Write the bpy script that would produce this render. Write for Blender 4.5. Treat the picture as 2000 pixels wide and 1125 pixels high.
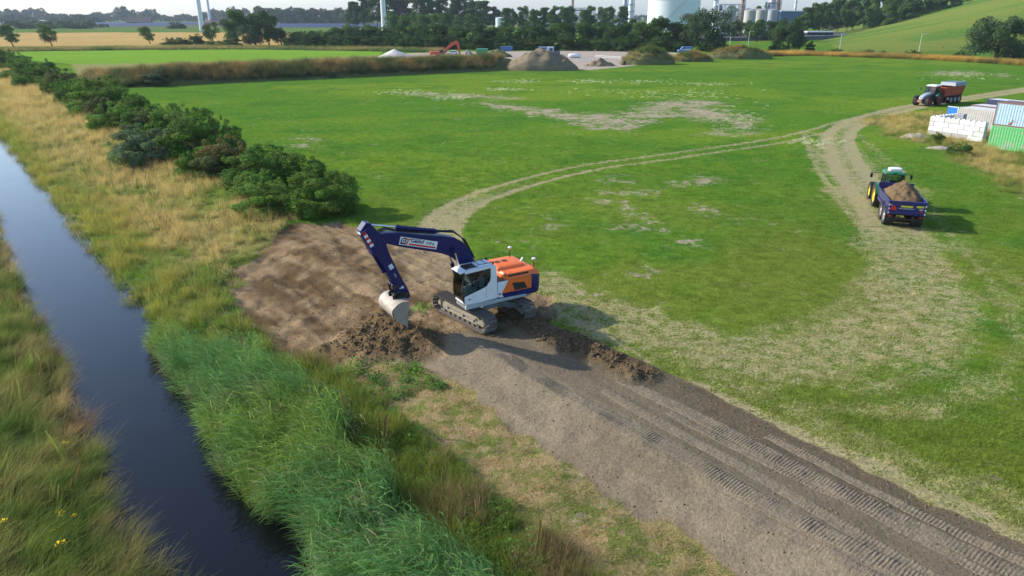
import bpy, bmesh, math, random
import numpy as np
from mathutils import Vector, Matrix, Euler

for o in list(bpy.data.objects):
    bpy.data.objects.remove(o)
SC = bpy.context.scene
COL = SC.collection
R = math.radians

# ------------------------------------------------------------------ camera
CAM_H, FPX, YHOR = 13.5, 1388.0, 31.0           # height (m), focal length and horizon row for a 2000 px wide frame
PITCH = math.atan((562.5 - YHOR) / FPX)
cam_d = bpy.data.cameras.new('camera')
cam_d.sensor_width = 36.0
cam_d.lens = 36.0 * FPX / 2000.0
cam_d.clip_start, cam_d.clip_end = 0.5, 30000.0
cam = bpy.data.objects.new('camera', cam_d)
COL.objects.link(cam)
cam.location = (0, 0, CAM_H)
cam.rotation_euler = (math.pi / 2 - PITCH, 0, 0)
SC.camera = cam

# ------------------------------------------------------------------ light
SUN_EL = R(29)
SUN_DIR = Vector((-0.956 * math.cos(SUN_EL), 0.292 * math.cos(SUN_EL), math.sin(SUN_EL)))   # towards the sun
world = bpy.data.worlds.new('World')
SC.world = world
world.use_nodes = True
wn = world.node_tree
bg = wn.nodes['Background']
sky = wn.nodes.new('ShaderNodeTexSky')
sky.sky_type = 'NISHITA'
sky.sun_disc = False
sky.sun_elevation = SUN_EL
sky.sun_rotation = math.atan2(SUN_DIR.x, SUN_DIR.y)
sky.air_density = 1.0
sky.dust_density = 1.0
sky.ozone_density = 4.0
wn.links.new(sky.outputs[0], bg.inputs[0])
bg.inputs[1].default_value = 0.15
sun_d = bpy.data.lights.new('sun', 'SUN')
sun_d.energy = 3.7
sun_d.angle = R(0.9)
sun_d.color = (1.0, 0.93, 0.82)
sun = bpy.data.objects.new('sun', sun_d)
COL.objects.link(sun)
sun.rotation_euler = SUN_DIR.to_track_quat('Z', 'Y').to_euler()
sun.location = (-200, 60, 150)

SC.view_settings.view_transform = 'Standard'
SC.view_settings.look = 'None'
SC.view_settings.gamma = 1.0
SC.view_settings.exposure = 0.74
SC.view_settings.use_curve_mapping = False
SC.render.engine = 'CYCLES'
SC.cycles.use_denoising = True
SC.cycles.max_bounces = 6
SC.cycles.transparent_max_bounces = 12
SC.cycles.volume_bounces = 0
SC.cycles.caustics_reflective = False
SC.cycles.caustics_refractive = False
# ------------------------------------------------------------------ helpers
rng = np.random.default_rng(7)
random.seed(7)

def at(px, py, z=0.0):
    """world point seen at a pixel of the 2000x1125 photograph, at height z"""
    u = (px - 1000.0) / FPX
    v = (562.5 - py) / FPX
    d = (u, math.cos(PITCH) + v * math.sin(PITCH), -math.sin(PITCH) + v * math.cos(PITCH))
    t = (z - CAM_H) / d[2]
    return Vector((d[0] * t, d[1] * t, z))

def at_dist(px, py, Y):
    """point on the pixel's ray at forward distance Y"""
    u = (px - 1000.0) / FPX
    v = (562.5 - py) / FPX
    d = (u, math.cos(PITCH) + v * math.sin(PITCH), -math.sin(PITCH) + v * math.cos(PITCH))
    t = Y / d[1]
    return Vector((d[0] * t, Y, CAM_H + d[2] * t))

def _hash(ix, iy, seed):
    h = (ix.astype(np.int64) * 374761393 + iy.astype(np.int64) * 668265263 + seed * 1442695041) & 0xffffffff
    h = ((h ^ (h >> 13)) * 1274126177) & 0xffffffff
    h = h ^ (h >> 16)
    return (h & 0xffff) / 65535.0

def vnoise(x, y, seed=0):
    x = np.asarray(x, float); y = np.asarray(y, float)
    ix = np.floor(x); iy = np.floor(y)
    fx = x - ix; fy = y - iy
    fx = fx * fx * (3 - 2 * fx); fy = fy * fy * (3 - 2 * fy)
    a = _hash(ix, iy, seed); b = _hash(ix + 1, iy, seed)
    c = _hash(ix, iy + 1, seed); d = _hash(ix + 1, iy + 1, seed)
    return (a + (b - a) * fx) * (1 - fy) + (c + (d - c) * fx) * fy

def fbm(x, y, octv=4, seed=0):
    s = 0; a = 0.5; n = 0
    x = np.asarray(x, float); y = np.asarray(y, float)
    for i in range(octv):
        s = s + a * vnoise(x * 2 ** i + 17.3 * i, y * 2 ** i - 9.1 * i, seed + i)
        x, y = x * 0.788 - y * 0.616, x * 0.616 + y * 0.788      # turn each octave so that no grid shows
        n += a; a *= 0.5
    return s / n

def sstep(a, b, x):
    t = np.clip((x - a) / (b - a), 0, 1)
    return t * t * (3 - 2 * t)

def poly_sd(P, X, Y, margin=8.0):
    """signed distance to polygon, positive inside (worked out near it only)"""
    P = np.asarray(P, float)[:, :2]
    X = np.asarray(X, float); Y = np.asarray(Y, float)
    if X.size > 2000:
        lo = P.min(0) - margin; hi = P.max(0) + margin
        m = (X > lo[0]) & (X < hi[0]) & (Y > lo[1]) & (Y < hi[1])
        out = np.full(X.shape, -1e3)
        if m.any():
            out[m] = _poly_sd(P, X[m], Y[m])
        return out
    return _poly_sd(P, X, Y)

def _poly_sd(P, X, Y):
    n = len(P)
    d2 = np.full(X.shape, 1e18)
    ins = np.zeros(X.shape, bool)
    for i in range(n):
        a = P[i]; b = P[(i + 1) % n]
        e = b - a
        wx = X - a[0]; wy = Y - a[1]
        t = np.clip((wx * e[0] + wy * e[1]) / (e @ e + 1e-12), 0, 1)
        d2 = np.minimum(d2, (wx - e[0] * t) ** 2 + (wy - e[1] * t) ** 2)
        c = ((a[1] > Y) != (b[1] > Y))
        with np.errstate(divide='ignore', invalid='ignore'):
            xi = e[0] * (Y - a[1]) / (e[1] if e[1] != 0 else 1e-12) + a[0]
        ins ^= c & (X < xi)
    d = np.sqrt(d2)
    return np.where(ins, d, -d)

def line_dist(P, X, Y, w=None, margin=9.0):
    """distance to a polyline; returns (distance, side, along, width)"""
    P = np.asarray(P, float)[:, :2]
    X = np.asarray(X, float); Y = np.asarray(Y, float)
    if X.size > 2000:
        lo = P.min(0) - margin; hi = P.max(0) + margin
        m = (X > lo[0]) & (X < hi[0]) & (Y > lo[1]) & (Y < hi[1])
        out = [np.full(X.shape, 1e3), np.zeros(X.shape), np.zeros(X.shape), np.zeros(X.shape)]
        if m.any():
            for o_, v_ in zip(out, _line_dist(P, X[m], Y[m], w)):
                o_[m] = v_
        return out
    return _line_dist(P, X, Y, w)

def _line_dist(P, X, Y, w=None):
    best = np.full(X.shape, 1e18); side = np.zeros(X.shape); al = np.zeros(X.shape); ww = np.zeros(X.shape)
    acc = 0
    for i in range(len(P) - 1):
        a = P[i]; e = P[i + 1] - a
        L = math.hypot(*e)
        wx = X - a[0]; wy = Y - a[1]
        t = np.clip((wx * e[0] + wy * e[1]) / (L * L), 0, 1)
        d2 = (wx - e[0] * t) ** 2 + (wy - e[1] * t) ** 2
        m = d2 < best
        best = np.where(m, d2, best)
        side = np.where(m, np.sign(e[0] * wy - e[1] * wx), side)
        al = np.where(m, acc + t * L, al)
        if w is not None:
            ww = np.where(m, w[i] + (w[i + 1] - w[i]) * t, ww)
        acc += L
    return np.sqrt(best), side, al, ww

def smooth_line(pts, n=8):
    """Catmull-Rom through points"""
    P = [np.asarray(p, float)[:2] for p in pts]
    P = [2 * P[0] - P[1]] + P + [2 * P[-1] - P[-2]]
    out = []
    for i in range(1, len(P) - 2):
        for k in range(n):
            t = k / n
            out.append(0.5 * ((2 * P[i]) + (-P[i - 1] + P[i + 1]) * t + (2 * P[i - 1] - 5 * P[i] + 4 * P[i + 1] - P[i + 2]) * t * t
                              + (-P[i - 1] + 3 * P[i] - 3 * P[i + 1] + P[i + 2]) * t ** 3))
    out.append(P[-2])
    return np.array(out)

# ---- materials
MATS = {}
def nt(m):
    m.use_nodes = True
    return m.node_tree

def mat(name, col, rough=0.6, metal=0.0, var=0.12, scale=6.0, dirt=0.0, dirt_col=(0.16, 0.12, 0.08), bump=0.0, bscale=60.0, coat=0.0, spec=0.5):
    """procedural painted / natural surface: base colour with noise variation, an optional dust layer and fine relief"""
    if name in MATS:
        return MATS[name]
    m = bpy.data.materials.new(name)
    t = nt(m); N = t.nodes; L = t.links
    b = N['Principled BSDF']
    tc = N.new('ShaderNodeTexCoord')
    n1 = N.new('ShaderNodeTexNoise'); n1.inputs['Scale'].default_value = scale; n1.inputs['Detail'].default_value = 6
    L.new(tc.outputs['Object'], n1.inputs['Vector'])
    mr = N.new('ShaderNodeMapRange'); mr.inputs[1].default_value = 0.25; mr.inputs[2].default_value = 0.75
    mr.inputs[3].default_value = 1 - var; mr.inputs[4].default_value = 1 + var
    L.new(n1.outputs['Fac'], mr.inputs[0])
    mul = N.new('ShaderNodeVectorMath'); mul.operation = 'SCALE'
    mul.inputs[0].default_value = col
    L.new(mr.outputs[0], mul.inputs['Scale'])
    out = mul.outputs[0]
    if dirt > 0:
        n2 = N.new('ShaderNodeTexNoise'); n2.inputs['Scale'].default_value = scale * 0.6; n2.inputs['Detail'].default_value = 8; n2.inputs['Roughness'].default_value = 0.65
        L.new(tc.outputs['Object'], n2.inputs['Vector'])
        r2 = N.new('ShaderNodeMapRange'); r2.inputs[1].default_value = 0.42; r2.inputs[2].default_value = 0.72
        r2.inputs[3].default_value = dirt * 0.25; r2.inputs[4].default_value = dirt
        L.new(n2.outputs['Fac'], r2.inputs[0])
        mx = N.new('ShaderNodeMix'); mx.data_type = 'RGBA'
        L.new(r2.outputs[0], mx.inputs['Factor']); L.new(out, mx.inputs['A']); mx.inputs['B'].default_value = (*dirt_col, 1)
        out = mx.outputs['Result']
        rr = N.new('ShaderNodeMapRange'); rr.inputs[3].default_value = rough; rr.inputs[4].default_value = 0.9
        L.new(r2.outputs[0], rr.inputs[0]); L.new(rr.outputs[0], b.inputs['Roughness'])
    else:
        b.inputs['Roughness'].default_value = rough
    L.new(out, b.inputs['Base Color'])
    b.inputs['Metallic'].default_value = metal
    b.inputs['Coat Weight'].default_value = coat
    b.inputs['Specular IOR Level'].default_value = spec
    if bump > 0:
        n3 = N.new('ShaderNodeTexNoise'); n3.inputs['Scale'].default_value = bscale; n3.inputs['Detail'].default_value = 8
        L.new(tc.outputs['Object'], n3.inputs['Vector'])
        bp = N.new('ShaderNodeBump'); bp.inputs['Strength'].default_value = bump; bp.inputs['Distance'].default_value = 0.05
        L.new(n3.outputs['Fac'], bp.inputs['Height']); L.new(bp.outputs[0], b.inputs['Normal'])
    MATS[name] = m
    return m

def leaf_mat(name, attr='tint', instancer=False, gain=1.0, trans=0.25, rough=0.55):
    """foliage: colour from the leaf's own attribute times the object's own tint, part of the light passes through"""
    if name in MATS:
        return MATS[name]
    m = bpy.data.materials.new(name)
    t = nt(m); N = t.nodes; L = t.links
    for n in list(N):
        N.remove(n)
    out = N.new('ShaderNodeOutputMaterial')
    a = N.new('ShaderNodeAttribute'); a.attribute_name = attr
    src = a.outputs['Color']
    if instancer:
        ai = N.new('ShaderNodeAttribute'); ai.attribute_name = 'col'; ai.attribute_type = 'INSTANCER'
        mu = N.new('ShaderNodeVectorMath'); mu.operation = 'MULTIPLY'
        L.new(a.outputs['Color'], mu.inputs[0]); L.new(ai.outputs['Color'], mu.inputs[1]); src = mu.outputs[0]
    else:
        oi = N.new('ShaderNodeObjectInfo')
        mu = N.new('ShaderNodeVectorMath'); mu.operation = 'MULTIPLY'
        L.new(a.outputs['Color'], mu.inputs[0]); L.new(oi.outputs['Color'], mu.inputs[1]); src = mu.outputs[0]
    sc = N.new('ShaderNodeVectorMath'); sc.operation = 'SCALE'; sc.inputs['Scale'].default_value = gain
    L.new(src, sc.inputs[0])
    d = N.new('ShaderNodeBsdfPrincipled'); d.inputs['Roughness'].default_value = rough; d.inputs['Specular IOR Level'].default_value = 0.12
    tr = N.new('ShaderNodeBsdfTranslucent')
    mx = N.new('ShaderNodeMixShader'); mx.inputs[0].default_value = trans
    L.new(sc.outputs[0], d.inputs['Base Color']); L.new(sc.outputs[0], tr.inputs[0])
    L.new(d.outputs[0], mx.inputs[1]); L.new(tr.outputs[0], mx.inputs[2]); L.new(mx.outputs[0], out.inputs[0])
    MATS[name] = m
    return m

def glass_mat(name, tint=(0.25, 0.3, 0.3), mixv=0.5):
    if name in MATS:
        return MATS[name]
    m = bpy.data.materials.new(name)
    t = nt(m); N = t.nodes; L = t.links
    for n in list(N):
        N.remove(n)
    out = N.new('ShaderNodeOutputMaterial')
    tr = N.new('ShaderNodeBsdfTransparent'); tr.inputs[0].default_value = (*tint, 1)
    gl = N.new('ShaderNodeBsdfGlossy'); gl.inputs['Roughness'].default_value = 0.03
    fr = N.new('ShaderNodeFresnel'); fr.inputs[0].default_value = 1.5
    mx = N.new('ShaderNodeMixShader')
    L.new(fr.outputs[0], mx.inputs[0]); L.new(tr.outputs[0], mx.inputs[1]); L.new(gl.outputs[0], mx.inputs[2]); L.new(mx.outputs[0], out.inputs[0])
    MATS[name] = m
    return m

# ---- mesh builder
class MB:
    def __init__(s, M=None):
        s.v = []; s.f = []; s.M = M or Matrix.Identity(4)
    def add(s, vs, fs, M=None):
        k = len(s.v)
        T = s.M @ M if M is not None else s.M
        s.v += [tuple(T @ Vector(p)) for p in vs]
        s.f += [tuple(i + k for i in f) for f in fs]
        return s
    def box(s, c, d, M=None, c2=None):
        """centre, full size; chamfer c2"""
        x, y, z = [a / 2 for a in d]
        if not c2:
            vs = [(c[0] + i * x, c[1] + j * y, c[2] + k * z) for i in (-1, 1) for j in (-1, 1) for k in (-1, 1)]
            fs = [(0, 1, 3, 2), (4, 6, 7, 5), (0, 4, 5, 1), (2, 3, 7, 6), (0, 2, 6, 4), (1, 5, 7, 3)]
            return s.add(vs, fs, M)
        b = bmesh.new()
        bmesh.ops.create_cube(b, size=1)
        for v in b.verts:
            v.co = Vector((v.co.x * d[0] + c[0], v.co.y * d[1] + c[1], v.co.z * d[2] + c[2]))
        bmesh.ops.bevel(b, geom=b.edges[:], offset=min(c2, min(d) * 0.45), segments=1, affect='EDGES')
        b.verts.index_update()
        s.add([v.co[:] for v in b.verts], [[v.index for v in f.verts] for f in b.faces], M)
        b.free()
        return s
    def prism(s, pts, y0, y1, M=None, axis='y'):
        """polygon in (x,z) extruded along y"""
        n = len(pts)
        a = 0
        for i in range(n):
            a += pts[i][0] * pts[(i + 1) % n][1] - pts[(i + 1) % n][0] * pts[i][1]
        if a < 0:
            pts = pts[::-1]
        if axis == 'y':
            vs = [(p[0], y0, p[1]) for p in pts] + [(p[0], y1, p[1]) for p in pts]
        elif axis == 'x':
            vs = [(y0, p[0], p[1]) for p in pts] + [(y1, p[0], p[1]) for p in pts]
        else:
            vs = [(p[0], p[1], y0) for p in pts] + [(p[0], p[1], y1) for p in pts]
        fs = [tuple(range(n)), tuple(range(2 * n - 1, n - 1, -1))] + [(i, i + n, (i + 1) % n + n, (i + 1) % n) for i in range(n)]
        return s.add(vs, fs, M)
    def tube(s, pts, r, n=8, M=None, cap=True):
        """round bar along a polyline; r a number or a list"""
        pts = [Vector(p) for p in pts]
        rs = r if isinstance(r, (list, tuple)) else [r] * len(pts)
        vs = []; fs = []
        u = None
        for i, p in enumerate(pts):
            d = (pts[min(i + 1, len(pts) - 1)] - pts[max(i - 1, 0)])
            if d.length < 1e-9:
                d = Vector((0, 0, 1))
            d.normalize()
            if u is None:
                u = d.orthogonal().normalized()
            else:
                u = (u - d * u.dot(d))
                u = u.normalized() if u.length > 1e-6 else d.orthogonal().normalized()
            w = d.cross(u)
            for k in range(n):
                a = 2 * math.pi * k / n
                vs.append(tuple(p + (u * math.cos(a) + w * math.sin(a)) * rs[i]))
        for i in range(len(pts) - 1):
            for k in range(n):
                fs.append((i * n + k, i * n + (k + 1) % n, (i + 1) * n + (k + 1) % n, (i + 1) * n + k))
        if cap:
            fs.append(tuple(range(n))[::-1]); fs.append(tuple((len(pts) - 1) * n + k for k in range(n)))
        return s.add(vs, fs, M)
    def cyl(s, a, b, r, n=16, r2=None, M=None):
        return s.tube([a, b], [r, r if r2 is None else r2], n, M)
    def lathe(s, prof, n=24, M=None, axis='z', closed=False):
        """profile (radius, height) turned about z (or y)"""
        vs = []; fs = []
        for (r, h) in prof:
            for k in range(n):
                a = 2 * math.pi * k / n
                vs.append((r * math.cos(a), r * math.sin(a), h) if axis == 'z' else (r * math.cos(a), h, r * math.sin(a)))
        m = len(prof)
        for i in range(m - 1 + (1 if closed else 0)):
            j = (i + 1) % m
            for k in range(n):
                fs.append((i * n + k, i * n + (k + 1) % n, j * n + (k + 1) % n, j * n + k))
        return s.add(vs, fs, M)
    def loft(s, rings, M=None, cap=True):
        n = len(rings[0]); vs = [p for r in rings for p in r]; fs = []
        for i in range(len(rings) - 1):
            for k in range(n):
                fs.append((i * n + k, i * n + (k + 1) % n, (i + 1) * n + (k + 1) % n, (i + 1) * n + k))
        if cap:
            fs.append(tuple(range(n))[::-1]); fs.append(tuple((len(rings) - 1) * n + k for k in range(n)))
        return s.add(vs, fs, M)
    def mesh(s, name, m=None, smooth=False):
        me = bpy.data.meshes.new(name)
        me.from_pydata(s.v, [], s.f)
        b = bmesh.new(); b.from_mesh(me)
        bmesh.ops.recalc_face_normals(b, faces=b.faces[:])
        b.to_mesh(me); b.free()
        if m is not None:
            me.materials.append(m)
        if smooth:
            me.shade_smooth() if hasattr(me, 'shade_smooth') else None
        me.update()
        return me
    def obj(s, name, m, parent=None, smooth=False, bevel=0.0, **kw):
        me = s.mesh(name, m, smooth)
        o = bpy.data.objects.new(name, me)
        COL.objects.link(o)
        if parent is not None:
            o.parent = parent
        if bevel > 0:
            bv = o.modifiers.new('bevel', 'BEVEL'); bv.width = bevel; bv.segments = 2; bv.limit_method = 'ANGLE'; bv.angle_limit = R(40)
        if smooth == 'auto':
            for p in me.polygons: p.use_smooth = True
            me.set_sharp_from_angle(angle=R(35))
        for k, v in kw.items():
            o[k] = v
        return o

def empty(name, loc, rz=0.0, **kw):
    o = bpy.data.objects.new(name, None)
    COL.objects.link(o)
    o.location = loc; o.rotation_euler = (0, 0, rz); o.empty_display_size = 0.3
    for k, v in kw.items():
        o[k] = v
    return o

def tag(o, label=None, category=None, group=None, kind=None):
    if label: o['label'] = label
    if category: o['category'] = category
    if group: o['group'] = group
    if kind: o['kind'] = kind
    return o

def inst(name, me, parent=None, loc=(0, 0, 0), rot=(0, 0, 0), scl=(1, 1, 1)):
    o = bpy.data.objects.new(name, me)
    COL.objects.link(o)
    o.parent = parent; o.location = loc; o.rotation_euler = rot; o.scale = scl
    return o

def copy_tree(o, parent=None):
    c = o.copy(); COL.objects.link(c); c.parent = parent
    for ch in [x for x in o.children]:
        copy_tree(ch, c)
    return c

def mesh_np(name, V, F, m=None, attrs=None, smooth=False):
    """mesh from numpy arrays, all faces the same size; attrs: name -> (domain, per-element rgba or float)"""
    V = np.ascontiguousarray(V, np.float32); F = np.ascontiguousarray(F, np.int32)
    me = bpy.data.meshes.new(name)
    nf, k = F.shape
    me.vertices.add(len(V)); me.vertices.foreach_set('co', V.ravel())
    me.loops.add(nf * k); me.loops.foreach_set('vertex_index', F.ravel())
    me.polygons.add(nf)
    me.polygons.foreach_set('loop_start', np.arange(0, nf * k, k, dtype=np.int32))
    if smooth:
        me.polygons.foreach_set('use_smooth', np.ones(nf, bool))
    me.update(calc_edges=True)
    for an, (dom, arr) in (attrs or {}).items():
        arr = np.ascontiguousarray(arr, np.float32)
        if arr.ndim == 1:
            a = me.attributes.new(an, 'FLOAT', dom); a.data.foreach_set('value', arr)
        else:
            if arr.shape[1] == 3:
                arr = np.concatenate([arr, np.ones((len(arr), 1), np.float32)], 1)
            a = me.attributes.new(an, 'FLOAT_COLOR', dom); a.data.foreach_set('color', np.ascontiguousarray(arr).ravel())
    if m is not None:
        me.materials.append(m)
    me.validate()
    return me

def text_mesh(s, size, name, m, extrude=0.002, bold=0.0):
    cu = bpy.data.curves.new(name, 'FONT'); cu.body = s; cu.size = size; cu.extrude = extrude; cu.align_x = 'LEFT'; cu.align_y = 'BOTTOM'
    cu.resolution_u = 3; cu.offset = bold
    o = bpy.data.objects.new(name, cu); COL.objects.link(o)
    dg = bpy.context.evaluated_depsgraph_get()
    me = bpy.data.meshes.new_from_object(o.evaluated_get(dg))
    bpy.data.objects.remove(o); bpy.data.curves.remove(cu)
    me.materials.clear(); me.materials.append(m); me.name = name
    return me
# ------------------------------------------------------------------ terrain
WATER_Z = -1.15
def canal_s(X, Y):
    """distance (m) right of the canal's right-hand water line"""
    return ((X - 8.1) + 0.8 * Y) / 1.2806
CS_X = [-60, -13, -7.5, -5.6, -4.5, -3.6, -0.6, 0.0, 0.7, 5.0, 7.8, 10.0, 12, 400]
CS_Z = [0.1, 0.1, -0.2, -0.85, -1.25, -2.0, -2.0, -1.3, -1.05, -0.75, -0.55, 0.0, 0.0, 0.0]
BERM = smooth_line([at(175, 158), at(260, 165), at(420, 158), at(620, 150), at(800, 142), at(980, 134)], 6)

def zf0(X, Y):
    """terrain without the small lumps"""
    X = np.asarray(X, float); Y = np.asarray(Y, float)
    s = canal_s(X, Y)
    z = np.interp(s, CS_X, CS_Z)
    z = z * (1 - sstep(450, 700, Y)) 
    d, _, al, _ = line_dist(BERM, X, Y)
    wid = 7.6 * (0.35 + 0.65 * sstep(0, 25, al)) 
    z = z + 2.7 * (1 - sstep(0.15, 1.0, d / wid)) * (0.55 + 0.45 * sstep(0, 30, al))
    return z

def G(px, py):
    """ground point under a pixel, following the terrain"""
    z = 0.0
    for _ in range(8):
        p = at(px, py, z)
        z = 0.4 * z + 0.6 * float(np.interp(canal_s(p.x, p.y), CS_X, CS_Z))
    p = at(px, py, z)
    return p

def GP(pts):
    return np.array([G(*p)[:2] for p in pts])

PAD = GP([(462, 548), (485, 520), (525, 485), (545, 452), (570, 438), (640, 432), (705, 440), (760, 462), (820, 455), (870, 462), (925, 500), (985, 545), (1050, 575), (1075, 610),
          (1010, 660), (850, 640), (848, 690), (760, 722), (690, 712), (640, 715), (590, 712), (545, 690), (505, 645), (478, 600)])
HEAP1 = GP([(640, 688), (700, 640), (745, 606), (790, 620), (852, 650), (845, 688), (770, 718), (690, 716)])
HEAP1B = smooth_line(GP([(590, 700), (660, 668), (720, 635), (775, 612)]), 5)
HEAP2 = smooth_line(GP([(1015, 622), (1060, 650), (1110, 672), (1180, 703), (1245, 733)]), 5)
PATHA = smooth_line(GP([(848, 500), (856, 445), (895, 407), (960, 377), (1050, 350), (1150, 327), (1300, 306), (1430, 288), (1530, 272), (1600, 255), (1680, 232), (1790, 208), (1900, 192), (2060, 168), (2300, 135)]), 5)
PATHC = smooth_line(GP([(2300, 135), (2060, 166), (1900, 190), (1790, 207), (1705, 228), (1655, 248), (1636, 272), (1652, 318), (1690, 372), (1735, 435), (1778, 492), (1797, 545), (1800, 590)]), 5)
PATHD = smooth_line(GP([(1585, 262), (1600, 290), (1625, 340), (1672, 400), (1720, 455)]), 4)
PATHB = smooth_line(GP([(1575, 262), (1618, 275), (1655, 325), (1695, 380), (1738, 435), (1775, 490), (1795, 540), (1800, 590)]), 5)
STUB = GP([(1040, 556), (1100, 575), (1200, 615), (1320, 640), (1450, 648), (1580, 640), (1680, 600), (1725, 540), (1735, 455), (1790, 470), (1850, 560), (1865, 650), (1800, 715), (1690, 750), (1500, 745), (1420, 772), (1300, 735), (1200, 675), (1060, 605)])
SWATHS = [smooth_line(GP(p), 4) for p in (
    [(1600, 285), (1640, 360), (1700, 420), (1740, 520), (1690, 600), (1560, 655), (1400, 668), (1200, 632), (1080, 590)],
    [(1660, 262), (1740, 340), (1830, 460), (1905, 560), (1935, 660), (1880, 730), (1740, 775), (1560, 770)],
    [(1190, 680), (1320, 740), (1480, 810), (1700, 905), (1860, 990), (2050, 1080)],
    [(1240, 665), (1400, 735), (1620, 830), (1850, 930), (2060, 1010)],
    [(1700, 300), (1800, 400), (1900, 480), (2040, 600)],
    [(1080, 602), (1180, 655), (1300, 725), (1440, 795)],
    [(1690, 230), (1800, 260), (1950, 330), (2050, 380)])]
SWEEP = smooth_line(GP([(1630, 290), (1690, 380), (1755, 465), (1800, 550), (1795, 625), (1720, 672), (1600, 690), (1450, 690), (1300, 660), (1180, 620), (1060, 568)]), 4)
DRYEDGE = smooth_line(GP([(1060, 592), (1180, 655), (1260, 700), (1350, 755), (1440, 795), (1600, 868), (1750, 935), (1900, 1005), (2080, 1090)]), 5)

def ell(cx, cy, rx, ry, tilt=0.0, n=14):
    out = []
    for k in range(n):
        a = 2 * math.pi * k / n
        x = rx * math.cos(a); y = ry * math.sin(a)
        out.append((cx + x, cy + y + x * tilt))
    return GP(out)
BARE = [ell(590, 280, 36, 12), ell(985, 208, 62, 8, .08), ell(1075, 222, 70, 12, .1), ell(1180, 238, 85, 18, .05), ell(1270, 222, 70, 20, -.1), ell(1340, 205, 90, 12), ell(1390, 225, 80, 14, .05),
        ell(1440, 240, 40, 22, .2), ell(1420, 262, 40, 7), ell(1205, 353, 30, 9, .1), ell(1225, 378, 55, 9), ell(1165, 394, 26, 10), ell(1225, 405, 22, 12, .3), ell(1275, 430, 32, 10, .25),
        ell(1275, 450, 40, 8, .1), ell(1320, 357, 30, 8, .1), ell(1372, 352, 26, 12), ell(1380, 412, 45, 8, .15), ell(1257, 530, 20, 6), ell(1865, 143, 62, 5), ell(1950, 147, 25, 4), ell(1072, 425, 20, 4), ell(1100, 443, 30, 5, .1), ell(1180, 441, 30, 4, .15),
        ell(1930, 275, 40, 12), ell(1900, 268, 30, 6), ell(900, 187, 130, 5, .05), ell(1330, 470, 40, 5, .1), ell(1170, 570, 26, 5), ell(1000, 470, 30, 5)]
ZONES = [  # polygons in the far distance with their own ground colour: (pixels, linear rgb)
    ([(-900, 66), (0, 64), (350, 63), (580, 63), (580, 90), (300, 89), (0, 92), (-900, 96)], (0.46, 0.31, 0.115)),
    ([(-900, 57), (0, 55), (600, 55), (800, 56), (800, 63), (0, 63.5), (-900, 66)], (0.10, 0.17, 0.04)),
    ([(-900, 102), (40, 100), (400, 97), (745, 96), (745, 108), (660, 112), (430, 122), (140, 125), (60, 118), (-900, 125)], (0.17, 0.31, 0.035)),
    ([(140, 125), (430, 122), (660, 112), (745, 108), (860, 116), (800, 128), (420, 140), (230, 152), (150, 150)], (0.25, 0.25, 0.09)),
    ([(735, 114), (800, 104), (900, 101), (1060, 100), (1160, 97), (1260, 97), (1330, 104), (1240, 128), (1150, 137), (1080, 132), (960, 122), (860, 119)], (0.40, 0.33, 0.27)),
    ([(-900, 40), (800, 40), (1500, 40), (1500, 55), (800, 55), (-900, 55)], (0.12, 0.14, 0.06)),
]
ZP = [(np.array([at(*p)[:2] for p in pts]), np.array(c)) for pts, c in ZONES]

def lumps(X, Y, masks):
    """small relief of worked soil and rough ground"""
    s = canal_s(X, Y)
    soil, heap1, heap2, pad = masks
    z = 0.05 * (fbm(X * 0.25, Y * 0.25, 3, 3) - 0.5)
    e = X * -0.62 + Y * 0.78; n_ = X * 0.78 + Y * 0.62
    tm = np.abs(((n_ * 0.9 + 0.5 * fbm(e * .3, n_ * .3, 2, 14)) % 1.0) - .5)
    z = z + pad * 0.08 * sstep(.3, .5, tm) * sstep(.45, .6, fbm(e * .25, n_ * .8, 2, 15))
    cl = np.abs((e / 0.22) % 1.0 - .5) * 2
    z = z + pad * 0.05 * sstep(.3, .7, cl) * sstep(.52, .6, fbm(e * .2, n_ * .55, 2, 16))
    z = z + pad * (-0.16 + 0.16 * (fbm(e * 0.5, n_ * 1.1, 4, 11) - 0.5) + 0.24 * (fbm(X * 1.8, Y * 1.8, 4, 12) - 0.5))
    z = z + soil * (1 - pad) * sstep(9.6, 10.4, s) * 0.07 * (fbm(s * 2.6, (Y - .8 * X) * .10, 3, 22) - 0.5)
    z = z + soil * (1 - pad) * (1 - sstep(9.8, 10.4, s)) * 0.16 * (fbm(X * 0.9, Y * 0.9, 3, 23) - 0.5)
    z = z + soil * (0.08 * (fbm(X * 1.6, Y * 1.6, 4, 21) - 0.5))
    r1 = fbm(X * 1.4, Y * 1.4, 4, 31)
    z = z + heap1 * (0.10 + 0.75 * np.abs(r1 - 0.5) + 0.62 * (fbm(X * 0.7, Y * 0.7, 2, 33)) + 0.22 * (fbm(X * 4.5, Y * 4.5, 3, 34) - .5))
    r2 = fbm(X * 1.7, Y * 1.7, 4, 41)
    z = z + heap2 * (0.05 + 0.5 * np.abs(r2 - 0.45) + 0.32 * fbm(X * 0.8, Y * 0.8, 2, 43) + 0.18 * (fbm(X * 4.5, Y * 4.5, 3, 44) - .5))
    # mown ridges
    mown = sstep(4.6, 5.2, s) * (1 - sstep(7.6, 8.1, s))
    z = z + mown * 0.12 * (fbm(X * 1.3, Y * 1.3, 3, 51) - 0.5)
    # edge line where the scraped slope meets the tracks
    return z

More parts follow.
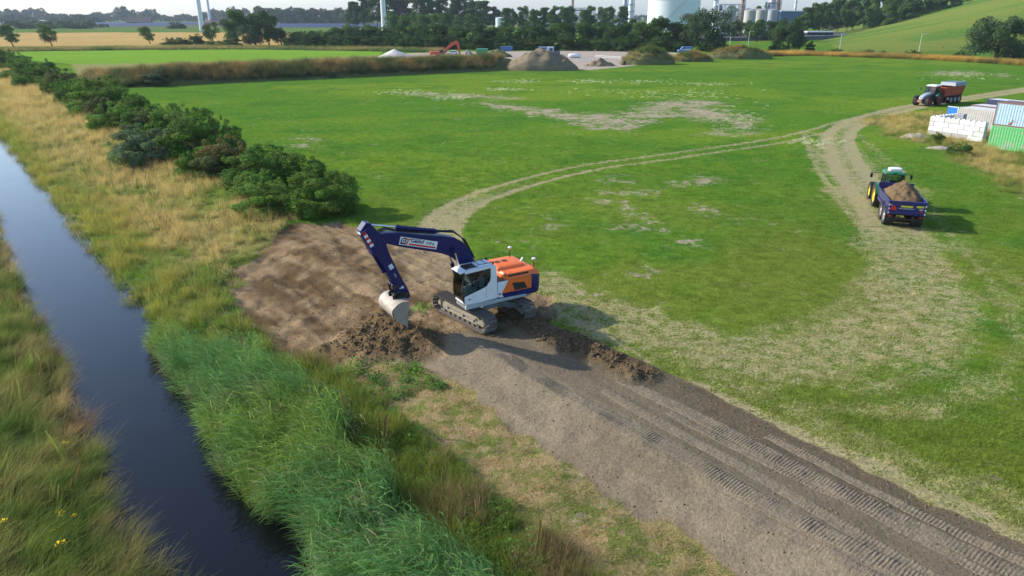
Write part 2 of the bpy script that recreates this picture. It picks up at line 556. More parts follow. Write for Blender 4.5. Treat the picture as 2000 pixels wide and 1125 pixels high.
def masks_at(X, Y):
    s = canal_s(X, Y)
    X = np.asarray(X, float); Y = np.asarray(Y, float)
    near = (Y < 60)
    w1 = (fbm(X * 0.6, Y * 0.6, 3, 61) - 0.5)
    pad_sd = poly_sd(PAD, X, Y)
    pad = sstep(-0.55, 0.55, pad_sd + w1 * 2.4)
    right = 14.2 + 0.9 * w1 + 0.6 * sstep(15, 30, Y) - 0.8 * sstep(26, 31, Y)
    strip = sstep(7.45, 8.05, s + w1 * 1.5) * (1 - sstep(-0.25, 0.35, s - right)) * (1 - sstep(31.5, 34, Y + 0.3 * X))
    heap1 = sstep(-0.5, 0.9, poly_sd(HEAP1, X, Y) + w1 * 0.6)
    d, _, _, _ = line_dist(HEAP1B, X, Y)
    heap1 = np.maximum(heap1, 0.55 * (1 - sstep(0.25, 0.8, d + w1 * 0.5)))
    d, _, _, _ = line_dist(HEAP2, X, Y)
    heap2 = (1 - sstep(0.35, 1.15, d + w1 * 0.7))
    soil = np.clip(np.maximum(np.maximum(pad, strip), np.maximum(heap1, heap2)), 0, 1)
    return pad, strip, heap1, heap2, soil

def zf(X, Y):
    pad, strip, h1, h2, soil = masks_at(X, Y)
    return zf0(X, Y) + lumps(X, Y, (soil, h1, h2, pad))

def full_masks(X, Y):
    s = canal_s(X, Y)
    pad, strip, h1, h2, soil = masks_at(X, Y)
    straw = np.zeros_like(X); mown = np.zeros_like(X); bare = np.zeros_like(X)
    wob = fbm(X * 0.5, Y * 0.5, 3, 71) - 0.5
    for P, g, w0, st in ((PATHA, 1.12, 0.42, 0.70), (PATHC, 1.15, 0.80, 0.80), (PATHD, 1.0, 0.40, 0.55)):
        d, sd, al, _ = line_dist(P, X, Y)
        d = d + wob * 0.35
        rut = (1 - sstep(w0 * 0.6, w0 * 1.25, np.abs(d - g)))
        Lp = np.hypot(*np.diff(P, axis=0).T).sum()
        st = st * (1 - 0.5 * sstep(Lp - 22, Lp - 4, al)) if P is PATHC else st
        if P is PATHA:
            merge = 1 - sstep(6, 26, al)
            rut = np.maximum(rut, (1 - sstep(1.4, 2.1, d)) * (0.22 + 0.78 * merge))
        elif P is PATHC:
            rut = np.maximum(rut, (1 - sstep(1.3, 2.4, d)) * 0.62)
        straw = np.maximum(straw, st * rut)
    sd = poly_sd(STUB, X, Y)
    straw = np.maximum(straw, (0.40 + 0.3 * wob) * sstep(-2.2, 2.5, sd))
    for i, P in enumerate(SWATHS):
        d, _, al, _ = line_dist(P, X, Y)
        straw = np.maximum(straw, (0.40 if i not in (4, 6) else 0.32) * (1 - sstep(0.2, 1.2, np.abs(d - (0.9 if i in (0, 1) else 0.0)) + wob * 1.6)))
    d, _, al, _ = line_dist(SWEEP, X, Y)
    straw = np.maximum(straw, (0.60 - 0.08 * sstep(25, 40, al)) * (1 - sstep(1.4, 4.2, d + wob * 3.4)))
    d, _, _, _ = line_dist(DRYEDGE, X, Y)
    straw = np.maximum(straw, 0.66 * (1 - sstep(0.05, 0.9, d + wob * 1.3)))
    for P in BARE:
        c = P.mean(0); r = np.abs(P - c).max() + 6
        m = (np.abs(X - c[0]) < r) & (np.abs(Y - c[1]) < r)
        if m.any():
            sd = poly_sd(P, X[m], Y[m])
            w = max(0.8, 0.012 * c[1])
            bare[m] = np.maximum(bare[m], 0.56 * sstep(-2.6 * w, 2.8 * w, sd))
    mown = sstep(4.7, 5.3, s + wob) * (1 - sstep(7.5, 8.0, s)) * (1 - sstep(27, 29.5, Y + 0.0 * X))
    return pad, strip, h1, h2, soil, straw, mown, bare

# polar sheet round the camera's foot: fine in view, coarse behind
rr = np.concatenate([[0.0], np.linspace(1.5, 9, 9), 9 * np.exp(np.arange(1, 480) * 0.0042)])
rr = rr[rr < 66]
rr = np.concatenate([rr, rr[-1] * np.exp(np.arange(1, 165) * 0.010)])
rr = rr[rr < 330]
rr = np.concatenate([rr, rr[-1] * np.exp(np.arange(1, 125) * 0.030)])
rr = rr[rr < 9500]
aa = np.radians(np.concatenate([np.arange(-180, -56, 6.0), np.arange(-56, 50.01, 0.19), np.arange(56, 180, 6.0)]))
na, nr = len(aa), len(rr)
RR, AA = np.meshgrid(rr, aa, indexing='ij')
X = (RR * np.sin(AA)).ravel(); Y = (RR * np.cos(AA)).ravel()
PM = full_masks(X, Y)
pad, strip, h1, h2, soil, straw, mown, bare = PM
Z = zf0(X, Y) + lumps(X, Y, (soil, h1, h2, pad))
# wheel ruts pressed into the grass a little
Z = Z - 0.03 * straw
s = canal_s(X, Y)
big = fbm(X * 0.03, Y * 0.06, 4, 81); mid = fbm(X * 0.22, Y * 0.3, 3, 82)
g0 = np.array([0.084, 0.184, 0.021]); g1 = np.array([0.138, 0.220, 0.024]); g2 = np.array([0.056, 0.150, 0.022]); g3 = np.array([0.160, 0.190, 0.032])
gcol = g0 + (g1 - g0) * sstep(0.4, 0.7, big)[:, None]
gcol = gcol + (g2 - gcol) * (sstep(0.5, 0.75, mid) * 0.7)[:, None]
nearw = (1 - sstep(30, 70, Y)) * sstep(0.35, 0.6, fbm(X * 0.12, Y * 0.12, 3, 83))
gcol = gcol + (g3 - gcol) * (nearw * 0.8)[:, None]
# rough grass right of the vehicle track and on the banks
bank = 1 - sstep(9.5, 12, s)
bk = np.array([0.22, 0.19, 0.07]); bk2 = np.array([0.12, 0.15, 0.035])
bcol = bk2 + (bk - bk2) * sstep(0.35, 0.65, fbm(X * 0.2, Y * 0.2, 3, 84))[:, None]
gcol = gcol + (bcol - gcol) * bank[:, None]
RANK = GP([(1690, 232), (1800, 222), (2150, 205), (2150, 400), (1990, 375), (1900, 330), (1800, 280), (1720, 262)])
rk = sstep(-1.5, 2, poly_sd(RANK, X, Y) + 4 * (fbm(X * .3, Y * .3, 3, 85) - .5))
gcol = gcol + (np.array([0.25, 0.21, 0.075]) - gcol) * (0.95 * rk)[:, None]
dB, _, alB, _ = line_dist(BERM, X, Y)
bm = (1 - sstep(6.5, 8.5, dB))
gcol = gcol + (np.array([0.12, 0.115, 0.045]) - gcol) * bm[:, None]
for P, c in ZP:
    sd = poly_sd(P, X, Y)
    m = sstep(-0.002, 0.002, sd / np.maximum(Y, 1))
    gcol = gcol + (c * (0.9 + 0.2 * big[:, None]) - gcol) * (m * (1 - bm))[:, None]
# soil colours: damp brown pad, paler scraped slope, tan dry parts
sA = np.array([0.125, 0.082, 0.043]); sB = np.array([0.275, 0.192, 0.108]); sC = np.array([0.228, 0.182, 0.120]); sD = np.array([0.120, 0.082, 0.040])
f = fbm(X * 0.45, Y * 0.45, 4, 91)
e_ = X * -0.62 + Y * 0.78; n_ = X * 0.78 + Y * 0.62
f2 = fbm(e_ * 0.35, n_ * 1.4, 4, 93)
wx_ = 1.6 * (fbm(X * .5, Y * .5, 3, 96) - .5); wy_ = 1.6 * (fbm(X * .5, Y * .5, 3, 97) - .5)
f2 = fbm(e_ * 0.35 + wx_, n_ * 1.2 + wy_, 4, 93); f5 = fbm(X * .9 + wx_, Y * .9 + wy_, 4, 98)
scol = sA + (sB - sA) * sstep(0.36, 0.64, 0.55 * f2 + 0.45 * f5)[:, None]
scr = fbm(e_ * 0.18 + .5 * wx_, n_ * 3.4 + .7 * wy_, 3, 99)
scol = scol * (0.72 + 0.56 * scr[:, None])
st = strip * (1 - pad)
sc2 = sC * (0.86 + 0.28 * f[:, None])
inner = sstep(10.0, 11.5, s)
strk = fbm(s * 2.2, (Y - .8 * X) * .12, 4, 95)
sc2 = sc2 * (1 - 0.26 * inner[:, None]) * (0.80 + 0.40 * strk[:, None])
sc2 = sc2 * (1 - 0.18 * sstep(12.6, 13.4, s)[:, None])
scol = scol + (sc2 - scol) * st[:, None]
hh = np.clip(np.maximum(h1, h2), 0, 1)
scol = scol + (sD * (0.8 + 0.5 * f[:, None]) - scol) * (0.85 * hh)[:, None]
lp = GP([(770, 470), (850, 470), (905, 500), (900, 555), (860, 568), (800, 545), (760, 500)])
scol = scol + (np.array([0.33, 0.245, 0.14]) - scol) * (0.7 * sstep(-0.5, 0.8, poly_sd(lp, X, Y) + 2 * (f2 - .5)))[:, None]
idx = np.arange(nr * na).reshape(nr, na)
a0 = idx[:-1, :]; a1 = idx[1:, :]
b0 = np.roll(a0, -1, 1); b1 = np.roll(a1, -1, 1)
F = np.stack([a0, a1, b1, b0], -1).reshape(-1, 4)[:, ::-1]
mk = np.stack([soil, straw, bare, mown], 1)

def ground_material():
    m = bpy.data.materials.new('ground_cover')
    t = nt(m); N = t.nodes; L = t.links
    b = N['Principled BSDF']; b.inputs['Roughness'].default_value = 0.95; b.inputs['Specular IOR Level'].default_value = 0.0
    geo = N.new('ShaderNodeNewGeometry')
    def noise(scale, detail=4, rough=0.6, dist=0.0, vec=None):
        n = N.new('ShaderNodeTexNoise'); n.inputs['Scale'].default_value = scale; n.inputs['Detail'].default_value = detail
        n.inputs['Roughness'].default_value = rough; n.inputs['Distortion'].default_value = dist
        L.new(vec or geo.outputs['Position'], n.inputs['Vector'])
        return n.outputs['Fac']
    def attr(n):
        a = N.new('ShaderNodeAttribute'); a.attribute_name = n
        return a
    def math_(op, a, bb, c=None):
        n = N.new('ShaderNodeMath'); n.operation = op
        for i, v in enumerate((a, bb, c)):
            if v is None: continue
            if isinstance(v, (int, float)): n.inputs[i].default_value = v
            else: L.new(v, n.inputs[i])
        return n.outputs[0]
    def ramp(v, lo, hi, o0=0.0, o1=1.0):
        n = N.new('ShaderNodeMapRange'); n.interpolation_type = 'SMOOTHSTEP'
        L.new(v, n.inputs[0]); n.inputs[1].default_value = lo; n.inputs[2].default_value = hi; n.inputs[3].default_value = o0; n.inputs[4].default_value = o1
        return n.outputs[0]
    def mix(f, a, bb):
        n = N.new('ShaderNodeMix'); n.data_type = 'RGBA'
        L.new(f, n.inputs['Factor'])
        for k, v in (('A', a), ('B', bb)):
            if isinstance(v, tuple): n.inputs[k].default_value = (*v, 1)
            else: L.new(v, n.inputs[k])
        return n.outputs['Result']
    def scale(c, f):
        n = N.new('ShaderNodeVectorMath'); n.operation = 'SCALE'
        if isinstance(c, tuple): n.inputs[0].default_value = c
        else: L.new(c, n.inputs[0])
        L.new(f, n.inputs['Scale'])
        return n.outputs[0]
    mka = attr('mk'); sp = N.new('ShaderNodeSeparateColor'); L.new(mka.outputs['Color'], sp.inputs[0])
    m_soil, m_straw, m_bare, m_mown = sp.outputs[0], sp.outputs[1], sp.outputs[2], mka.outputs['Alpha']
    nf = noise(9, 4, 0.7); nm = noise(1.6, 4, 0.65); nh = noise(34, 2, 0.7); nl = noise(0.35, 3, 0.6)
    grass = scale(attr('gcol').outputs['Color'], math_('MULTIPLY', ramp(nf, 0.25, 0.75, 0.60, 1.42), ramp(nm, 0.3, 0.7, 0.78, 1.22)))
    grass = mix(math_('MULTIPLY', ramp(nl, 0.5, 0.72), 0.35), grass, scale((0.19, 0.21, 0.03), ramp(nf, 0.25, 0.75, 0.7, 1.25)))
    # dry stalks between the grass
    def thr(msk, n, k):      # mask sharpened by noise
        return ramp(math_('ADD', msk, math_('MULTIPLY', math_('SUBTRACT', n, 0.5), k)), 0.36, 0.64)
    mownc = mix(thr(ramp(nm, 0.35, 0.65), nf, 1.2), (0.17, 0.19, 0.05), (0.33, 0.25, 0.125))
    c = mix(m_mown, grass, scale(mownc, ramp(nh, 0.25, 0.75, 0.7, 1.25)))
    strawc = scale((0.40, 0.325, 0.190), ramp(nf, 0.2, 0.8, 0.72, 1.22))
    c = mix(math_('MULTIPLY', thr(m_straw, math_('MULTIPLY_ADD', nf, 0.55, math_('MULTIPLY', nm, 0.45)), 2.6), 0.8), c, strawc)
    barec = scale((0.38, 0.31, 0.215), ramp(nf, 0.2, 0.8, 0.75, 1.2))
    c = mix(thr(m_bare, math_('MULTIPLY_ADD', noise(1.3, 5, 0.85), 0.62, math_('MULTIPLY', noise(0.3, 3, 0.7), 0.38)), 4.6), c, barec)
    soilc = scale(attr('scol').outputs['Color'], math_('MULTIPLY', ramp(nf, 0.22, 0.78, 0.74, 1.26), ramp(nh, 0.25, 0.75, 0.82, 1.18)))
    soilc = mix(math_('MULTIPLY', ramp(noise(13, 3, 0.5), 0.66, 0.72), 0.45), soilc, (0.42, 0.33, 0.2))
    fs = thr(m_soil, math_('MULTIPLY_ADD', nf, 0.5, math_('MULTIPLY', nm, 0.5)), 1.7)
    c = mix(fs, c, soilc)
    L.new(c, b.inputs['Base Color'])
    hgt = math_('ADD', math_('MULTIPLY', nf, 0.06), math_('MULTIPLY', nh, 0.025))
    bp = N.new('ShaderNodeBump'); bp.inputs['Strength'].default_value = 0.9; bp.inputs['Distance'].default_value = 1.0
    L.new(hgt, bp.inputs['Height']); L.new(bp.outputs[0], b.inputs['Normal'])
    return m
M_GROUND = ground_material()
ground = inst('ground', mesh_np('ground', np.stack([X, Y, Z], 1), F, M_GROUND,
              {'gcol': ('POINT', gcol), 'scol': ('POINT', scol), 'mk': ('POINT', mk)}, smooth=True))
tag(ground, kind='structure')

# ---- caterpillar prints pressed across the scraped soil: raised ridges between the cleat marks
def track_print(s_c, wid, y0, y1, seed, amp):
    ax = np.array([-0.8, 1.0]) / 1.2806; nx = np.array([1.0, 0.8]) / 1.2806
    L0 = 0.0135
    p_of = lambda y: np.array([8.1 - 0.8 * y, y])
    n = int((y0 - y1) * 1.2806 / L0)
    k = np.arange(n); v = np.linspace(-1, 1, 9)
    K, V = np.meshgrid(k, v, indexing='ij')
    yy = y0 - K * L0 / 1.2806
    base = np.stack([8.1 - 0.8 * yy, yy], -1)
    cen = s_c + 0.22 * np.sin(yy * 0.21 + seed) + 0.07 * np.sin(yy * 0.9 + seed)
    W = base + nx * (cen + V * wid / 2)[..., None]
    x, y = W[..., 0], W[..., 1]
    ph = (K * L0 + 0.10 * (fbm(x * 1.4, y * 1.4, 3, seed) - 0.5)) / 0.105
    saw = np.abs((ph % 1.0) - 0.5) * 2
    ridge = sstep(0.25, 0.6, saw)
    fade = 0.12 + 0.88 * sstep(0.38, 0.6, fbm(x * 0.9, y * 0.9, 3, seed + 5))
    edge = 1 - sstep(0.75, 1.0, np.abs(V))
    z = zf0(x, y) + lumps(x, y, (np.ones_like(x), 0 * x, 0 * x, 0 * x)) 
    z = z + 0.012 + amp * ridge * fade * edge - 0.06 * sstep(0.90, 1.0, np.abs(V)) + 0.025 * (fbm(x * 9, y * 9, 3, seed + 9) - 0.5)
    nv = len(v); idx = np.arange(n * nv).reshape(n, nv)
    F = np.stack([idx[:-1, :-1], idx[:-1, 1:], idx[1:, 1:], idx[1:, :-1]], -1).reshape(-1, 4)
    xs, ys = x.ravel(), y.ravel()
    sc = np.array([0.215, 0.174, 0.120]) * (0.85 + 0.3 * fbm(xs * .8, ys * .8, 3, seed))[:, None]
    o = np.ones(len(xs)); zz = 0 * o
    me = mesh_np('track_print', np.stack([xs, ys, z.ravel()], 1), F, M_GROUND, {'gcol': ('POINT', sc), 'scol': ('POINT', sc), 'mk': ('POINT', np.stack([o, zz, zz, zz], 1))}, smooth=True)
    ob = inst('track_print', me)
    tag(ob, kind='structure')
    return ob
track_print(10.55, 0.80, 21.6, 2.0, 1, 0.019)
track_print(12.95, 0.78, 17.2, 0.0, 2, 0.018)
track_print(13.75, 0.5, 12.5, 0.0, 3, 0.016)
track_print(11.35, 0.6, 17.0, 1.0, 4, 0.010)
track_print(12.15, 0.45, 15.0, 0.0, 6, 0.012)
track_print(9.75, 0.6, 12.0, 2.0, 7, 0.009)

# ---- canal water
def water_material():
    m = bpy.data.materials.new('canal_water')
    t = nt(m); N = t.nodes; L = t.links
    b = N['Principled BSDF']
    b.inputs['Base Color'].default_value = (0.004, 0.005, 0.006, 1); b.inputs['Roughness'].default_value = 0.04; b.inputs['IOR'].default_value = 1.33
    geo = N.new('ShaderNodeNewGeometry')
    n1 = N.new('ShaderNodeTexNoise'); n1.inputs['Scale'].default_value = 5.0; n1.inputs['Detail'].default_value = 3
    n2 = N.new('ShaderNodeTexNoise'); n2.inputs['Scale'].default_value = 0.5; n2.inputs['Detail'].default_value = 2
    L.new(geo.outputs['Position'], n1.inputs['Vector']); L.new(geo.outputs['Position'], n2.inputs['Vector'])
    n3 = N.new('ShaderNodeTexNoise'); n3.inputs['Scale'].default_value = 0.35; n3.inputs['Detail'].default_value = 4; n3.inputs['Distortion'].default_value = 1.5; L.new(geo.outputs['Position'], n3.inputs['Vector'])
    rg = N.new('ShaderNodeMapRange'); rg.inputs[1].default_value = .45; rg.inputs[2].default_value = .7; rg.inputs[3].default_value = .03; rg.inputs[4].default_value = .14; L.new(n3.outputs['Fac'], rg.inputs[0]); L.new(rg.outputs[0], b.inputs['Roughness'])
    ml = N.new('ShaderNodeMath'); ml.operation = 'MULTIPLY'; L.new(n1.outputs['Fac'], ml.inputs[0]); L.new(n2.outputs['Fac'], ml.inputs[1])
    bp = N.new('ShaderNodeBump'); bp.inputs['Strength'].default_value = 0.10; bp.inputs['Distance'].default_value = 0.02
    L.new(ml.outputs[0], bp.inputs['Height']); L.new(bp.outputs[0], b.inputs['Normal'])
    return m
wm = MB()
ys = list(np.linspace(-40, 520, 29))
for i in range(len(ys) - 1):
    p = [(8.1 - .8 * ys[i] + 1.2, ys[i], WATER_Z), (8.1 - .8 * ys[i] - 8.5, ys[i], WATER_Z), (8.1 - .8 * ys[i + 1] - 8.5, ys[i + 1], WATER_Z), (8.1 - .8 * ys[i + 1] + 1.2, ys[i + 1], WATER_Z)]
    wm.add(p, [(0, 1, 2, 3)])
water = wm.obj('canal_water', water_material())
tag(water, kind='structure')
# ------------------------------------------------------------------ low vegetation (countless: geometry-node scatter)
M_BLADE = leaf_mat('blade_leaf', 'tint', instancer=True, gain=1.6, trans=0.4, rough=0.7)

def blades(n, rad, h0, h1, w, lean=(0, 0), spread=0.35, curl=0.5, segs=3, seed=0, tip=(1.1, 1.0, 0.9), root=(0.75, 0.8, 0.75), jit=0.25, head=None):
    """tuft of n bent grass blades"""
    g = np.random.default_rng(seed)
    a = g.uniform(0, 2 * np.pi, n); r = rad * np.sqrt(g.uniform(0, 1, n))
    b = np.stack([r * np.cos(a), r * np.sin(a), np.zeros(n)], 1)
    h = g.uniform(h0, h1, n)
    az = g.uniform(0, 2 * np.pi, n); ti = spread * g.uniform(0.2, 1, n)
    d = np.stack([np.cos(az) * ti + lean[0] * g.uniform(.6, 1.3, n), np.sin(az) * ti + lean[1] * g.uniform(.6, 1.3, n)], 1)
    th = g.uniform(0, np.pi, n)
    wv = np.stack([np.cos(th), np.sin(th), np.zeros(n)], 1)
    V = []; T = []
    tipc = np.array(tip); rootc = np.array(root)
    k = 1 + jit * (g.uniform(0, 1, (n, 1)) - 0.5) * 2
    hue = 1 + 0.18 * (g.uniform(0, 1, (n, 3)) - 0.5)
    for i in range(segs + 1):
        t = i / segs
        bend = t + curl * t * t
        p = b.copy()
        L = np.sqrt(1 + (d ** 2).sum(1) * (1 + curl) ** 2)
        p[:, :2] += d * (bend * h)[:, None] if np.ndim(bend) else d * (bend * h)[:, None]
        p[:, 2] += h * (t - 0.28 * curl * t * t * (d ** 2).sum(1) ** .5 * 2)
        ww = w * (1 - t) ** 0.7 if head is None else w * (1.0 if t < 0.6 else head)
        ww = max(ww, w * 0.12)
        V.append(p - wv * ww / 2); V.append(p + wv * ww / 2)
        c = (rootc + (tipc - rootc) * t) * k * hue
        T.append(c); T.append(c)
    V = np.stack(V, 1); T = np.stack(T, 1)          # n, 2(segs+1), 3
    m = V.shape[1]
    F = []
    for i in range(segs):
        F.append(np.stack([np.arange(n) * m + 2 * i, np.arange(n) * m + 2 * i + 1, np.arange(n) * m + 2 * i + 3, np.arange(n) * m + 2 * i + 2], 1))
    return V.reshape(-1, 3), np.concatenate(F), T.reshape(-1, 3)

def join_np(parts):
    V = []; F = []; T = []; k = 0
    for v, f, t in parts:
        V.append(v); F.append(f + k); T.append(t); k += len(v)
    return np.concatenate(V), np.concatenate(F), np.concatenate(T)

def reed_plant_clump(n, rad, seed, wind=(-0.30, -0.16)):
    """upright stems carrying long bent leaves that stream with the wind"""
    g = np.random.default_rng(seed)
    parts = [blades(n, rad, 1.25, 1.9, 0.016, lean=(wind[0] * .35, wind[1] * .35), spread=0.10, curl=0.25, seed=seed, root=(0.8, 0.7, 0.5), tip=(1, 1, 0.9))]
    V0 = parts[0][0].reshape(n, 8, 3)
    LV = []; LF = []; LT = []; k = 0
    for i in range(n):
        b0 = V0[i, :2].mean(0); b1 = V0[i, 6:].mean(0)
        for j in range(7):
            t = 0.22 + 0.12 * j + g.uniform(-.04, .04)
            p = b0 + (b1 - b0) * t
            az = g.uniform(0, 2 * np.pi)
            dr = np.array([math.cos(az) * .45 + wind[0] * 2.2, math.sin(az) * .45 + wind[1] * 2.2, 0.75 + g.uniform(-.2, .3)])
            dr /= np.linalg.norm(dr)
            Ls = g.uniform(.38, .68)
            sd = np.cross(dr, [0, 0, 1]); sd /= np.linalg.norm(sd) + 1e-9
            sd = sd * math.cos(g.uniform(-.6, .6)) + np.array([0, 0, 1]) * math.sin(g.uniform(-.6, .6))
            w = g.uniform(.020, .032)
            c = np.array([1, 1, 1]) * g.uniform(.72, 1.3) * np.array([g.uniform(.85, 1.15), 1, g.uniform(.8, 1.25)])
            for q in range(4):
                u = q / 3
                pp = p + dr * Ls * u + np.array([wind[0], wind[1], -0.9]) * Ls * 0.42 * u * u
                ww = w * (0.6 + 0.6 * u if u < .4 else (1 - u) * 1.4)
                LV += [pp - sd * ww / 2, pp + sd * ww / 2]; LT += [c, c]
            for q in range(3):
                LF.append([k + 2 * q, k + 2 * q + 1, k + 2 * q + 3, k + 2 * q + 2])
            k += 8
    parts.append((np.array(LV), np.array(LF), np.array(LT)))
    return join_np(parts)

def herb_clump(n, rad, h, leaf, seed):
    """leafy weeds: small broad leaves on short stalks"""
    g = np.random.default_rng(seed)
    V = []; F = []; T = []
    for i in range(n):
        a = g.uniform(0, 6.283); r = rad * math.sqrt(g.uniform(0, 1))
        p = np.array([r * math.cos(a), r * math.sin(a), h * g.uniform(.15, 1) * (1 - 0.5 * (r / rad) ** 2)])
        d = g.normal(size=3); d[2] = abs(d[2]) * .6; d /= np.linalg.norm(d)
        s_ = np.cross(d, [0, 0, 1]); s_ /= np.linalg.norm(s_) + 1e-9
        L_ = leaf * g.uniform(.6, 1.3); k = len(V)
        V += [p, p + d * L_ * .5 + s_ * L_ * .3, p + d * L_ - np.array([0, 0, L_ * .25]), p + d * L_ * .5 - s_ * L_ * .3]
        F.append([k, k + 1, k + 2, k + 3])
        c = np.array([g.uniform(.8, 1.2), 1, g.uniform(.8, 1.2)]) * g.uniform(.65, 1.3)
        T += [c] * 4
    return np.array(V), np.array(F), np.array(T)

SRC = {}
def source(key, data, m=None):
    """a tuft mesh that the scatter objects repeat (not itself placed in the scene)"""
    V, F_, T = data
    SRC[key] = bpy.data.objects.new(key, mesh_np(key, V, F_, m or M_BLADE, {'tint': ('POINT', T)}))
    return SRC[key]

for i in range(3):
    source('reed%d' % i, reed_plant_clump(8, 0.33, 100 + i))
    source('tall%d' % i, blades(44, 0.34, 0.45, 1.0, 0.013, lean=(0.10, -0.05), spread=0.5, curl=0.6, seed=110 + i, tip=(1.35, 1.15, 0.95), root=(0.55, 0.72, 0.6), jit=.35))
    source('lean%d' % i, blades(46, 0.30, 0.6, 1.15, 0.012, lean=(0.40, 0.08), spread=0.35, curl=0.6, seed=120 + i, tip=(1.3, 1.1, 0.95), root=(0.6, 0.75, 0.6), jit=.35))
    source('short%d' % i, blades(46, 0.30, 0.05, 0.15, 0.011, spread=0.9, curl=0.5, segs=2, seed=130 + i, tip=(1.2, 1.12, 0.95), root=(0.75, 0.8, 0.8), jit=.4))
    source('herb%d' % i, herb_clump(60, 0.35, 0.5, 0.13, 140 + i))
    source('hay%d' % i, blades(36, 0.34, 0.03, 0.10, 0.012, spread=2.6, curl=0.3, segs=2, seed=150 + i, tip=(1.1, 1.05, 1.0), root=(0.8, 0.8, 0.8), jit=.4))

def scatter(name, P, col, scl, keys, rotz=None, tilt=0.15, kind='stuff', label=None, category=None, seed=1):
    """one object: points with their own turn, size and colour, each carrying one of the tufts"""
    g = np.random.default_rng(seed)
    n = len(P)
    me = bpy.data.meshes.new(name)
    me.vertices.add(n); me.vertices.foreach_set('co', np.ascontiguousarray(P, np.float32).ravel())
    rot = np.zeros((n, 3), np.float32)
    rot[:, 0] = g.normal(0, tilt, n); rot[:, 1] = g.normal(0, tilt, n)
    rot[:, 2] = g.uniform(0, 2 * np.pi, n) if rotz is None else rotz
    a = me.attributes.new('rot', 'FLOAT_VECTOR', 'POINT'); a.data.foreach_set('vector', rot.ravel())
    a = me.attributes.new('scl', 'FLOAT', 'POINT'); a.data.foreach_set('value', np.ascontiguousarray(scl, np.float32))
    a = me.attributes.new('pick', 'INT', 'POINT'); a.data.foreach_set('value', g.integers(0, len(keys), n).astype(np.int32))
    c4 = np.concatenate([np.asarray(col, np.float32), np.ones((n, 1), np.float32)], 1)
    a = me.attributes.new('col', 'FLOAT_COLOR', 'POINT'); a.data.foreach_set('color', np.ascontiguousarray(c4).ravel())
    me.update()
    o = bpy.data.objects.new(name, me); COL.objects.link(o)
    ng = bpy.data.node_groups.new(name + '_scatter', 'GeometryNodeTree')
    ng.interface.new_socket('Geometry', in_out='INPUT', socket_type='NodeSocketGeometry')
    ng.interface.new_socket('Geometry', in_out='OUTPUT', socket_type='NodeSocketGeometry')
    N = ng.nodes; L = ng.links
    gi = N.new('NodeGroupInput'); go = N.new('NodeGroupOutput')
    iop = N.new('GeometryNodeInstanceOnPoints'); iop.inputs['Pick Instance'].default_value = True
    jn = N.new('GeometryNodeJoinGeometry')
    for k in reversed(keys):
        oi = N.new('GeometryNodeObjectInfo'); oi.inputs['Object'].default_value = SRC[k]; oi.inputs['As Instance'].default_value = True
        L.new(oi.outputs['Geometry'], jn.inputs[0])
    def na(nm, dt):
        x = N.new('GeometryNodeInputNamedAttribute'); x.data_type = dt; x.inputs['Name'].default_value = nm
        return x.outputs['Attribute']
    m2p = N.new('GeometryNodeMeshToPoints')
    L.new(gi.outputs[0], m2p.inputs['Mesh'])
    L.new(m2p.outputs['Points'], iop.inputs['Points']); L.new(jn.outputs[0], iop.inputs['Instance'])
    L.new(na('pick', 'INT'), iop.inputs['Instance Index'])
    L.new(na('rot', 'FLOAT_VECTOR'), iop.inputs['Rotation'])
    L.new(na('scl', 'FLOAT'), iop.inputs['Scale'])
    L.new(iop.outputs[0], go.inputs[0])
    md = o.modifiers.new('scatter', 'NODES'); md.node_group = ng
    o['kind'] = kind
    if label: o['label'] = label
    if category: o['category'] = category
    return o

def in_view(X, Y, Z, mx=0.16):
    dep = Y * math.cos(PITCH) - (Z - CAM_H) * math.sin(PITCH)
    up = Y * math.sin(PITCH) + (Z - CAM_H) * math.cos(PITCH)
    u = X / np.maximum(dep, 0.1) / (1000 / FPX); v = up / np.maximum(dep, 0.1) / (562.5 / FPX)
    return (dep > 1) & (np.abs(u) < 1 + mx) & (v > -1 - mx * 1.6) & (v < 1.3)

def along(n, s0, s1, y0, y1, seed, power=True):
    """random points in canal coordinates, more of them near"""
    g = np.random.default_rng(seed)
    u = g.uniform(0, 1, n)
    y = y0 * (y1 / y0) ** u if power else y0 + (y1 - y0) * u
    s_ = g.uniform(s0, s1, n)
    x = 8.1 - 0.8 * y + 1.2806 * s_
    # y is measured at the bank line; move to the true point perpendicular to it
    x = 8.1 - 0.8 * y + s_ * 1.0 / 1.2806; y = y + s_ * 0.8 / 1.2806
    return x, y, s_

def mixc(a, b, f):
    return np.asarray(a) + (np.asarray(b) - np.asarray(a)) * np.clip(f, 0, 1)[:, None]

def put(name, x, y, col, scl, keys, dz=-0.02, **kw):
    z = zf(x, y)
    m = in_view(x, y, z)
    return scatter(name, np.stack([x, y, z + dz], 1)[m], np.asarray(col)[m], np.asarray(scl)[m], keys, **kw)

g = np.random.default_rng(55)
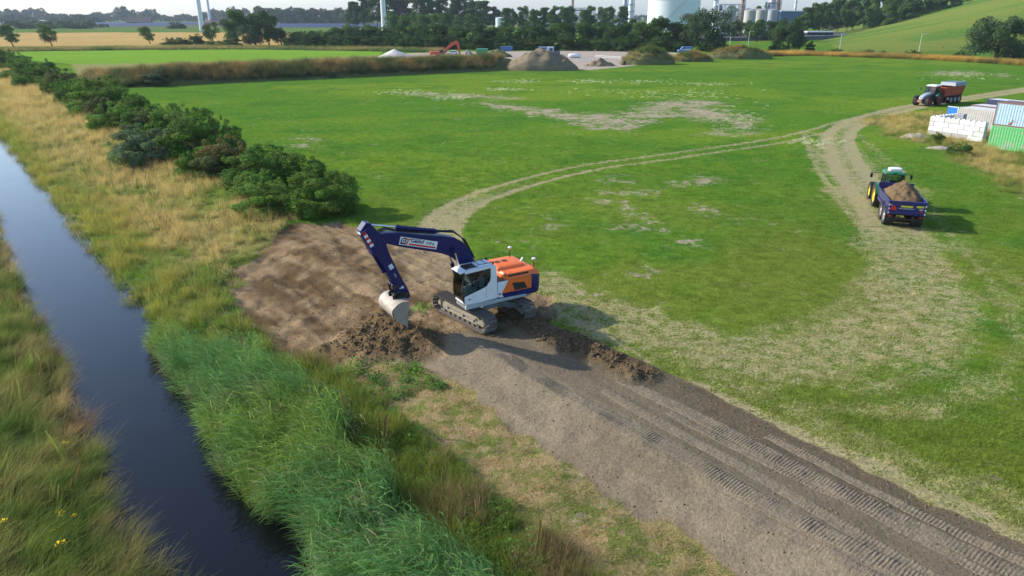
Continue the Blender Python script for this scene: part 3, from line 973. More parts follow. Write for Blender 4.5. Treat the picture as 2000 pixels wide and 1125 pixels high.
# reeds at the right-hand water line
x, y, s_ = along(4200, -1.5, 3.3, 7.5, 34, 201)
lim = 1.75 + 2.2 * (fbm(x * .35, y * .35, 3, 202) - .5) + 0.7 * sstep(16, 22, y) - 2.4 * sstep(27.5, 33, y)
low = -1.7 + 2.4 * (fbm(x * .5, y * .5, 3, 203)) * 1.0 + 1.0 * sstep(22, 32, y) - .5
m = (s_ < lim) & (s_ > low)
x, y, s_ = x[m], y[m], s_[m]
f = fbm(x * .4, y * .4, 3, 204)
c = mixc((0.115, 0.220, 0.062), (0.160, 0.238, 0.045), sstep(.38, .62, f)) * g.uniform(.8, 1.2, (len(x), 1))
z = np.maximum(zf(x, y), WATER_Z - .15)
mm = in_view(x, y, z)
hgt = 0.72 + 0.55 * fbm(x * .8, y * .8, 3, 205)
c = c + (np.array((.26, .22, .11)) - c) * ((g.uniform(0, 1, len(x)) < .07) * .8)[:, None]
scatter('reeds', np.stack([x, y, z - .05], 1)[mm], c[mm], (hgt * g.uniform(.72, 1.08, len(x)) * (0.8 + 0.25 * sstep(-1.5, .5, s_)) * (1 - .3 * sstep(24, 32, y)))[mm], ['reed0', 'reed1', 'reed2'], rotz=g.normal(0, .75, mm.sum()), tilt=.16,
        label='tall blue-green reeds along the right bank of the canal', category='reeds')

# mixed long grass between reeds and mown strip, and on the bank further off
x, y, s_ = along(12500, -0.3, 12.5, 7.0, 230, 210)
pad, strip, h1, h2, soil = masks_at(x, y)
mown_e = 5.15 + 0.8 * (fbm(x * .5, y * .5, 2, 211) - .5)
nearb = y < 30
m = (soil < .25) & np.where(nearb, (s_ > 1.3) & (s_ < mown_e), True)
m &= ~(nearb & (s_ > 4.9))
x, y, s_ = x[m], y[m], s_[m]
f = fbm(x * .22, y * .22, 3, 212); f3 = fbm(x * .6, y * .6, 3, 213)
tan = np.array((0.37, 0.30, 0.135)); grn = np.array((0.135, 0.215, 0.035)); ylw = np.array((0.25, 0.245, 0.06)); brn = np.array((0.15, 0.14, 0.05))
far = sstep(26, 40, y)
c = mixc(grn, ylw, sstep(.35, .6, f3) * (0.35 + 0.65 * far))
c = c * (1 - .15 * (1 - far))[:, None]
c = c + (tan - c) * (far * sstep(2.0, 5.5, s_ + 4 * (f - .5)) * sstep(.3, .5, f3 * .5 + f * .5))[:, None]
c = c + (tan - c) * (sstep(45, 80, y) * 0.6 * sstep(1, 3, s_))[:, None]
c = c + (brn - c) * ((1 - far) * 0.15 * sstep(3.2, 4.6, s_) * sstep(.45, .6, f))[:, None]
c = c * g.uniform(.75, 1.25, (len(x), 1))
sc = g.uniform(.6, 1.05, len(x)) * (1 + 0.9 * sstep(50, 160, y)) * (0.75 + .35 * sstep(.4, .6, f3))
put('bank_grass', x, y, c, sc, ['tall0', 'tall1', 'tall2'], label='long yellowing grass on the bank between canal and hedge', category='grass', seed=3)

# green leafy weeds on the bank and along the pad's edge
x, y, s_ = along(4200, 0.0, 10.5, 7.5, 130, 220)
pad, strip, h1, h2, soil = masks_at(x, y)
psd = poly_sd(PAD, x, y)
edge = (psd > -2.6) & (psd < -.1) & (s_ < 7.5) & (y < 40)
patch = fbm(x * .3, y * .3, 3, 221) > .56
lowb = (y < 26) & (s_ > 3.9) & (s_ < 5.0) & (fbm(x * .5, y * .5, 2, 222) > .42)
m = (soil < .3) & (edge | (patch & (y > 28) & (s_ < 7)) | lowb | ((y < 30) & (s_ > 1.5) & (s_ < 5) & (fbm(x * .5, y * .5, 3, 224) > .45)))
x, y, s_ = x[m], y[m], s_[m]
c = mixc((0.055, 0.13, 0.024), (0.115, 0.20, 0.035), fbm(x * .7, y * .7, 2, 223) * 2 - .5) * g.uniform(.8, 1.2, (len(x), 1))
put('bank_weeds', x, y, c, g.uniform(.55, 1.0, len(x)), ['herb0', 'herb1', 'herb2'], label='low green leafy weeds on the canal bank', category='weeds', seed=4)

x, y, s_ = along(900, 2.6, 5.0, 8, 26, 226)
m = fbm(x * .45, y * .45, 3, 227) > .68
put('seed_head_grass', x[m], y[m], np.ones((m.sum(), 3)) * np.array((.20, .155, .095)) * g.uniform(.7, 1.2, (m.sum(), 1)), g.uniform(.7, 1.1, m.sum()), ['tall0', 'tall1'], label='patches of pinkish brown seed heads right of the reeds', category='grass', seed=16)

# left bank: rank grass leaning over the water
x, y, s_ = along(9500, -14.5, -4.0, 6.5, 150, 230)
m = s_ < -4.55 + 1.1 * (fbm(x * .45, y * .45, 3, 233) - .42)
x, y, s_ = x[m], y[m], s_[m]
f = fbm(x * .35, y * .35, 3, 231); f3 = fbm(x * .9, y * .9, 3, 232)
wl = sstep(-6.4, -4.9, s_)
c = mixc((0.110, 0.180, 0.036), (0.225, 0.225, 0.080), sstep(.38, .64, f3))
c = mixc(c, (0.36, 0.28, 0.15), wl * sstep(.4, .6, f) * .9)
c = c + (np.array((0.20, 0.10, 0.055)) - c) * (wl * (fbm(x * .8, y * .8, 2, 236) > .72) * .7)[:, None]
c = c * g.uniform(.7, 1.3, (len(x), 1))
z = zf(x, y); mm = in_view(x, y, z)
scatter('waterside_grass', np.stack([x, y, z - .03], 1)[mm], c[mm], (g.uniform(.7, 1.15, len(x)) * (1 + .5 * sstep(50, 140, y)))[mm], ['lean0', 'lean1', 'lean2'], rotz=g.normal(0, .45, mm.sum()), tilt=.12, seed=5,
        label='rank brown and green grass on the left bank leaning over the water', category='grass')
x, y, s_ = along(2600, -14.5, -5.2, 6.5, 80, 240)
m = fbm(x * .45, y * .45, 3, 241) > .5
x, y = x[m], y[m]
c = mixc((0.065, 0.13, 0.026), (0.12, 0.19, 0.035), fbm(x, y, 2, 242) * 2 - .5) * g.uniform(.75, 1.25, (len(x), 1))
put('waterside_weeds', x, y, c, g.uniform(.5, 1.0, len(x)), ['herb0', 'herb1', 'herb2'], label='dark green weeds among the grass of the left bank', category='weeds', seed=6)

# brown seed stalks and broad-leaved docks standing among the grass of both banks
for i in range(2):
    source('stalk%d' % i, join_np([blades(7, .22, .8, 1.5, .022, spread=.16, curl=.15, seed=160 + i, head=1.7, tip=(1, .9, .8), root=(1, 1.2, .8), jit=.3), herb_clump(16, .28, .3, .24, 162 + i)]))
gs = np.random.default_rng(245)
x, y, s_ = along(900, -13.5, 11, 7.5, 70, 246)
pad, strip, h1, h2, soil = masks_at(x, y)
m = (soil < .1) & ((s_ < -4.9) | (s_ > 2.0)) & ~((s_ > 4.7) & (y < 30)) & (fbm(x * .4, y * .4, 3, 247) > .46)
put('seed_stalks', x[m], y[m], mixc((.15, .10, .055), (.12, .16, .04), gs.uniform(0, 1, m.sum())) * gs.uniform(.7, 1.2, (m.sum(), 1)), gs.uniform(.6, 1.1, m.sum()), ['stalk0', 'stalk1'], label='brown seed stalks standing among the grass of both banks', category='weeds', seed=19)

# mown strip: cut grass lying flat, and regrowth
x, y, s_ = along(4200, 4.7, 8.0, 6.5, 31, 250)
pad, strip, h1, h2, soil = masks_at(x, y)
m = soil < .35
x, y, s_ = x[m], y[m], s_[m]
f = fbm(x * .9, y * .9, 3, 251)
c = mixc((0.16, 0.185, 0.05), (0.40, 0.30, 0.155), sstep(.36, .58, f)) * g.uniform(.75, 1.2, (len(x), 1))
put('cut_grass', x, y, c, g.uniform(.6, 1.2, len(x)), ['hay0', 'hay1', 'hay2', 'short0'], label='mown strip of cut hay and short grass beside the scraped soil', category='hay', seed=7)

# short grass of the field, in the near half
n = 70000
gy = np.random.default_rng(260)
yy = 11.0 * (110 / 11.0) ** gy.uniform(0, 1, n); xx = (gy.uniform(-.75, .95, n)) * yy
m = canal_s(xx, yy) > 12.0
xx, yy = xx[m], yy[m]
pad, strip, h1, h2, soil, straw, mown, bare = full_masks(xx, yy)
keep = (soil < .3) & (gy.uniform(0, 1, len(xx)) > sstep(35, 108, yy)) & (gy.uniform(0, 1, len(xx)) > bare * 1.2) & (gy.uniform(0, 1, len(xx)) > (straw - .22) * 1.8)
xx, yy, straw, bare = xx[keep], yy[keep], straw[keep], bare[keep]
f = fbm(xx * .12, yy * .12, 3, 83); f3 = fbm(xx * .8, yy * .8, 3, 262)
c = mixc((0.085, 0.185, 0.018), (0.135, 0.205, 0.026), sstep(.35, .65, f3))
c = mixc(c, (0.16, 0.185, 0.035), sstep(.35, .6, f) * (1 - sstep(30, 70, yy)) * .6)
c = mixc(c, (0.42, 0.36, 0.19), sstep(.1, .6, straw) * g.uniform(0, 1.5, len(xx)))
c = c * g.uniform(.78, 1.22, (len(xx), 1))
put('field_grass', xx, yy, c, g.uniform(.6, 1.15, len(xx)) * (1 + .8 * sstep(30, 80, yy)), ['short0', 'short1', 'short2'], label='short green grass of the large field', category='grass', seed=8)

# rank dry grass round the containers and along the track's outer side
n = 9500
gy = np.random.default_rng(270)
yy = gy.uniform(RANK[:, 1].min() - 4, RANK[:, 1].max() + 4, n); xx = gy.uniform(RANK[:, 0].min() - 4, min(RANK[:, 0].max(), 85), n)
sd = poly_sd(RANK, xx, yy)
m = sd + 5 * (fbm(xx * .3, yy * .3, 3, 85) - .5) > 0
xx, yy = xx[m], yy[m]
c = mixc((0.13, 0.165, 0.035), (0.36, 0.29, 0.12), sstep(.28, .52, fbm(xx * .35, yy * .35, 3, 271))) * g.uniform(.75, 1.25, (len(xx), 1))
put('dry_verge_grass', xx, yy, c, g.uniform(.7, 1.2, len(xx)) * .8, ['tall0', 'tall1', 'tall2'], label='dry rank grass between the track and the white block wall', category='grass', seed=9)

# tall brown grass on the earth bank across the field
n = 8500
gy = np.random.default_rng(280)
t = gy.uniform(0, 1, n); k = (t * (len(BERM) - 1)); i0 = k.astype(int).clip(0, len(BERM) - 2); fr = (k - i0)[:, None]
P = BERM[i0] * (1 - fr) + BERM[i0 + 1] * fr
P = P + gy.uniform(-8.2, 6.5, (n, 1)) * np.array([0.25, 0.97])
xx, yy = P[:, 0], P[:, 1]
ff = fbm(xx * .12, yy * .12, 3, 281); f4 = fbm(xx * .5, yy * .5, 2, 282)
c = mixc((0.095, 0.115, 0.045), (0.205, 0.155, 0.070), sstep(.3, .62, ff))
c = mixc(c, (0.06, 0.10, 0.05), sstep(.6, .7, f4) * .8) * g.uniform(.5, 1.5, (n, 1))
put('embankment_grass', xx, yy, c, gy.uniform(.9, 2.0, n) * (.75 + .7 * f4), ['tall0', 'tall1', 'tall2'], label='tall brown grass covering the earth bank across the field', category='grass', seed=10)

# strips of tall grass along the far field edges
def strip_grass(name, pix, half, n, c0, c1, scl, seed, label):
    L_ = smooth_line([at(*p) for p in pix], 5)
    gg = np.random.default_rng(seed)
    k = gg.uniform(0, 1, n) * (len(L_) - 1); i0 = k.astype(int).clip(0, len(L_) - 2); fr = (k - i0)[:, None]
    P = L_[i0] * (1 - fr) + L_[i0 + 1] * fr
    P = P + gg.uniform(-half, half, (n, 1)) * np.array([0.1, 1.0])
    f_ = fbm(P[:, 0] * .07, P[:, 1] * .2, 3, seed)
    c = mixc(c0, c1, sstep(.35, .65, f_)) * gg.uniform(.7, 1.3, (n, 1))
    return put(name, P[:, 0], P[:, 1], c, gg.uniform(.8, 1.2, n) * scl, ['tall0', 'tall1', 'tall2'], label=label, category='grass', seed=seed)
strip_grass('ditch_grass', [(-120, 103), (0, 100), (200, 97), (420, 95), (640, 97), (860, 101)], 9, 4200, (0.07, 0.11, 0.035), (0.22, 0.19, 0.08), 1.9, 290, 'strip of tall ditch grass behind the bright green field')
strip_grass('verge_grass', [(1490, 109), (1560, 107), (1660, 110), (1800, 115), (1900, 121), (2100, 133)], 7, 4200, (0.13, 0.12, 0.04), (0.36, 0.25, 0.07), 1.8, 291, 'strip of golden grass at the foot of the green hill')

# one green tuft left standing beside the near track
for i_, (px_, py_) in enumerate(((815, 600), (826, 606), (836, 598), (820, 592))):
    p_ = G(px_, py_)
    GT_ = (GT_ if i_ else []) + [(p_.x, p_.y)]
GT_ = np.array(GT_)
put('green_tuft', GT_[:, 0], GT_[:, 1], np.ones((4, 3)) * np.array((.11, .24, .03)), np.array((.8, .6, .7, .7)), ['herb0', 'herb1'], label='bright green tuft of weeds between bucket and near track', category='weeds', seed=17)

# loose clods and crumbs on the turned soil
def clod(seed):
    b = bmesh.new(); bmesh.ops.create_icosphere(b, subdivisions=2, radius=1.0)
    gg = np.random.default_rng(seed)
    V = np.array([v.co[:] for v in b.verts]); b.verts.index_update()
    F_ = np.array([[v.index for v in f.verts] for f in b.faces]); b.free()
    nz = 1 + .9 * (fbm(V[:, 0] * 1.3 + V[:, 2], V[:, 1] * 1.3 - V[:, 2], 3, seed) - .5)
    V = V * nz[:, None] * np.array([1, .8, .65])
    return V, F_, np.ones((len(V), 3)) * (.8 + .4 * gg.uniform(0, 1, (len(V), 1)))
M_CLOD = leaf_mat('soil_clod', 'tint', instancer=True, trans=0.0, rough=0.95)
for i in range(3):
    source('clod%d' % i, clod(300 + i), M_CLOD)
n = 110000
gy = np.random.default_rng(310)
xx = gy.uniform(-18, 16, n); yy = gy.uniform(9, 42, n)
pad, strip, h1, h2, soil = masks_at(xx, yy)
hp = np.maximum(h1, h2)
pr = 0.9 * hp + 0.30 * pad * (fbm(xx * .5, yy * .5, 3, 311) > .48) + 0.05 * strip + .02 * (soil > .3)
m = gy.uniform(0, 1, n) < pr
xx, yy, hp = xx[m], yy[m], hp[m]
c = mixc((0.185, 0.130, 0.080), (0.125, 0.083, 0.045), hp * gy.uniform(.4, 1.2, len(xx))) * gy.uniform(.75, 1.3, (len(xx), 1))
sc = 0.014 + 0.035 * gy.uniform(0, 1, len(xx)) ** 3 + hp * 0.075 * gy.uniform(0, 1, len(xx)) ** 4
put('soil_clods', xx, yy, c, sc, ['clod0', 'clod1', 'clod2'], dz=0.0, tilt=.8, label='loose brown clods on the turned soil', category='soil', seed=11)
# straw scraps lying on the scraped soil
xx = gy.uniform(-6, 18, 5000); yy = gy.uniform(9, 30, 5000)
pad, strip, h1, h2, soil = masks_at(xx, yy)
m = (strip > .6) & (gy.uniform(0, 1, 5000) < .14 + .5 * (canal_s(xx, yy) > 13))
source('straw0', blades(5, 0.12, 0.01, 0.05, 0.012, spread=5, curl=.1, segs=1, seed=330, jit=.3))
put('straw_scraps', xx[m], yy[m], np.ones((m.sum(), 3)) * np.array((.42, .34, .2)) * gy.uniform(.6, 1.2, (m.sum(), 1)), gy.uniform(.6, 1.5, m.sum()), ['straw0'], dz=.03, label='pale scraps of straw on the scraped soil', category='straw', seed=12)
# scraps floating at the water's edges
x, y, s_ = along(420, -4.6, 0.2, 9, 60, 350)
m = (s_ > -.9) | (s_ < -3.9) | (gy.uniform(0, 1, 420) < .05)
scatter('floating_scraps', np.stack([x, y, 0 * x + WATER_Z - .005], 1)[m], np.ones((m.sum(), 3)) * np.array((.22, .21, .12)) * gy.uniform(.5, 1.3, (m.sum(), 1)), gy.uniform(.4, 1.1, m.sum()), ['straw0'], tilt=.02, label='scraps of dead reed floating along the canal edges', category='reed litter', seed=18)
# yellow and white flowers on the left bank and the bare parts of the field
def flower_src():
    V, F_, T = herb_clump(14, .12, .1, .07, 340)
    V[:, 2] += .75
    return V, F_, T
source('flower0', flower_src())
gy = np.random.default_rng(341)
x, y, s_ = along(170, -13, -5.2, 8, 40, 342)
m = fbm(x * .5, y * .5, 2, 343) > .5
put('yellow_flowers', x[m], y[m], np.ones((m.sum(), 3)) * np.array((.75, .50, .02)), gy.uniform(.7, 1.2, m.sum()), ['flower0'], label='yellow flower heads among the grass of the left bank', category='flowers', seed=13)
pp = [(800, 182, 60, 6), (1020, 160, 60, 4), (1150, 160, 40, 4), (880, 192, 40, 4), (1330, 188, 120, 6), (1440, 230, 60, 26), (1260, 180, 200, 6), (1250, 160, 90, 4), (980, 175, 40, 3), (1380, 165, 60, 3), (1600, 280, 60, 8), (1890, 150, 60, 8)]
xs, ys_ = [], []
for (cx, cy, rx, ry) in pp:
    for k in range(70):
        p = at(cx + gy.normal() * rx * .5, cy + gy.normal() * ry * .5); xs.append(p.x); ys_.append(p.y)
xs = np.array(xs); ys_ = np.array(ys_)
source('daisy0', herb_clump(22, .3, .2, .12, 345))
put('pale_flowers', xs, ys_, np.ones((len(xs), 3)) * np.array((.52, .56, .34)) * gy.uniform(.7, 1.1, (len(xs), 1)), gy.uniform(.7, 1.5, len(xs)), ['daisy0'], label='pale flowering weeds round the bare patches of the field', category='flowers', seed=14)
# ------------------------------------------------------------------ bushes and trees
M_LEAF = leaf_mat('tree_leaf', 'tint', trans=0.3, rough=0.75)
M_BARK = mat('bark', (0.11, 0.085, 0.06), 0.9, var=.3, scale=9, bump=.5, bscale=14)

def leaf_cloud(lobes, n, leaf, seed, shell=0.55, up=0.25, hue=(0.16, 0.10, 0.16), droop=0.0):
    """leaf-sized rhombs spread over and into overlapping lobes (x, y, z, rx, rz); per-lobe and per-leaf colour"""
    g = np.random.default_rng(seed)
    Lb = np.array(lobes, float)
    w = Lb[:, 3] ** 2 + Lb[:, 3] * Lb[:, 4]
    li = g.choice(len(Lb), n, p=w / w.sum())
    d = g.normal(size=(n, 3)); d /= np.linalg.norm(d, axis=1)[:, None]
    d[:, 2] += up; d /= np.linalg.norm(d, axis=1)[:, None]
    rad = shell + (1 - shell) * g.uniform(0, 1, n) ** 0.5
    clump = fbm(d[:, 0] * 2.3 + li * 7.7, d[:, 1] * 2.3 + d[:, 2] * 1.7, 3, seed)
    rad = rad * (0.72 + 0.6 * clump)
    P = Lb[li, :3] + d * rad[:, None] * Lb[li][:, [3, 3, 4]]
    P[:, 2] -= droop * np.abs(g.normal(0, 1, n)) * leaf * 4
    nrm = d + g.normal(0, .75, (n, 3)); nrm /= np.linalg.norm(nrm, axis=1)[:, None]
    t = np.cross(nrm, g.normal(size=(n, 3))); t /= np.linalg.norm(t, axis=1)[:, None] + 1e-9
    if droop:
        t[:, 2] -= droop * 1.5; t /= np.linalg.norm(t, axis=1)[:, None]
    b = np.cross(nrm, t)
    s_ = leaf * g.uniform(.55, 1.35, n)[:, None]
    asp = 0.55 if not droop else 0.32
    V = np.stack([P - t * s_, P + b * s_ * asp + nrm * s_ * .12, P + t * s_, P - b * s_ * asp + nrm * s_ * .12], 1)
    F_ = np.arange(4 * n).reshape(n, 4)
    lc = 1 + .34 * (g.uniform(0, 1, (len(Lb), 1)) - .5) + np.array(hue) * (g.uniform(0, 1, (len(Lb), 3)) - .5)
    c = lc[li] * (1 + .5 * (g.uniform(0, 1, (n, 1)) - .5)) * (1 + np.array(hue) * (g.uniform(0, 1, (n, 3)) - .5))
    return V.reshape(-1, 3), F_, np.repeat(c, 4, 0)

def lobes_for(kind, seed):
    g = np.random.default_rng(seed)
    out = []
    if kind == 'bush':            # unit box: 1 wide, 1 high; several stems from the ground
        for i in range(26):
            a = g.uniform(0, 6.283); r = .40 * math.sqrt(g.uniform(0, 1))
            zc = g.uniform(.18, .82) * (1 - .30 * (r / .4) ** 2)
            out.append((r * math.cos(a), r * math.sin(a), zc, g.uniform(.07, .17), g.uniform(.07, .17)))
        for i in range(10):
            a = i / 10 * 6.283 + g.uniform(0, .5)
            out.append((.36 * math.cos(a), .36 * math.sin(a), g.uniform(.10, .28), g.uniform(.10, .17), g.uniform(.10, .17)))
        for i in range(14):       # stray shoots breaking the outline
            a = g.uniform(0, 6.283); r = g.uniform(.1, .5)
            out.append((r * math.cos(a), r * math.sin(a), (.93 - .55 * (r / .5) ** 2) * g.uniform(.9, 1.08), g.uniform(.03, .06), g.uniform(.05, .10)))
    elif kind == 'round':
        for i in range(24):
            a = g.uniform(0, 6.283); zc = g.uniform(.14, .86)
            rm = .36 * math.sqrt(max(.05, 1 - ((zc - .45) / .58) ** 2)) * math.sqrt(g.uniform(.1, 1))
            out.append((rm * math.cos(a), rm * math.sin(a), zc, g.uniform(.12, .2), g.uniform(.09, .16)))
    elif kind == 'poplar':
        for i in range(22):
            a = g.uniform(0, 6.283); zc = .30 + .64 * i / 21
            rm = .30 * (1 - ((zc - .55) / .62) ** 2) * math.sqrt(g.uniform(.05, 1))
            out.append((rm * math.cos(a), rm * math.sin(a), zc, g.uniform(.11, .2), g.uniform(.05, .085)))
    elif kind == 'willow':
        for i in range(34):
            a = g.uniform(0, 6.283); zc = g.uniform(.16, .88)
            rm = .40 * math.sqrt(max(.05, 1 - ((zc - .42) / .6) ** 2)) * math.sqrt(g.uniform(.15, 1))
            out.append((rm * math.cos(a), rm * math.sin(a), zc, g.uniform(.08, .15), g.uniform(.09, .17)))
    elif kind == 'young':
        for i in range(16):
            a = g.uniform(0, 6.283); zc = .28 + .66 * i / 15
            rm = .30 * (1 - ((zc - .55) / .5) ** 2) * math.sqrt(g.uniform(.05, 1))
            out.append((rm * math.cos(a) + .25 * (.3 - zc) , rm * math.sin(a), zc, g.uniform(.17, .28), g.uniform(.09, .14)))
    return out

def trunk_for(kind, seed):
    g = np.random.default_rng(seed)
    mb = MB()
    if kind == 'bush':
        for i in range(6):
            a = i / 6 * 6.283 + g.uniform(0, .6)
            mb.tube([(.03 * math.cos(a), .03 * math.sin(a), -.03), (.12 * math.cos(a), .12 * math.sin(a), .25), (.26 * math.cos(a), .26 * math.sin(a), .62)], [.014, .011, .004], 5)
    else:
        lean = -.22 if kind == 'young' else 0.0
        top = .8 if kind == 'poplar' else .6
        r = {'poplar': .018, 'willow': .035, 'young': .028, 'round': .028}[kind]
        mb.tube([(.06 * (kind == 'young'), 0, -.03), (.02 * (kind == 'young'), .004, .15), (lean * .35, -.005, top * .6), (lean, .01, top)], [r * 1.3, r, r * .7, r * .2], 7)
        for i in range(9):
            a = g.uniform(0, 6.283); z0 = g.uniform(.2, top * .85); L_ = g.uniform(.14, .3)
            x0 = lean * z0 / top
            mb.tube([(x0, 0, z0), (x0 + L_ * .6 * math.cos(a), L_ * .6 * math.sin(a), z0 + .07), (x0 + L_ * math.cos(a), L_ * math.sin(a), z0 + .16)], [r * .45, r * .3, r * .1], 5)
    return mb.mesh('trunk', M_BARK)

TV = {}
def variant(kind, k, n, leaf, **kw):
    V, F_, T = leaf_cloud(lobes_for(kind, 400 + k), n, leaf, 420 + k, **kw)
    TV[(kind, k)] = (mesh_np('crown', V, F_, M_LEAF, {'tint': ('POINT', T)}), trunk_for(kind, 440 + k))
for k in range(5): variant('bush', k, 27000, .0155, hue=(.3, .14, .3))
for k in range(5): variant('round', k, 4200, .030, shell=.5)
for k in range(4): variant('poplar', k, 5200, .026, shell=.25)
for k in range(3): variant('willow', k, 11000, .025, droop=.5, shell=.45, hue=(.2, .1, .25))
for k in range(2): variant('young', k, 3200, .034, shell=.25)

def plant(name, kind, k, loc, h, w, tint, label, category, group=None, rz=None, parts=('foliage', 'trunk')):
    cm, tm = TV[(kind, k)]
    e = empty(name, loc, (random.uniform(0, 6.283) if kind != 'young' else random.uniform(-.3, .3)) if rz is None else rz)
    tag(e, label, category, group)
    a = inst('crown', cm, e, scl=(w, w, h)); a.color = (*tint, 1)
    inst('stem' if kind == 'bush' else 'trunk', tm, e, scl=(w, w, h))
    return e

ORD = ['', 'first', 'second', 'third', 'fourth', 'fifth', 'sixth', 'seventh', 'eighth', 'ninth', 'tenth', 'eleventh', 'twelfth', 'thirteenth', 'fourteenth', 'fifteenth', 'sixteenth', 'seventeenth', 'eighteenth', 'nineteenth',
       'twentieth', 'twenty-first', 'twenty-second', 'twenty-third', 'twenty-fourth', 'twenty-fifth', 'twenty-sixth', 'twenty-seventh', 'twenty-eighth', 'twenty-ninth', 'thirtieth', 'thirty-first', 'thirty-second', 'thirty-third', 'thirty-fourth', 'thirty-fifth', 'thirty-sixth']

DK = (0.125, 0.225, 0.036); MD = (0.165, 0.275, 0.045); OL = (0.155, 0.185, 0.060); BL = (0.150, 0.225, 0.105); BR = (0.205, 0.185, 0.055)
# hedge beside the canal: (x0, x1, top, base, tint, variant, label)
HEDGE = [
    (568, 700, 333, 428, DK, 0, 'dark green bush at the near end of the hedge, beside the dug soil'),
    (468, 592, 362, 424, MD, 1, 'low weedy shrub just left of the bush at the hedge end'),
    (444, 592, 290, 374, DK, 2, 'large rounded dark bush, second tall one from the near hedge end'),
    (392, 490, 272, 346, BR, 3, 'olive brown bush with reddish leaves in the hedge by the canal'),
    (330, 466, 222, 320, DK, 4, 'wide dark bush with a flat top behind the blue-grey bramble'),
    (232, 352, 252, 326, BL, 0, 'blue-grey sprawling bramble on the water side of the hedge'),
    (255, 292, 312, 336, BL, 1, 'small blue-grey shrub alone in the tan grass before the bramble'),
    (282, 386, 204, 272, MD, 2, 'bright green bush just behind the blue-grey bramble'),
    (348, 392, 300, 348, MD, 3, 'small green bush between bramble and olive brown bush'),
    (186, 268, 206, 258, MD, 3, 'green bush bulging toward the canal, next beyond the bramble'),
    (226, 304, 186, 240, DK, 4, 'dark bush on the field side facing the end of the earth bank'),
    (148, 252, 158, 226, MD, 1, 'wide green bush in the hedge near the left end of the earth bank'),
    (112, 158, 162, 206, DK, 2, 'narrow dark bush halfway along the far hedge'),
    (96, 156, 136, 184, OL, 0, 'greyish olive bush in the far half of the hedge'),
    (36, 118, 128, 172, DK, 4, 'broad dark bush in the far half of the hedge near the left edge'),
    (70, 110, 118, 148, DK, 3, 'small dark bush on the field side of the far hedge'),
    (8, 80, 114, 156, MD, 2, 'green bush in the far hedge above the tan bank grass'),
    (-6, 56, 101, 136, DK, 1, 'dark bush at the left edge of the photo under the ditch grass'),
    (-60, 16, 104, 142, MD, 0, 'green bush cut by the left edge of the photo'),
    (560, 640, 312, 372, DK, 3, 'dark bush on the field side, behind the bush at the hedge end'),
    (400, 470, 232, 300, DK, 1, 'dark bush on the field side behind the olive brown bush'),
    (250, 330, 215, 270, OL, 4, 'olive bush tucked behind the blue-grey bramble'),
    (180, 240, 150, 190, DK, 0, 'dark bush where the hedge meets the earth bank'),
]
def px_scale(p):        # metres per photo pixel at a ground point
    dep = p.y * math.cos(PITCH) - (p.z - CAM_H) * math.sin(PITCH)
    return dep / FPX
for i, (x0, x1, yt, yb, tint, k, lab) in enumerate(HEDGE):
    p = G((x0 + x1) / 2, yb)
    mpp = px_scale(p)
    w = (x1 - x0) * mpp * 1.04; h = (yb - yt) * mpp * 1.04
    dirv = Vector((p.x, p.y, 0)).normalized()
    q = p + dirv * w * 0.42
    h = h * (1.0 if w < 1 else 0.88)
    plant('hedge_bush', 'bush', k, (q.x, q.y, float(zf0(q.x, q.y)) - .05), h * 1.18, w * 1.14, tint, lab, 'bush', 'bushes of the hedge beside the canal')
# lower scrub that closes the gaps of the hedge
gh = np.random.default_rng(470)
for i, y0 in enumerate((60, 66, 71, 79, 88, 98, 110, 124, 140, 158)):
    s_h = 13.8 + gh.uniform(-1.0, 1.4); xh = 8.1 - .8 * y0 + 1.2806 * s_h
    hh = gh.uniform(2.2, 3.0) * (1 + .004 * y0)
    plant('hedge_scrub', 'bush', i % 5, (xh, y0, -.1), hh, gh.uniform(3.4, 4.4) * (1 + .003 * y0), (DK, MD, OL, MD)[i % 4],
          'low scrub filling the hedge, %s from its near end' % ORD[i + 1], 'bush', 'scrub between the hedge bushes')
for i, y0 in enumerate((56, 63, 73, 82, 92, 103, 116, 131, 148, 168)):
    s_h = 12.4 + gh.uniform(-.8, .8); xh = 8.1 - .8 * y0 + 1.2806 * s_h
    plant('hedge_bramble', 'bush', (i + 2) % 5, (xh, y0, -.1), gh.uniform(1.6, 2.5) * (1 + .004 * y0), gh.uniform(3.2, 4.2) * (1 + .003 * y0), (MD, OL, MD, DK)[i % 4],
          'low bramble on the canal side of the hedge, %s from its near end' % ORD[i + 1], 'bush', 'brambles on the canal side of the hedge')
# ------------------------------------------------------------------ crawler excavator
M_NAVY = mat('navy_paint', (0.008, 0.010, 0.095), 0.42, var=.12, scale=3, dirt=.03, spec=.35)
M_ORANGE = mat('orange_paint', (0.88, 0.17, 0.022), 0.42, var=.06, scale=3, dirt=.04)
M_WHITE = mat('white_grey_paint', (0.80, 0.84, 0.84), 0.4, var=.05, scale=3, dirt=.07, coat=.2)
M_GREY = mat('grey_paint', (0.20, 0.23, 0.24), 0.5, var=.12, scale=4, dirt=.35)
M_DARK = mat('black_plastic', (0.012, 0.013, 0.014), 0.5, var=.2, scale=5)
M_STEEL = mat('worn_track_steel', (0.20, 0.18, 0.155), 0.55, metal=.35, var=.25, scale=6, dirt=.55, dirt_col=(.22, .17, .12), bump=.3, bscale=30)
M_MUD = mat('muddy_frame', (0.30, 0.27, 0.21), 0.8, var=.2, scale=4, dirt=.5, dirt_col=(.27, .20, .13), bump=.3, bscale=20)
M_BUCKET = mat('bare_bucket_steel', (0.40, 0.37, 0.32), 0.55, metal=.2, var=.2, scale=2.5, dirt=.75, dirt_col=(.25, .19, .13), bump=.2, bscale=14)
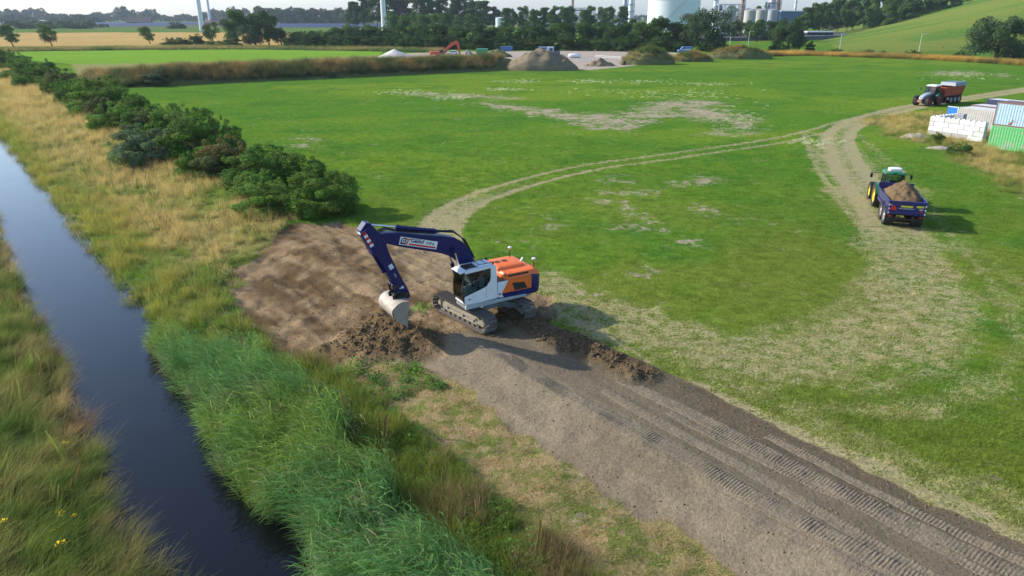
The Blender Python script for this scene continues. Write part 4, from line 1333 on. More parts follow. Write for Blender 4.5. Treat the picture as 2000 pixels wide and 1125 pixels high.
M_CHROME = mat('chrome_rod', (0.75, 0.76, 0.78), 0.15, metal=1.0, var=.03)
M_RUBBER = mat('rubber', (0.018, 0.018, 0.018), 0.8, var=.3, scale=8, dirt=.35, dirt_col=(.12, .10, .075))
M_GLASS = glass_mat('dark_cab_glass', (0.72, 0.80, 0.78))
M_RED = mat('signal_red', (0.65, 0.02, 0.02), 0.45, var=.05)
M_PURE = mat('clean_white', (0.82, 0.82, 0.82), 0.45, var=.03)
M_AMBER = mat('amber', (0.75, 0.30, 0.02), 0.35, var=.05)
M_LOGO_OR = mat('logo_orange_red', (0.72, 0.10, 0.03), 0.45, var=.03)

EXC = Vector((-1.3, 31.8, 0))
EXC.z = float(zf0(EXC.x, EXC.y)) - 0.06
exc = empty('excavator', EXC)
tag(exc, 'navy, orange and white crawler excavator with raised arm on the dug soil', 'excavator')
U = Matrix.Rotation(R(211), 4, 'Z')
T = Matrix.Rotation(R(130), 4, 'Z') @ Matrix.Translation((0.15, 0, 0))

# tracks
XA, RT = 1.70, 0.43
def loop_pts(r, n):
    """n points with direction round the track loop of radius r (top run sags a little)"""
    per = 4 * XA + 2 * math.pi * r
    out = []
    for i in range(n):
        s_ = per * i / n
        if s_ < 2 * XA:
            out.append((-XA + s_, RT - r, 0.0))
        elif s_ < 2 * XA + math.pi * r:
            a = (s_ - 2 * XA) / r; out.append((XA + r * math.sin(a), RT - r * math.cos(a), a))
        elif s_ < 4 * XA + math.pi * r:
            q = s_ - 2 * XA - math.pi * r; out.append((XA - q, RT + r - .03 * math.sin(math.pi * q / (2 * XA)), math.pi))
        else:
            a = (s_ - 4 * XA - math.pi * r) / r; out.append((-XA - r * math.sin(a), RT + r * math.cos(a), math.pi + a))
    return out
SHOE_W = 0.70
sm = MB()
sm.prism([(-.092, 0), (-.092, -.016), (-.088, -.065), (-.070, -.065), (-.072, -.016), (-.012, -.016), (-.009, -.05), (.003, -.05), (.006, -.016), (.05, -.016), (.053, -.045), (.064, -.045), (.067, -.016), (.088, -.012), (.088, 0)], -SHOE_W / 2, SHOE_W / 2)
sm.v = [(x * .84, y, z * 1.15) for x, y, z in sm.v]
shoe_me = sm.mesh('track_shoe', M_STEEL)
for side in (1, -1):
    yc = side * 1.19
    mb = MB(T)
    lo = loop_pts(RT - .045, 60); li = loop_pts(RT - .115, 60)
    for y0, y1 in ((yc - .13, yc - .05), (yc + .05, yc + .13)):
        k = len(mb.v); n = 60; vs = []
        for (x, z, a), (x2, z2, _) in zip(lo, li):
            vs += [(x, y0, z), (x, y1, z), (x2, y1, z2), (x2, y0, z2)]
        fs = []
        for i in range(n):
            j = (i + 1) % n
            for q in range(4):
                fs.append((i * 4 + q, i * 4 + (q + 1) % 4, j * 4 + (q + 1) % 4, j * 4 + q))
        mb.add(vs, fs)
    for xx in (-XA, XA):                # idler and drive sprocket
        mb.lathe([(0.0, -.14), (.20, -.14), (.24, -.05), (.315, -.05), (.315, .05), (.24, .05), (.20, .14), (0.0, .14)], 20, Matrix.Translation((xx, yc, RT)), 'y')
    for i in range(8):                  # bottom rollers
        mb.cyl((-1.35 + i * .385, yc - .2, .17), (-1.35 + i * .385, yc + .2, .17), .085, 12)
    for xx in (-.7, .6):
        mb.cyl((xx, yc - .16, .70), (xx, yc + .16, .70), .06, 10)
    tr = mb.obj('track', M_STEEL, exc, smooth='auto')
    N_SHOE = 50
    for i, (x, z, a) in enumerate(loop_pts(RT - .042, N_SHOE)):
        o = inst('track_shoe', shoe_me, tr)
        o.matrix_local = T @ Matrix.Translation((x, yc, z)) @ Matrix.Rotation(-a, 4, 'Y')
    fb = MB(T)
    fb.prism([(-1.45, .22), (1.45, .22), (1.52, .40), (1.36, .60), (-1.30, .60), (-1.55, .45)], yc - .17, yc + .17)
    fb.box((-.1, yc + side * .20, .50), (2.3, .07, .10)); fb.box((-.1, yc + side * .20, .27), (2.5, .06, .07))
    fb.box((1.05, yc + side * .19, .40), (.12, .08, .28)); fb.box((-.2, yc + side * .19, .36), (.14, .08, .2)); fb.box((-1.0, yc + side * .19, .40), (.16, .08, .22))
    fb.cyl((XA, yc - .21, RT), (XA, yc + .21, RT), .12, 14); fb.cyl((-XA, yc - .22, RT), (-XA, yc + .22, RT), .17, 14)
    fo = fb.obj('track_frame', M_MUD, exc, bevel=.012)
xb = MB(T)
xb.prism([(-.75, .52), (.75, .52), (.62, .92), (-.62, .92)], -.55, .55)
for sx in (-1, 1):
    for sy in (-1, 1):
        xb.loft([[(sx * .3, sy * .4, .55), (sx * .75, sy * .4, .55), (sx * .75, sy * .4, .9), (sx * .3, sy * .4, .9)],
                 [(sx * .85, sy * 1.08, .30), (sx * 1.25, sy * 1.08, .30), (sx * 1.25, sy * 1.08, .60), (sx * .85, sy * 1.08, .60)]])
xb.cyl((0, 0, .9), (0, 0, 1.06), .62, 28)
xb.obj('undercarriage_frame', M_GREY, exc, bevel=.015)

# upper structure
up = MB(U)
up.prism([(-1.8, 1.08), (1.72, 1.08), (1.72, 1.22), (-1.8, 1.30)], .36, 1.27)
up.prism([(-1.8, 1.08), (.62, 1.08), (.62, 1.22), (-1.8, 1.30)], -1.28, .355)
up.box((-.35, -.15, 1.5), (1.1, .5, .7))                      # boom foot tower
up.obj('revolving_deck', M_GREY, exc, bevel=.01)
sk = MB(U)
sk.prism([(-1.48, 1.15), (1.74, 1.10), (1.74, 1.23), (1.70, 1.34), (-1.48, 1.25)], 1.275, 1.385)
sk.prism([(-1.48, 1.15), (.60, 1.10), (.60, 1.23), (-1.48, 1.25)], -1.385, -1.285)
sk.obj('side_step', mat('pale_grey_step', (.40, .45, .47), .5, var=.1, dirt=.25), exc, bevel=.01)
# body behind the cab, left and right house
bd = MB(U)
bd.prism([(-1.8, 1.24), (.02, 1.24), (.02, 2.05), (-.45, 2.12), (-1.8, 2.12)], .45, 1.30)
bd.prism([(-1.8, 1.24), (.55, 1.24), (.55, 1.6), (.0, 2.0), (-1.8, 2.12)], -1.30, -.50)
bd.box((-1.15, 0, 1.65), (1.3, .98, .9))
bd.obj('engine_housing', M_DARK, exc, bevel=.02)
def plate(name, pts, y0, y1, m, parent=exc, bevel=.006):
    return MB(U).prism(pts, y0, y1).obj(name, m, parent, bevel=bevel)
plate('white_side_panel', [(.045, 1.36), (.045, 2.09), (-.53, 2.10), (-.16, 1.50), (-.28, 1.30)], 1.30, 1.325, M_WHITE)
plate('orange_side_panel', [(-.54, 2.13), (-1.79, 2.11), (-1.79, 1.50), (-.17, 1.51)], 1.30, 1.335, M_ORANGE)
gr = plate('side_grille', [(-.72, 1.94), (-1.38, 1.87), (-1.57, 1.54), (-.87, 1.54)], 1.335, 1.345, M_DARK)
for i in range(6):
    z = 1.58 + i * .05
    MB(U).box((-1.15 + i * .03, 1.347, z), (.62 - i * .035, .012, .018)).obj('grille_bar', mat('grille_dark_grey', (.035, .036, .04), .6), gr)
plate('navy_side_panel', [(-.17, 1.495), (-1.79, 1.485), (-1.79, 1.20), (-.29, 1.25)], 1.30, 1.33, M_NAVY)
plate('right_side_panel', [(-.3, 1.3), (-.3, 2.05), (-1.79, 2.1), (-1.79, 1.3)], -1.335, -1.30, M_ORANGE)
MB(U).box((-.06, 1.332, 1.5), (.09, .012, .09)).obj('fuel_lock', M_DARK, exc)
# counterweight: rounded tail
cw = MB(U)
rings = []
for z, ins in ((1.18, .10), (1.24, .02), (1.6, 0), (2.0, .0), (2.12, .05), (2.17, .16)):
    ring = []
    for k in range(17):
        a = -math.pi / 2 + math.pi * k / 16
        y = 1.335 * math.sin(a)
        x = -1.80 - (.80 - ins) * (math.cos(a) ** .55 if math.cos(a) > 1e-6 else 0)
        ring.append((x, y * (1 - ins * .3), z))
    ring += [(-1.795, 1.335 * (1 - ins * .3) , z), (-1.795, -1.335 * (1 - ins * .3), z)]
    rings.append(ring)
cw.loft(rings)
cw.obj('counterweight', M_NAVY, exc, smooth='auto')
# orange hood
hd = MB(U)
def rrect(x0, x1, y0, y1, z, r, n=4):
    out = []
    for cx, cy, a0 in ((x1 - r, y1 - r, 0), (x0 + r, y1 - r, 90), (x0 + r, y0 + r, 180), (x1 - r, y0 + r, 270)):
        for k in range(n + 1):
            a = R(a0 + 90 * k / n); out.append((cx + r * math.cos(a), cy + r * math.sin(a), z))
    return out
hd.loft([rrect(-2.30, -.40, -1.18, 1.29, 2.10, .10), rrect(-2.27, -.42, -1.15, 1.27, 2.20, .12), rrect(-2.18, -.46, -1.06, 1.16, 2.34, .14), rrect(-2.05, -.5, -.95, .98, 2.38, .14)])
hd.loft([rrect(-1.9, -.36, -.80, .62, 2.36, .12), rrect(-1.85, -.40, -.76, .58, 2.47, .12), rrect(-1.75, -.48, -.66, .48, 2.52, .12)])
hood = hd.obj('engine_hood', M_ORANGE, exc, smooth='auto', bevel=.01)
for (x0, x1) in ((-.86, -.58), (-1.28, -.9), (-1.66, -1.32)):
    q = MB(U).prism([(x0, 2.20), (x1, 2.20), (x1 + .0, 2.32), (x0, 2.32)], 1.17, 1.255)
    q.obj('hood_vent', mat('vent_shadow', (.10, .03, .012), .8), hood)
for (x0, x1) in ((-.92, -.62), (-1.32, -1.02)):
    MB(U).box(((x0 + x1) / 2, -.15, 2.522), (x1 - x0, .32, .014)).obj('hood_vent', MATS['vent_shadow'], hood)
MB(U).tube([(-1.85, .25, 2.3), (-1.85, .25, 2.48), (-1.98, .25, 2.66)], .05, 10).obj('exhaust_pipe', M_PURE, exc, smooth='auto')
MB(U).tube([(-.44, 1.18, 2.12), (-.44, 1.18, 2.56), (-.5, 1.0, 2.6), (-.52, .6, 2.58)], .012, 6).obj('handrail', M_DARK, exc)
for (gx, gy, z0, hh) in ((-1.72, -.55, 2.35, .55), (-2.15, .95, 2.1, .58)):
    r_ = MB(U).cyl((gx, gy, z0), (gx, gy, z0 + hh), .022, 8).obj('antenna_mast', M_DARK, exc)
    MB(U).cyl((gx, gy, z0 + hh), (gx, gy, z0 + hh + .06), .05, 12).obj('antenna_collar', M_AMBER, r_)
    MB(U @ Matrix.Translation((gx, gy, z0 + hh + .06))).lathe([(.0, 0), (.085, 0), (.10, .03), (.085, .065), (.03, .085), (0, .085)], 16).obj('antenna_dome', M_PURE, r_, smooth='auto')
MB(U).tube([(-2.35, .45, 2.2), (-2.35, .45, 2.32), (-2.45, .45, 2.32), (-2.45, .45, 2.2)], .025, 6).obj('lifting_eye', M_ORANGE, exc)

# cab
cab = MB(U)
side = [(.06, 1.34), (1.70, 1.30), (1.78, 1.40), (1.77, 1.72), (.95, 1.93), (.62, 2.04), (.44, 2.24), (.40, 2.42), (.40, 2.86), (1.62, 2.80), (1.74, 2.80), (1.72, 2.90), (1.50, 2.955), (.20, 2.98), (.10, 2.9), (.08, 2.1)]
cab.prism(side, 1.285, 1.335); cab.prism(side, .38, .43)
cab.box((.12, .86, 2.14), (.07, .85, 1.5))
cab.prism([(1.66, 1.30), (1.80, 1.36), (1.80, 1.50), (1.66, 1.50)], .43, 1.285)
cab.box((.9, .86, 1.36), (1.55, .86, .06))
cb = cab.obj('cab', M_WHITE, exc, bevel=.012)
rf = MB(U)
rf.prism([(.14, 2.93), (.2, 2.985), (1.45, 2.97), (1.72, 2.90), (1.70, 2.86), (.14, 2.88)], .50, 1.22)
rf.obj('roof_panel', M_WHITE, cb)
ro = MB(U).prism([(1.0, 2.985), (1.45, 2.985), (1.6, 2.935), (1.58, 2.925), (1.0, 2.97)], .55, 1.17)
ro.obj('roof_window', M_DARK, cb)
ra = MB(U)
for y in (.56, 1.16):
    ra.tube([(.2, y, 2.98), (.2, y, 3.07), (1.0, y, 3.07), (1.0, y, 2.98)], .016, 6)
for x in (.25, .55, .9):
    ra.cyl((x, .56, 3.07), (x, 1.16, 3.07), .014, 6)
ra.box((.25, .6, 3.1), (.10, .06, .09)); ra.box((.22, 1.2, 3.04), (.07, .05, .12))
ra.obj('roof_rail', M_DARK, cb)
MB(U).prism([(1.68, 2.90), (1.95, 2.84), (1.95, 2.86), (1.70, 2.93)], .42, 1.32).obj('sun_visor', M_WHITE, cb)
fp = MB(U)
for y in (.41, 1.305):
    fp.tube([(1.80, y, 1.42), (1.85, y, 1.75), (1.84, y, 2.3), (1.74, y, 2.86)], .035, 8)
fp.tube([(1.82, .41, 1.5), (1.82, 1.305, 1.5)], .025, 6)
fp.box((.62, 1.31, 2.45), (.05, .05, .82))
fp.tube([(.62, 1.315, 2.05), (.95, 1.315, 1.935), (1.76, 1.315, 1.74)], .022, 6); fp.tube([(.41, 1.315, 2.86), (1.72, 1.315, 2.80)], .02, 6)
fp.obj('window_frame', M_DARK, cb)
MB(U).prism([(1.76, 1.76), (.95, 1.95), (.645, 2.06), (.645, 2.84), (1.70, 2.78), (1.80, 2.3)], 1.300, 1.308).obj('door_window', M_GLASS, cb)
MB(U).prism([(.595, 2.08), (.46, 2.25), (.42, 2.42), (.42, 2.84), (.595, 2.84)], 1.300, 1.308).obj('side_window', M_GLASS, cb)
MB(U).prism([(1.76, 1.76), (.95, 1.95), (.62, 2.06), (.46, 2.25), (.42, 2.42), (.42, 2.84), (1.70, 2.78), (1.80, 2.3)], .40, .408).obj('side_window', M_GLASS, cb)
fw = MB(U); fw.loft([[(x - .004, .45, z), (x + .004, .45, z), (x + .004, 1.27, z), (x - .004, 1.27, z)] for x, z in ((1.80, 1.52), (1.845, 1.8), (1.835, 2.3), (1.745, 2.83))])
fw.obj('windscreen', M_GLASS, cb)
MB(U).box((1.53, 1.345, 1.56), (.16, .02, .035)).obj('door_handle', M_DARK, cb)
MB(U).box((.66, 1.338, 1.7), (.008, .006, .6)).obj('door_seam', M_GREY, cb)
mi = MB(U).tube([(1.84, 1.32, 2.3), (1.95, 1.45, 2.32)], .012, 6); mi.box((1.96, 1.48, 2.2), (.05, .14, .30))
mi.obj('mirror', M_DARK, exc)
it = MB(U)
it.box((.65, .86, 1.66), (.5, .5, .2), c2=.05); it.prism([(.42, 1.7), (.55, 1.7), (.46, 2.38), (.34, 2.36)], .64, 1.08)
it.box((.75, .58, 1.75), (.5, .12, .2)); it.box((.75, 1.14, 1.75), (.5, .12, .2)); it.cyl((.95, .58, 1.85), (.98, .58, 2.02), .03, 8); it.cyl((.95, 1.14, 1.85), (.98, 1.14, 2.02), .03, 8)
it.obj('driver_seat', M_DARK, cb, bevel=.01)
it = MB(U).box((1.55, .55, 2.05), (.05, .20, .26)); it.cyl((1.6, .5, 1.5), (1.56, .54, 1.95), .02, 6)
it.obj('monitor', mat('monitor_grey', (.35, .37, .38), .4), cb)

# boom, arm, bucket, rams
BW = .27; BY = -.08
bm_ = MB(U)
bm_.prism([(5.36, 4.80), (5.22, 4.90), (4.87, 4.90), (4.17, 4.78), (3.0, 4.50), (2.2, 4.36), (1.61, 4.19), (1.22, 3.94), (.95, 3.62), (.62, 2.95), (.18, 1.80), (.2, 1.6), (.42, 1.55),
           (.62, 1.72), (1.05, 2.45), (1.36, 2.92), (1.64, 3.18), (1.97, 3.40), (2.4, 3.60), (4.21, 4.18), (4.85, 4.42), (5.2, 4.46), (5.36, 4.56)], BY - BW, BY + BW)
boom = bm_.obj('boom', M_NAVY, exc, bevel=.03, smooth=False)
MB(U).cyl((1.72, BY - .42, 3.66), (1.72, BY + .42, 3.66), .12, 18).obj('boom_pin', M_NAVY, boom, smooth='auto')
MB(U).cyl((5.2, BY - .36, 4.66), (5.2, BY + .36, 4.66), .13, 18).obj('boom_pin', M_NAVY, boom, smooth='auto')
MB(U).cyl((.32, BY - .4, 1.68), (.32, BY + .4, 1.68), .12, 16).obj('boom_pin', M_DARK, boom, smooth='auto')
ar = MB(U)
apoly = [(5.50, 5.42), (5.70, 5.47), (5.98, 5.14), (5.93, 4.92), (5.56, 4.22), (5.50, 3.95), (5.30, 3.88), (4.95, 3.15), (4.45, 2.16), (4.25, 1.83), (4.0, 1.70), (3.90, 1.78), (3.93, 2.02), (4.42, 3.12), (4.78, 4.05), (4.86, 4.40), (5.12, 4.92)]
ar.prism(apoly, BY - .23, BY + .23)
for y in (BY - .31, BY + .31):
    ar.prism([(5.52, 5.38), (5.95, 5.10), (5.55, 4.15), (5.20, 3.98), (4.90, 4.20), (4.88, 4.42), (5.1, 4.86)], y - .03, y + .03)
arm = ar.obj('dipper_arm', M_NAVY, exc, bevel=.02)
def ram(name, a, b, fr, r, rod, y, parent=exc):
    A = Vector((a[0], y, a[1])); B = Vector((b[0], y, b[1])); m_ = A + (B - A) * fr
    o = MB(U).tube([A, A + (B - A) * .02, m_ - (B - A) * .06, m_ - (B - A) * .06, m_], [r, r, r, r * 1.25, r * 1.25], 14).obj(name, M_NAVY, parent, smooth='auto')
    MB(U).cyl(m_, B, rod, 12).obj('ram_rod', M_CHROME, o, smooth='auto')
    for P in (A, B):
        MB(U).cyl(P - Vector((0, r * 1.3, 0)), P + Vector((0, r * 1.3, 0)), r * 1.15, 12).obj('ram_eye', M_NAVY, o, smooth='auto')
    return o
ram('arm_ram', (2.50, 4.60), (5.52, 5.32), .60, .085, .045, BY)
for y in (BY - .38, BY + .38):
    ram('boom_ram', (1.15, 1.45), (1.70, 3.62), .62, .08, .045, y)
ram('bucket_ram', (5.42, 4.00), (4.70, 2.50), .62, .07, .04, BY)
lk = MB(U)
for y in (BY - .27, BY + .27):
    lk.tube([(4.70, y, 2.50), (4.35, y, 2.35)], .05, 8); lk.tube([(4.70, y, 2.50), (4.62, y, 2.02)], .05, 8)
lk.cyl((4.70, BY - .3, 2.5), (4.70, BY + .3, 2.5), .05, 10)
lk.obj('bucket_linkage', M_DARK, exc, smooth='auto')
cp = MB(U)
for y in (BY - .25, BY + .25):
    cp.prism([(3.95, 1.98), (4.06, 2.06), (4.6, 2.12), (4.75, 2.02), (4.72, 1.78), (4.1, 1.78)], y - .04, y + .04)
cp.box((4.4, BY, 1.95), (.5, .46, .12))
cp.obj('quick_coupler', M_DARK, exc, bevel=.01)
bu = MB(U)
bp = [(4.20, 1.84), (4.53, 1.87), (4.70, 1.83), (4.86, 1.73), (4.96, 1.60), (5.0, 1.42), (4.96, 1.22), (4.86, 1.06), (4.69, .90), (4.37, .66)]
def inset(ps, t):
    out = []
    for i, p in enumerate(ps):
        a = ps[max(i - 1, 0)]; b = ps[min(i + 1, len(ps) - 1)]
        d = Vector((b[0] - a[0], b[1] - a[1])).normalized()
        out.append((p[0] - d.y * -t * -1, p[1] + d.x * -t))
    return out
bi = inset(bp, .035)
hw = .82
ringL = bp + bi[::-1]
bu.prism(ringL, BY - hw, BY + hw)
for y in (BY - hw - .03, BY + hw):
    bu.prism(bp, y, y + .03)
bu.prism([(4.45, .72), (4.33, .60), (4.31, .63), (4.42, .76)], BY - hw, BY + hw)
bk = bu.obj('bucket', M_BUCKET, exc, smooth='auto')
rb = MB(U)
for y in (BY - .35, BY + .35):
    rb.prism([(4.25, 1.86), (4.62, 1.86), (4.52, 2.02), (4.3, 2.02)], y - .03, y + .03)
rb.obj('bucket_ear', M_DARK, bk)
# hoses
hs = MB(U)
for i, y in enumerate((BY - .16, BY - .05, BY + .07, BY + .18)):
    hs.tube([(.55, y, 3.0), (1.05, y, 4.0), (1.6, y, 4.42), (2.3, y, 4.55), (2.6, y, 4.52), (3.4, y, 4.68), (4.3, y, 4.88), (4.8, y, 5.05), (5.05, y, 4.98), (5.25, y, 4.8)], .022, 6)
hs.tube([(1.3, BY + .2, 4.2), (1.7, BY + .22, 4.55), (2.2, BY + .2, 4.6), (2.5, BY + .1, 4.55)], .025, 6)
hs.obj('hydraulic_hose', M_DARK, exc)
# stickers
def on_boom(pts, y, t=.004):
    return MB(U).prism(pts, y, y + t)
YB = BY + BW + .002
ux = Vector((4.20 - 2.40, 4.59 - 4.06)).normalized()       # along the sign, towards the boom tip
vx = Vector((-ux.y, ux.x))
O = Vector((2.56, 3.80)); LS = 1.83; HS = .36              # lower rear corner, length, height
def sp(a, b):      # sign coordinates: a from tip end (left when read), b up
    p = O + ux * (LS - a) + vx * b
    return (p.x, p.y)
sign = on_boom([sp(0, 0), sp(LS, 0), sp(LS, HS), sp(0, HS)], YB).obj('company_sign', M_PURE, boom)
on_boom([sp(.05, .03), sp(.30, .03), sp(.30, .33), sp(.16, .33), sp(.05, .22)], YB + .005, .003).obj('logo_letter', M_NAVY, sign)
def stroke(pts, w, m, y, nm='logo_letter'):
    mb = MB(U)
    for a, b in zip(pts[:-1], pts[1:]):
        A = Vector(a); B = Vector(b); d = (B - A).normalized(); nn = Vector((-d.y, d.x)) * w / 2; A = A - d * w * .4; B = B + d * w * .4
        mb.prism([sp(*(A + nn)), sp(*(B + nn)), sp(*(B - nn)), sp(*(A - nn))], y, y + .002)
    return mb.obj(nm, m, sign)
stroke([(.24, .26), (.15, .25), (.11, .18), (.15, .11), (.23, .12), (.24, .18), (.18, .18)], .035, M_PURE, YB + .009)
stroke([(.30, .29), (.50, .29)], .055, M_LOGO_OR, YB + .006); stroke([(.40, .27), (.35, .06)], .075, M_LOGO_OR, YB + .0085)
on_boom([sp(.46, .035), sp(LS - .06, .035), sp(LS - .06, .11), sp(.46, .11)], YB + .005, .003).obj('sign_stripe', M_RED, sign)
on_boom([sp(.50, .318), sp(1.02, .318), sp(1.02, .336), sp(.50, .336)], YB + .005, .002).obj('sign_stripe', M_NAVY, sign)
def lettering(txt, size, a, b, m, parent, nm='lettering', bold=0.0):
    me = text_mesh(txt, size, nm, m, .001, bold)
    o = inst(nm, me, parent)
    p = sp(a, b)
    # text x runs from boom tip to boom foot, up along vx; faces +y of the upper structure
    X_ = Vector((-ux.x, 0, -ux.y)); Y_ = Vector((vx.x, 0, vx.y)); Z_ = X_.cross(Y_)
    M3 = Matrix((X_, Y_, Z_)).transposed().to_4x4()
    o.matrix_local = U @ Matrix.Translation((p[0], YB + .007, p[1])) @ M3
    return o
lettering('Geldof', .23, .52, .13, M_NAVY, sign, bold=.007)
lettering('Infra', .22, 1.27, .13, mat('dark_slate', (.03, .035, .06), .5), sign, bold=.002)
YA = BY + .34 + .002
def q4(cx, cz, ang, L_, H_):
    u_ = Vector((math.cos(ang), math.sin(ang))); v_ = Vector((-u_.y, u_.x)); c_ = Vector((cx, cz))
    return [tuple(c_ + u_ * a * L_ / 2 + v_ * b * H_ / 2) for a, b in ((-1, -1), (1, -1), (1, 1), (-1, 1))]
aa_ = math.atan2(4.95 - 4.35, 5.80 - 5.50)
for i in range(6):
    f_ = (i - 2.5) / 6
    c_ = (5.70 + .72 * f_ * math.cos(aa_), 4.76 + .72 * f_ * math.sin(aa_))
    MB(U).prism(q4(*c_, aa_, .122, .17), YA, YA + .003).obj('warning_stripe', M_RED if i % 2 else M_PURE, arm)
MB(U).prism(q4(4.72, 3.35, 1.15, .24, .20), BY + .232, BY + .236).obj('data_plate', mat('pale_blue_plate', (.6, .68, .78), .3), arm)
MB(U).prism(q4(4.55, 2.92, 1.15, .20, .08), BY + .232, BY + .236).obj('data_plate', M_GREY, arm)
MB(U).box((5.93, BY, 5.06), (.06, .34, .20)).obj('work_light', mat('pale_blue_plate', (.6, .68, .78), .3), arm)
MB(U).box((4.30, BY + .25, 2.32), (.2, .05, .1)).obj('grab_bracket', mat('pale_blue_plate', (.6, .68, .78), .3), arm)

# operator: one continuous skinned figure seated in the cab
def skinned_person(name, joints, edges, root, m, parent=None, sub=2):
    me = bpy.data.meshes.new(name)
    names = list(joints)
    me.from_pydata([joints[k][0] for k in names], [(names.index(a), names.index(b)) for a, b in edges], [])
    me.materials.append(m)
    o = bpy.data.objects.new(name, me); COL.objects.link(o)
    sk_ = o.modifiers.new('skin', 'SKIN'); sk_.use_smooth_shade = True
    for k, sv in zip(names, me.skin_vertices[0].data):
        r_ = joints[k][1]; sv.radius = (r_, r_) if not isinstance(r_, tuple) else r_
        sv.use_root = (k == root)
    ss = o.modifiers.new('sub', 'SUBSURF'); ss.levels = sub; ss.render_levels = sub
    dg = bpy.context.evaluated_depsgraph_get()
    me2 = bpy.data.meshes.new_from_object(o.evaluated_get(dg))
    bpy.data.objects.remove(o)
    me2.name = name
    o2 = bpy.data.objects.new(name, me2); COL.objects.link(o2); o2.parent = parent
    return o2
def seated_person(pos, M, label, shirt):
    root = empty('person', pos); tag(root, label, 'person')
    w = lambda x, y, z: tuple(M @ Vector((x, y, z)))
    J = {'pelvis': (w(0, 0, .08), (.15, .12)), 'waist': (w(-.02, 0, .26), (.14, .11)), 'chest': (w(-.03, 0, .46), (.17, .12)), 'neck': (w(-.01, 0, .62), .055), 'nk2': (w(.0, 0, .67), .052)}
    E_ = [('pelvis', 'waist'), ('waist', 'chest'), ('chest', 'neck'), ('neck', 'nk2')]
    for s_, n_ in ((1, 'l'), (-1, 'r')):
        J.update({n_ + 'sh': (w(-.02, s_ * .19, .54), .062), n_ + 'el': (w(.10, s_ * .26, .30), .048), n_ + 'wr': (w(.32, s_ * .24, .28), .034), n_ + 'ha': (w(.39, s_ * .23, .30), .036),
                  n_ + 'hp': (w(.06, s_ * .10, .06), .095), n_ + 'kn': (w(.44, s_ * .13, .10), .07), n_ + 'an': (w(.56, s_ * .13, -.28), .045), n_ + 'to': (w(.72, s_ * .14, -.32), .04)})
        E_ += [('chest', n_ + 'sh'), (n_ + 'sh', n_ + 'el'), (n_ + 'el', n_ + 'wr'), (n_ + 'wr', n_ + 'ha'), ('pelvis', n_ + 'hp'), (n_ + 'hp', n_ + 'kn'), (n_ + 'kn', n_ + 'an'), (n_ + 'an', n_ + 'to')]
    skinned_person('body', J, E_, 'pelvis', shirt, root)
    hb = MB(M @ Matrix.Translation((.02, 0, .80)))
    prof = [(0, -.125), (.045, -.12), (.068, -.08), (.078, -.02), (.082, .04), (.072, .09), (.045, .118), (0, .127)]
    hb.lathe(prof, 18); hb.box((.085, 0, -.015), (.03, .022, .04), c2=.008); hb.box((-.005, .083, -.01), (.03, .014, .05), c2=.005); hb.box((-.005, -.083, -.01), (.03, .014, .05), c2=.005); hb.box((.078, 0, -.062), (.012, .04, .01))
    hb.obj('head', mat('skin', (.45, .27, .19), .55), root, smooth='auto')
    for s_ in (-1, 1):
        MB(M @ Matrix.Translation((.02, 0, .80))).box((.076, s_ * .032, .012), (.01, .02, .01)).obj('eye', M_DARK, root)
    MB(M @ Matrix.Translation((.012, 0, .815))).lathe([(.088, .01), (.092, .05), (.078, .10), (.05, .128), (0, .138)], 18).obj('hair', mat('brown_hair', (.06, .04, .03), .8), root, smooth='auto')
    for s_ in (-1, 1):                              # hands closed on the levers
        for f_ in range(4):
            y = s_ * .23 + (f_ - 1.5) * .019
            MB(M).tube([(.40, y, .31), (.445, y, .318), (.462, y, .295), (.448, y, .272)], .0095, 6).obj('finger', MATS['skin'], root)
        MB(M).tube([(.385, s_ * .205, .31), (.41, s_ * .185, .335), (.435, s_ * .19, .33)], .010, 6).obj('thumb', MATS['skin'], root)
    return root
seated_person((EXC.x, EXC.y, EXC.z), U @ Matrix.Translation((.62, .86, 1.74)), 'operator in a striped pale shirt seated behind the excavator cab window', mat('pale_blue_shirt', (.35, .42, .5), .8, var=.3, scale=20))
# ------------------------------------------------------------------ tractors, trailers, containers, block wall
M_GREEN = mat('green_paint', (0.012, 0.16, 0.055), 0.35, var=.1, scale=3, dirt=.12, coat=.3)
M_DGREEN = mat('dark_green_paint', (0.012, 0.085, 0.055), 0.35, var=.1, scale=3, dirt=.15, coat=.3)
M_YELLOW = mat('yellow_rim', (0.80, 0.60, 0.01), 0.4, var=.06, scale=4, dirt=.12)
M_REDP = mat('red_paint', (0.46, 0.055, 0.03), 0.45, var=.12, scale=2, dirt=.2)
M_REDRIM = mat('red_rim', (0.30, 0.02, 0.025), 0.5, var=.1, scale=4, dirt=.3)
M_BLUEP = mat('blue_trailer_paint', (0.012, 0.014, 0.135), 0.33, var=.1, scale=2, dirt=.08, coat=.3)
M_BLUESIDE = M_BLUEP
M_GREYRIM = mat('silver_rim', (0.5, 0.5, 0.5), 0.4, metal=.4, var=.1, scale=4, dirt=.3)
M_SOILLOAD = mat('soil_load', (0.150, 0.092, 0.038), 0.95, var=.35, scale=2.2, dirt=.5, dirt_col=(.10, .065, .034), bump=.8, bscale=9)
M_YPLATE = mat('yellow_plate', (0.62, 0.55, 0.05), 0.5, var=.05)
M_ALU = mat('silver_cover', (0.15, 0.19, 0.21), 0.45, metal=.2, var=.08, scale=1.5)

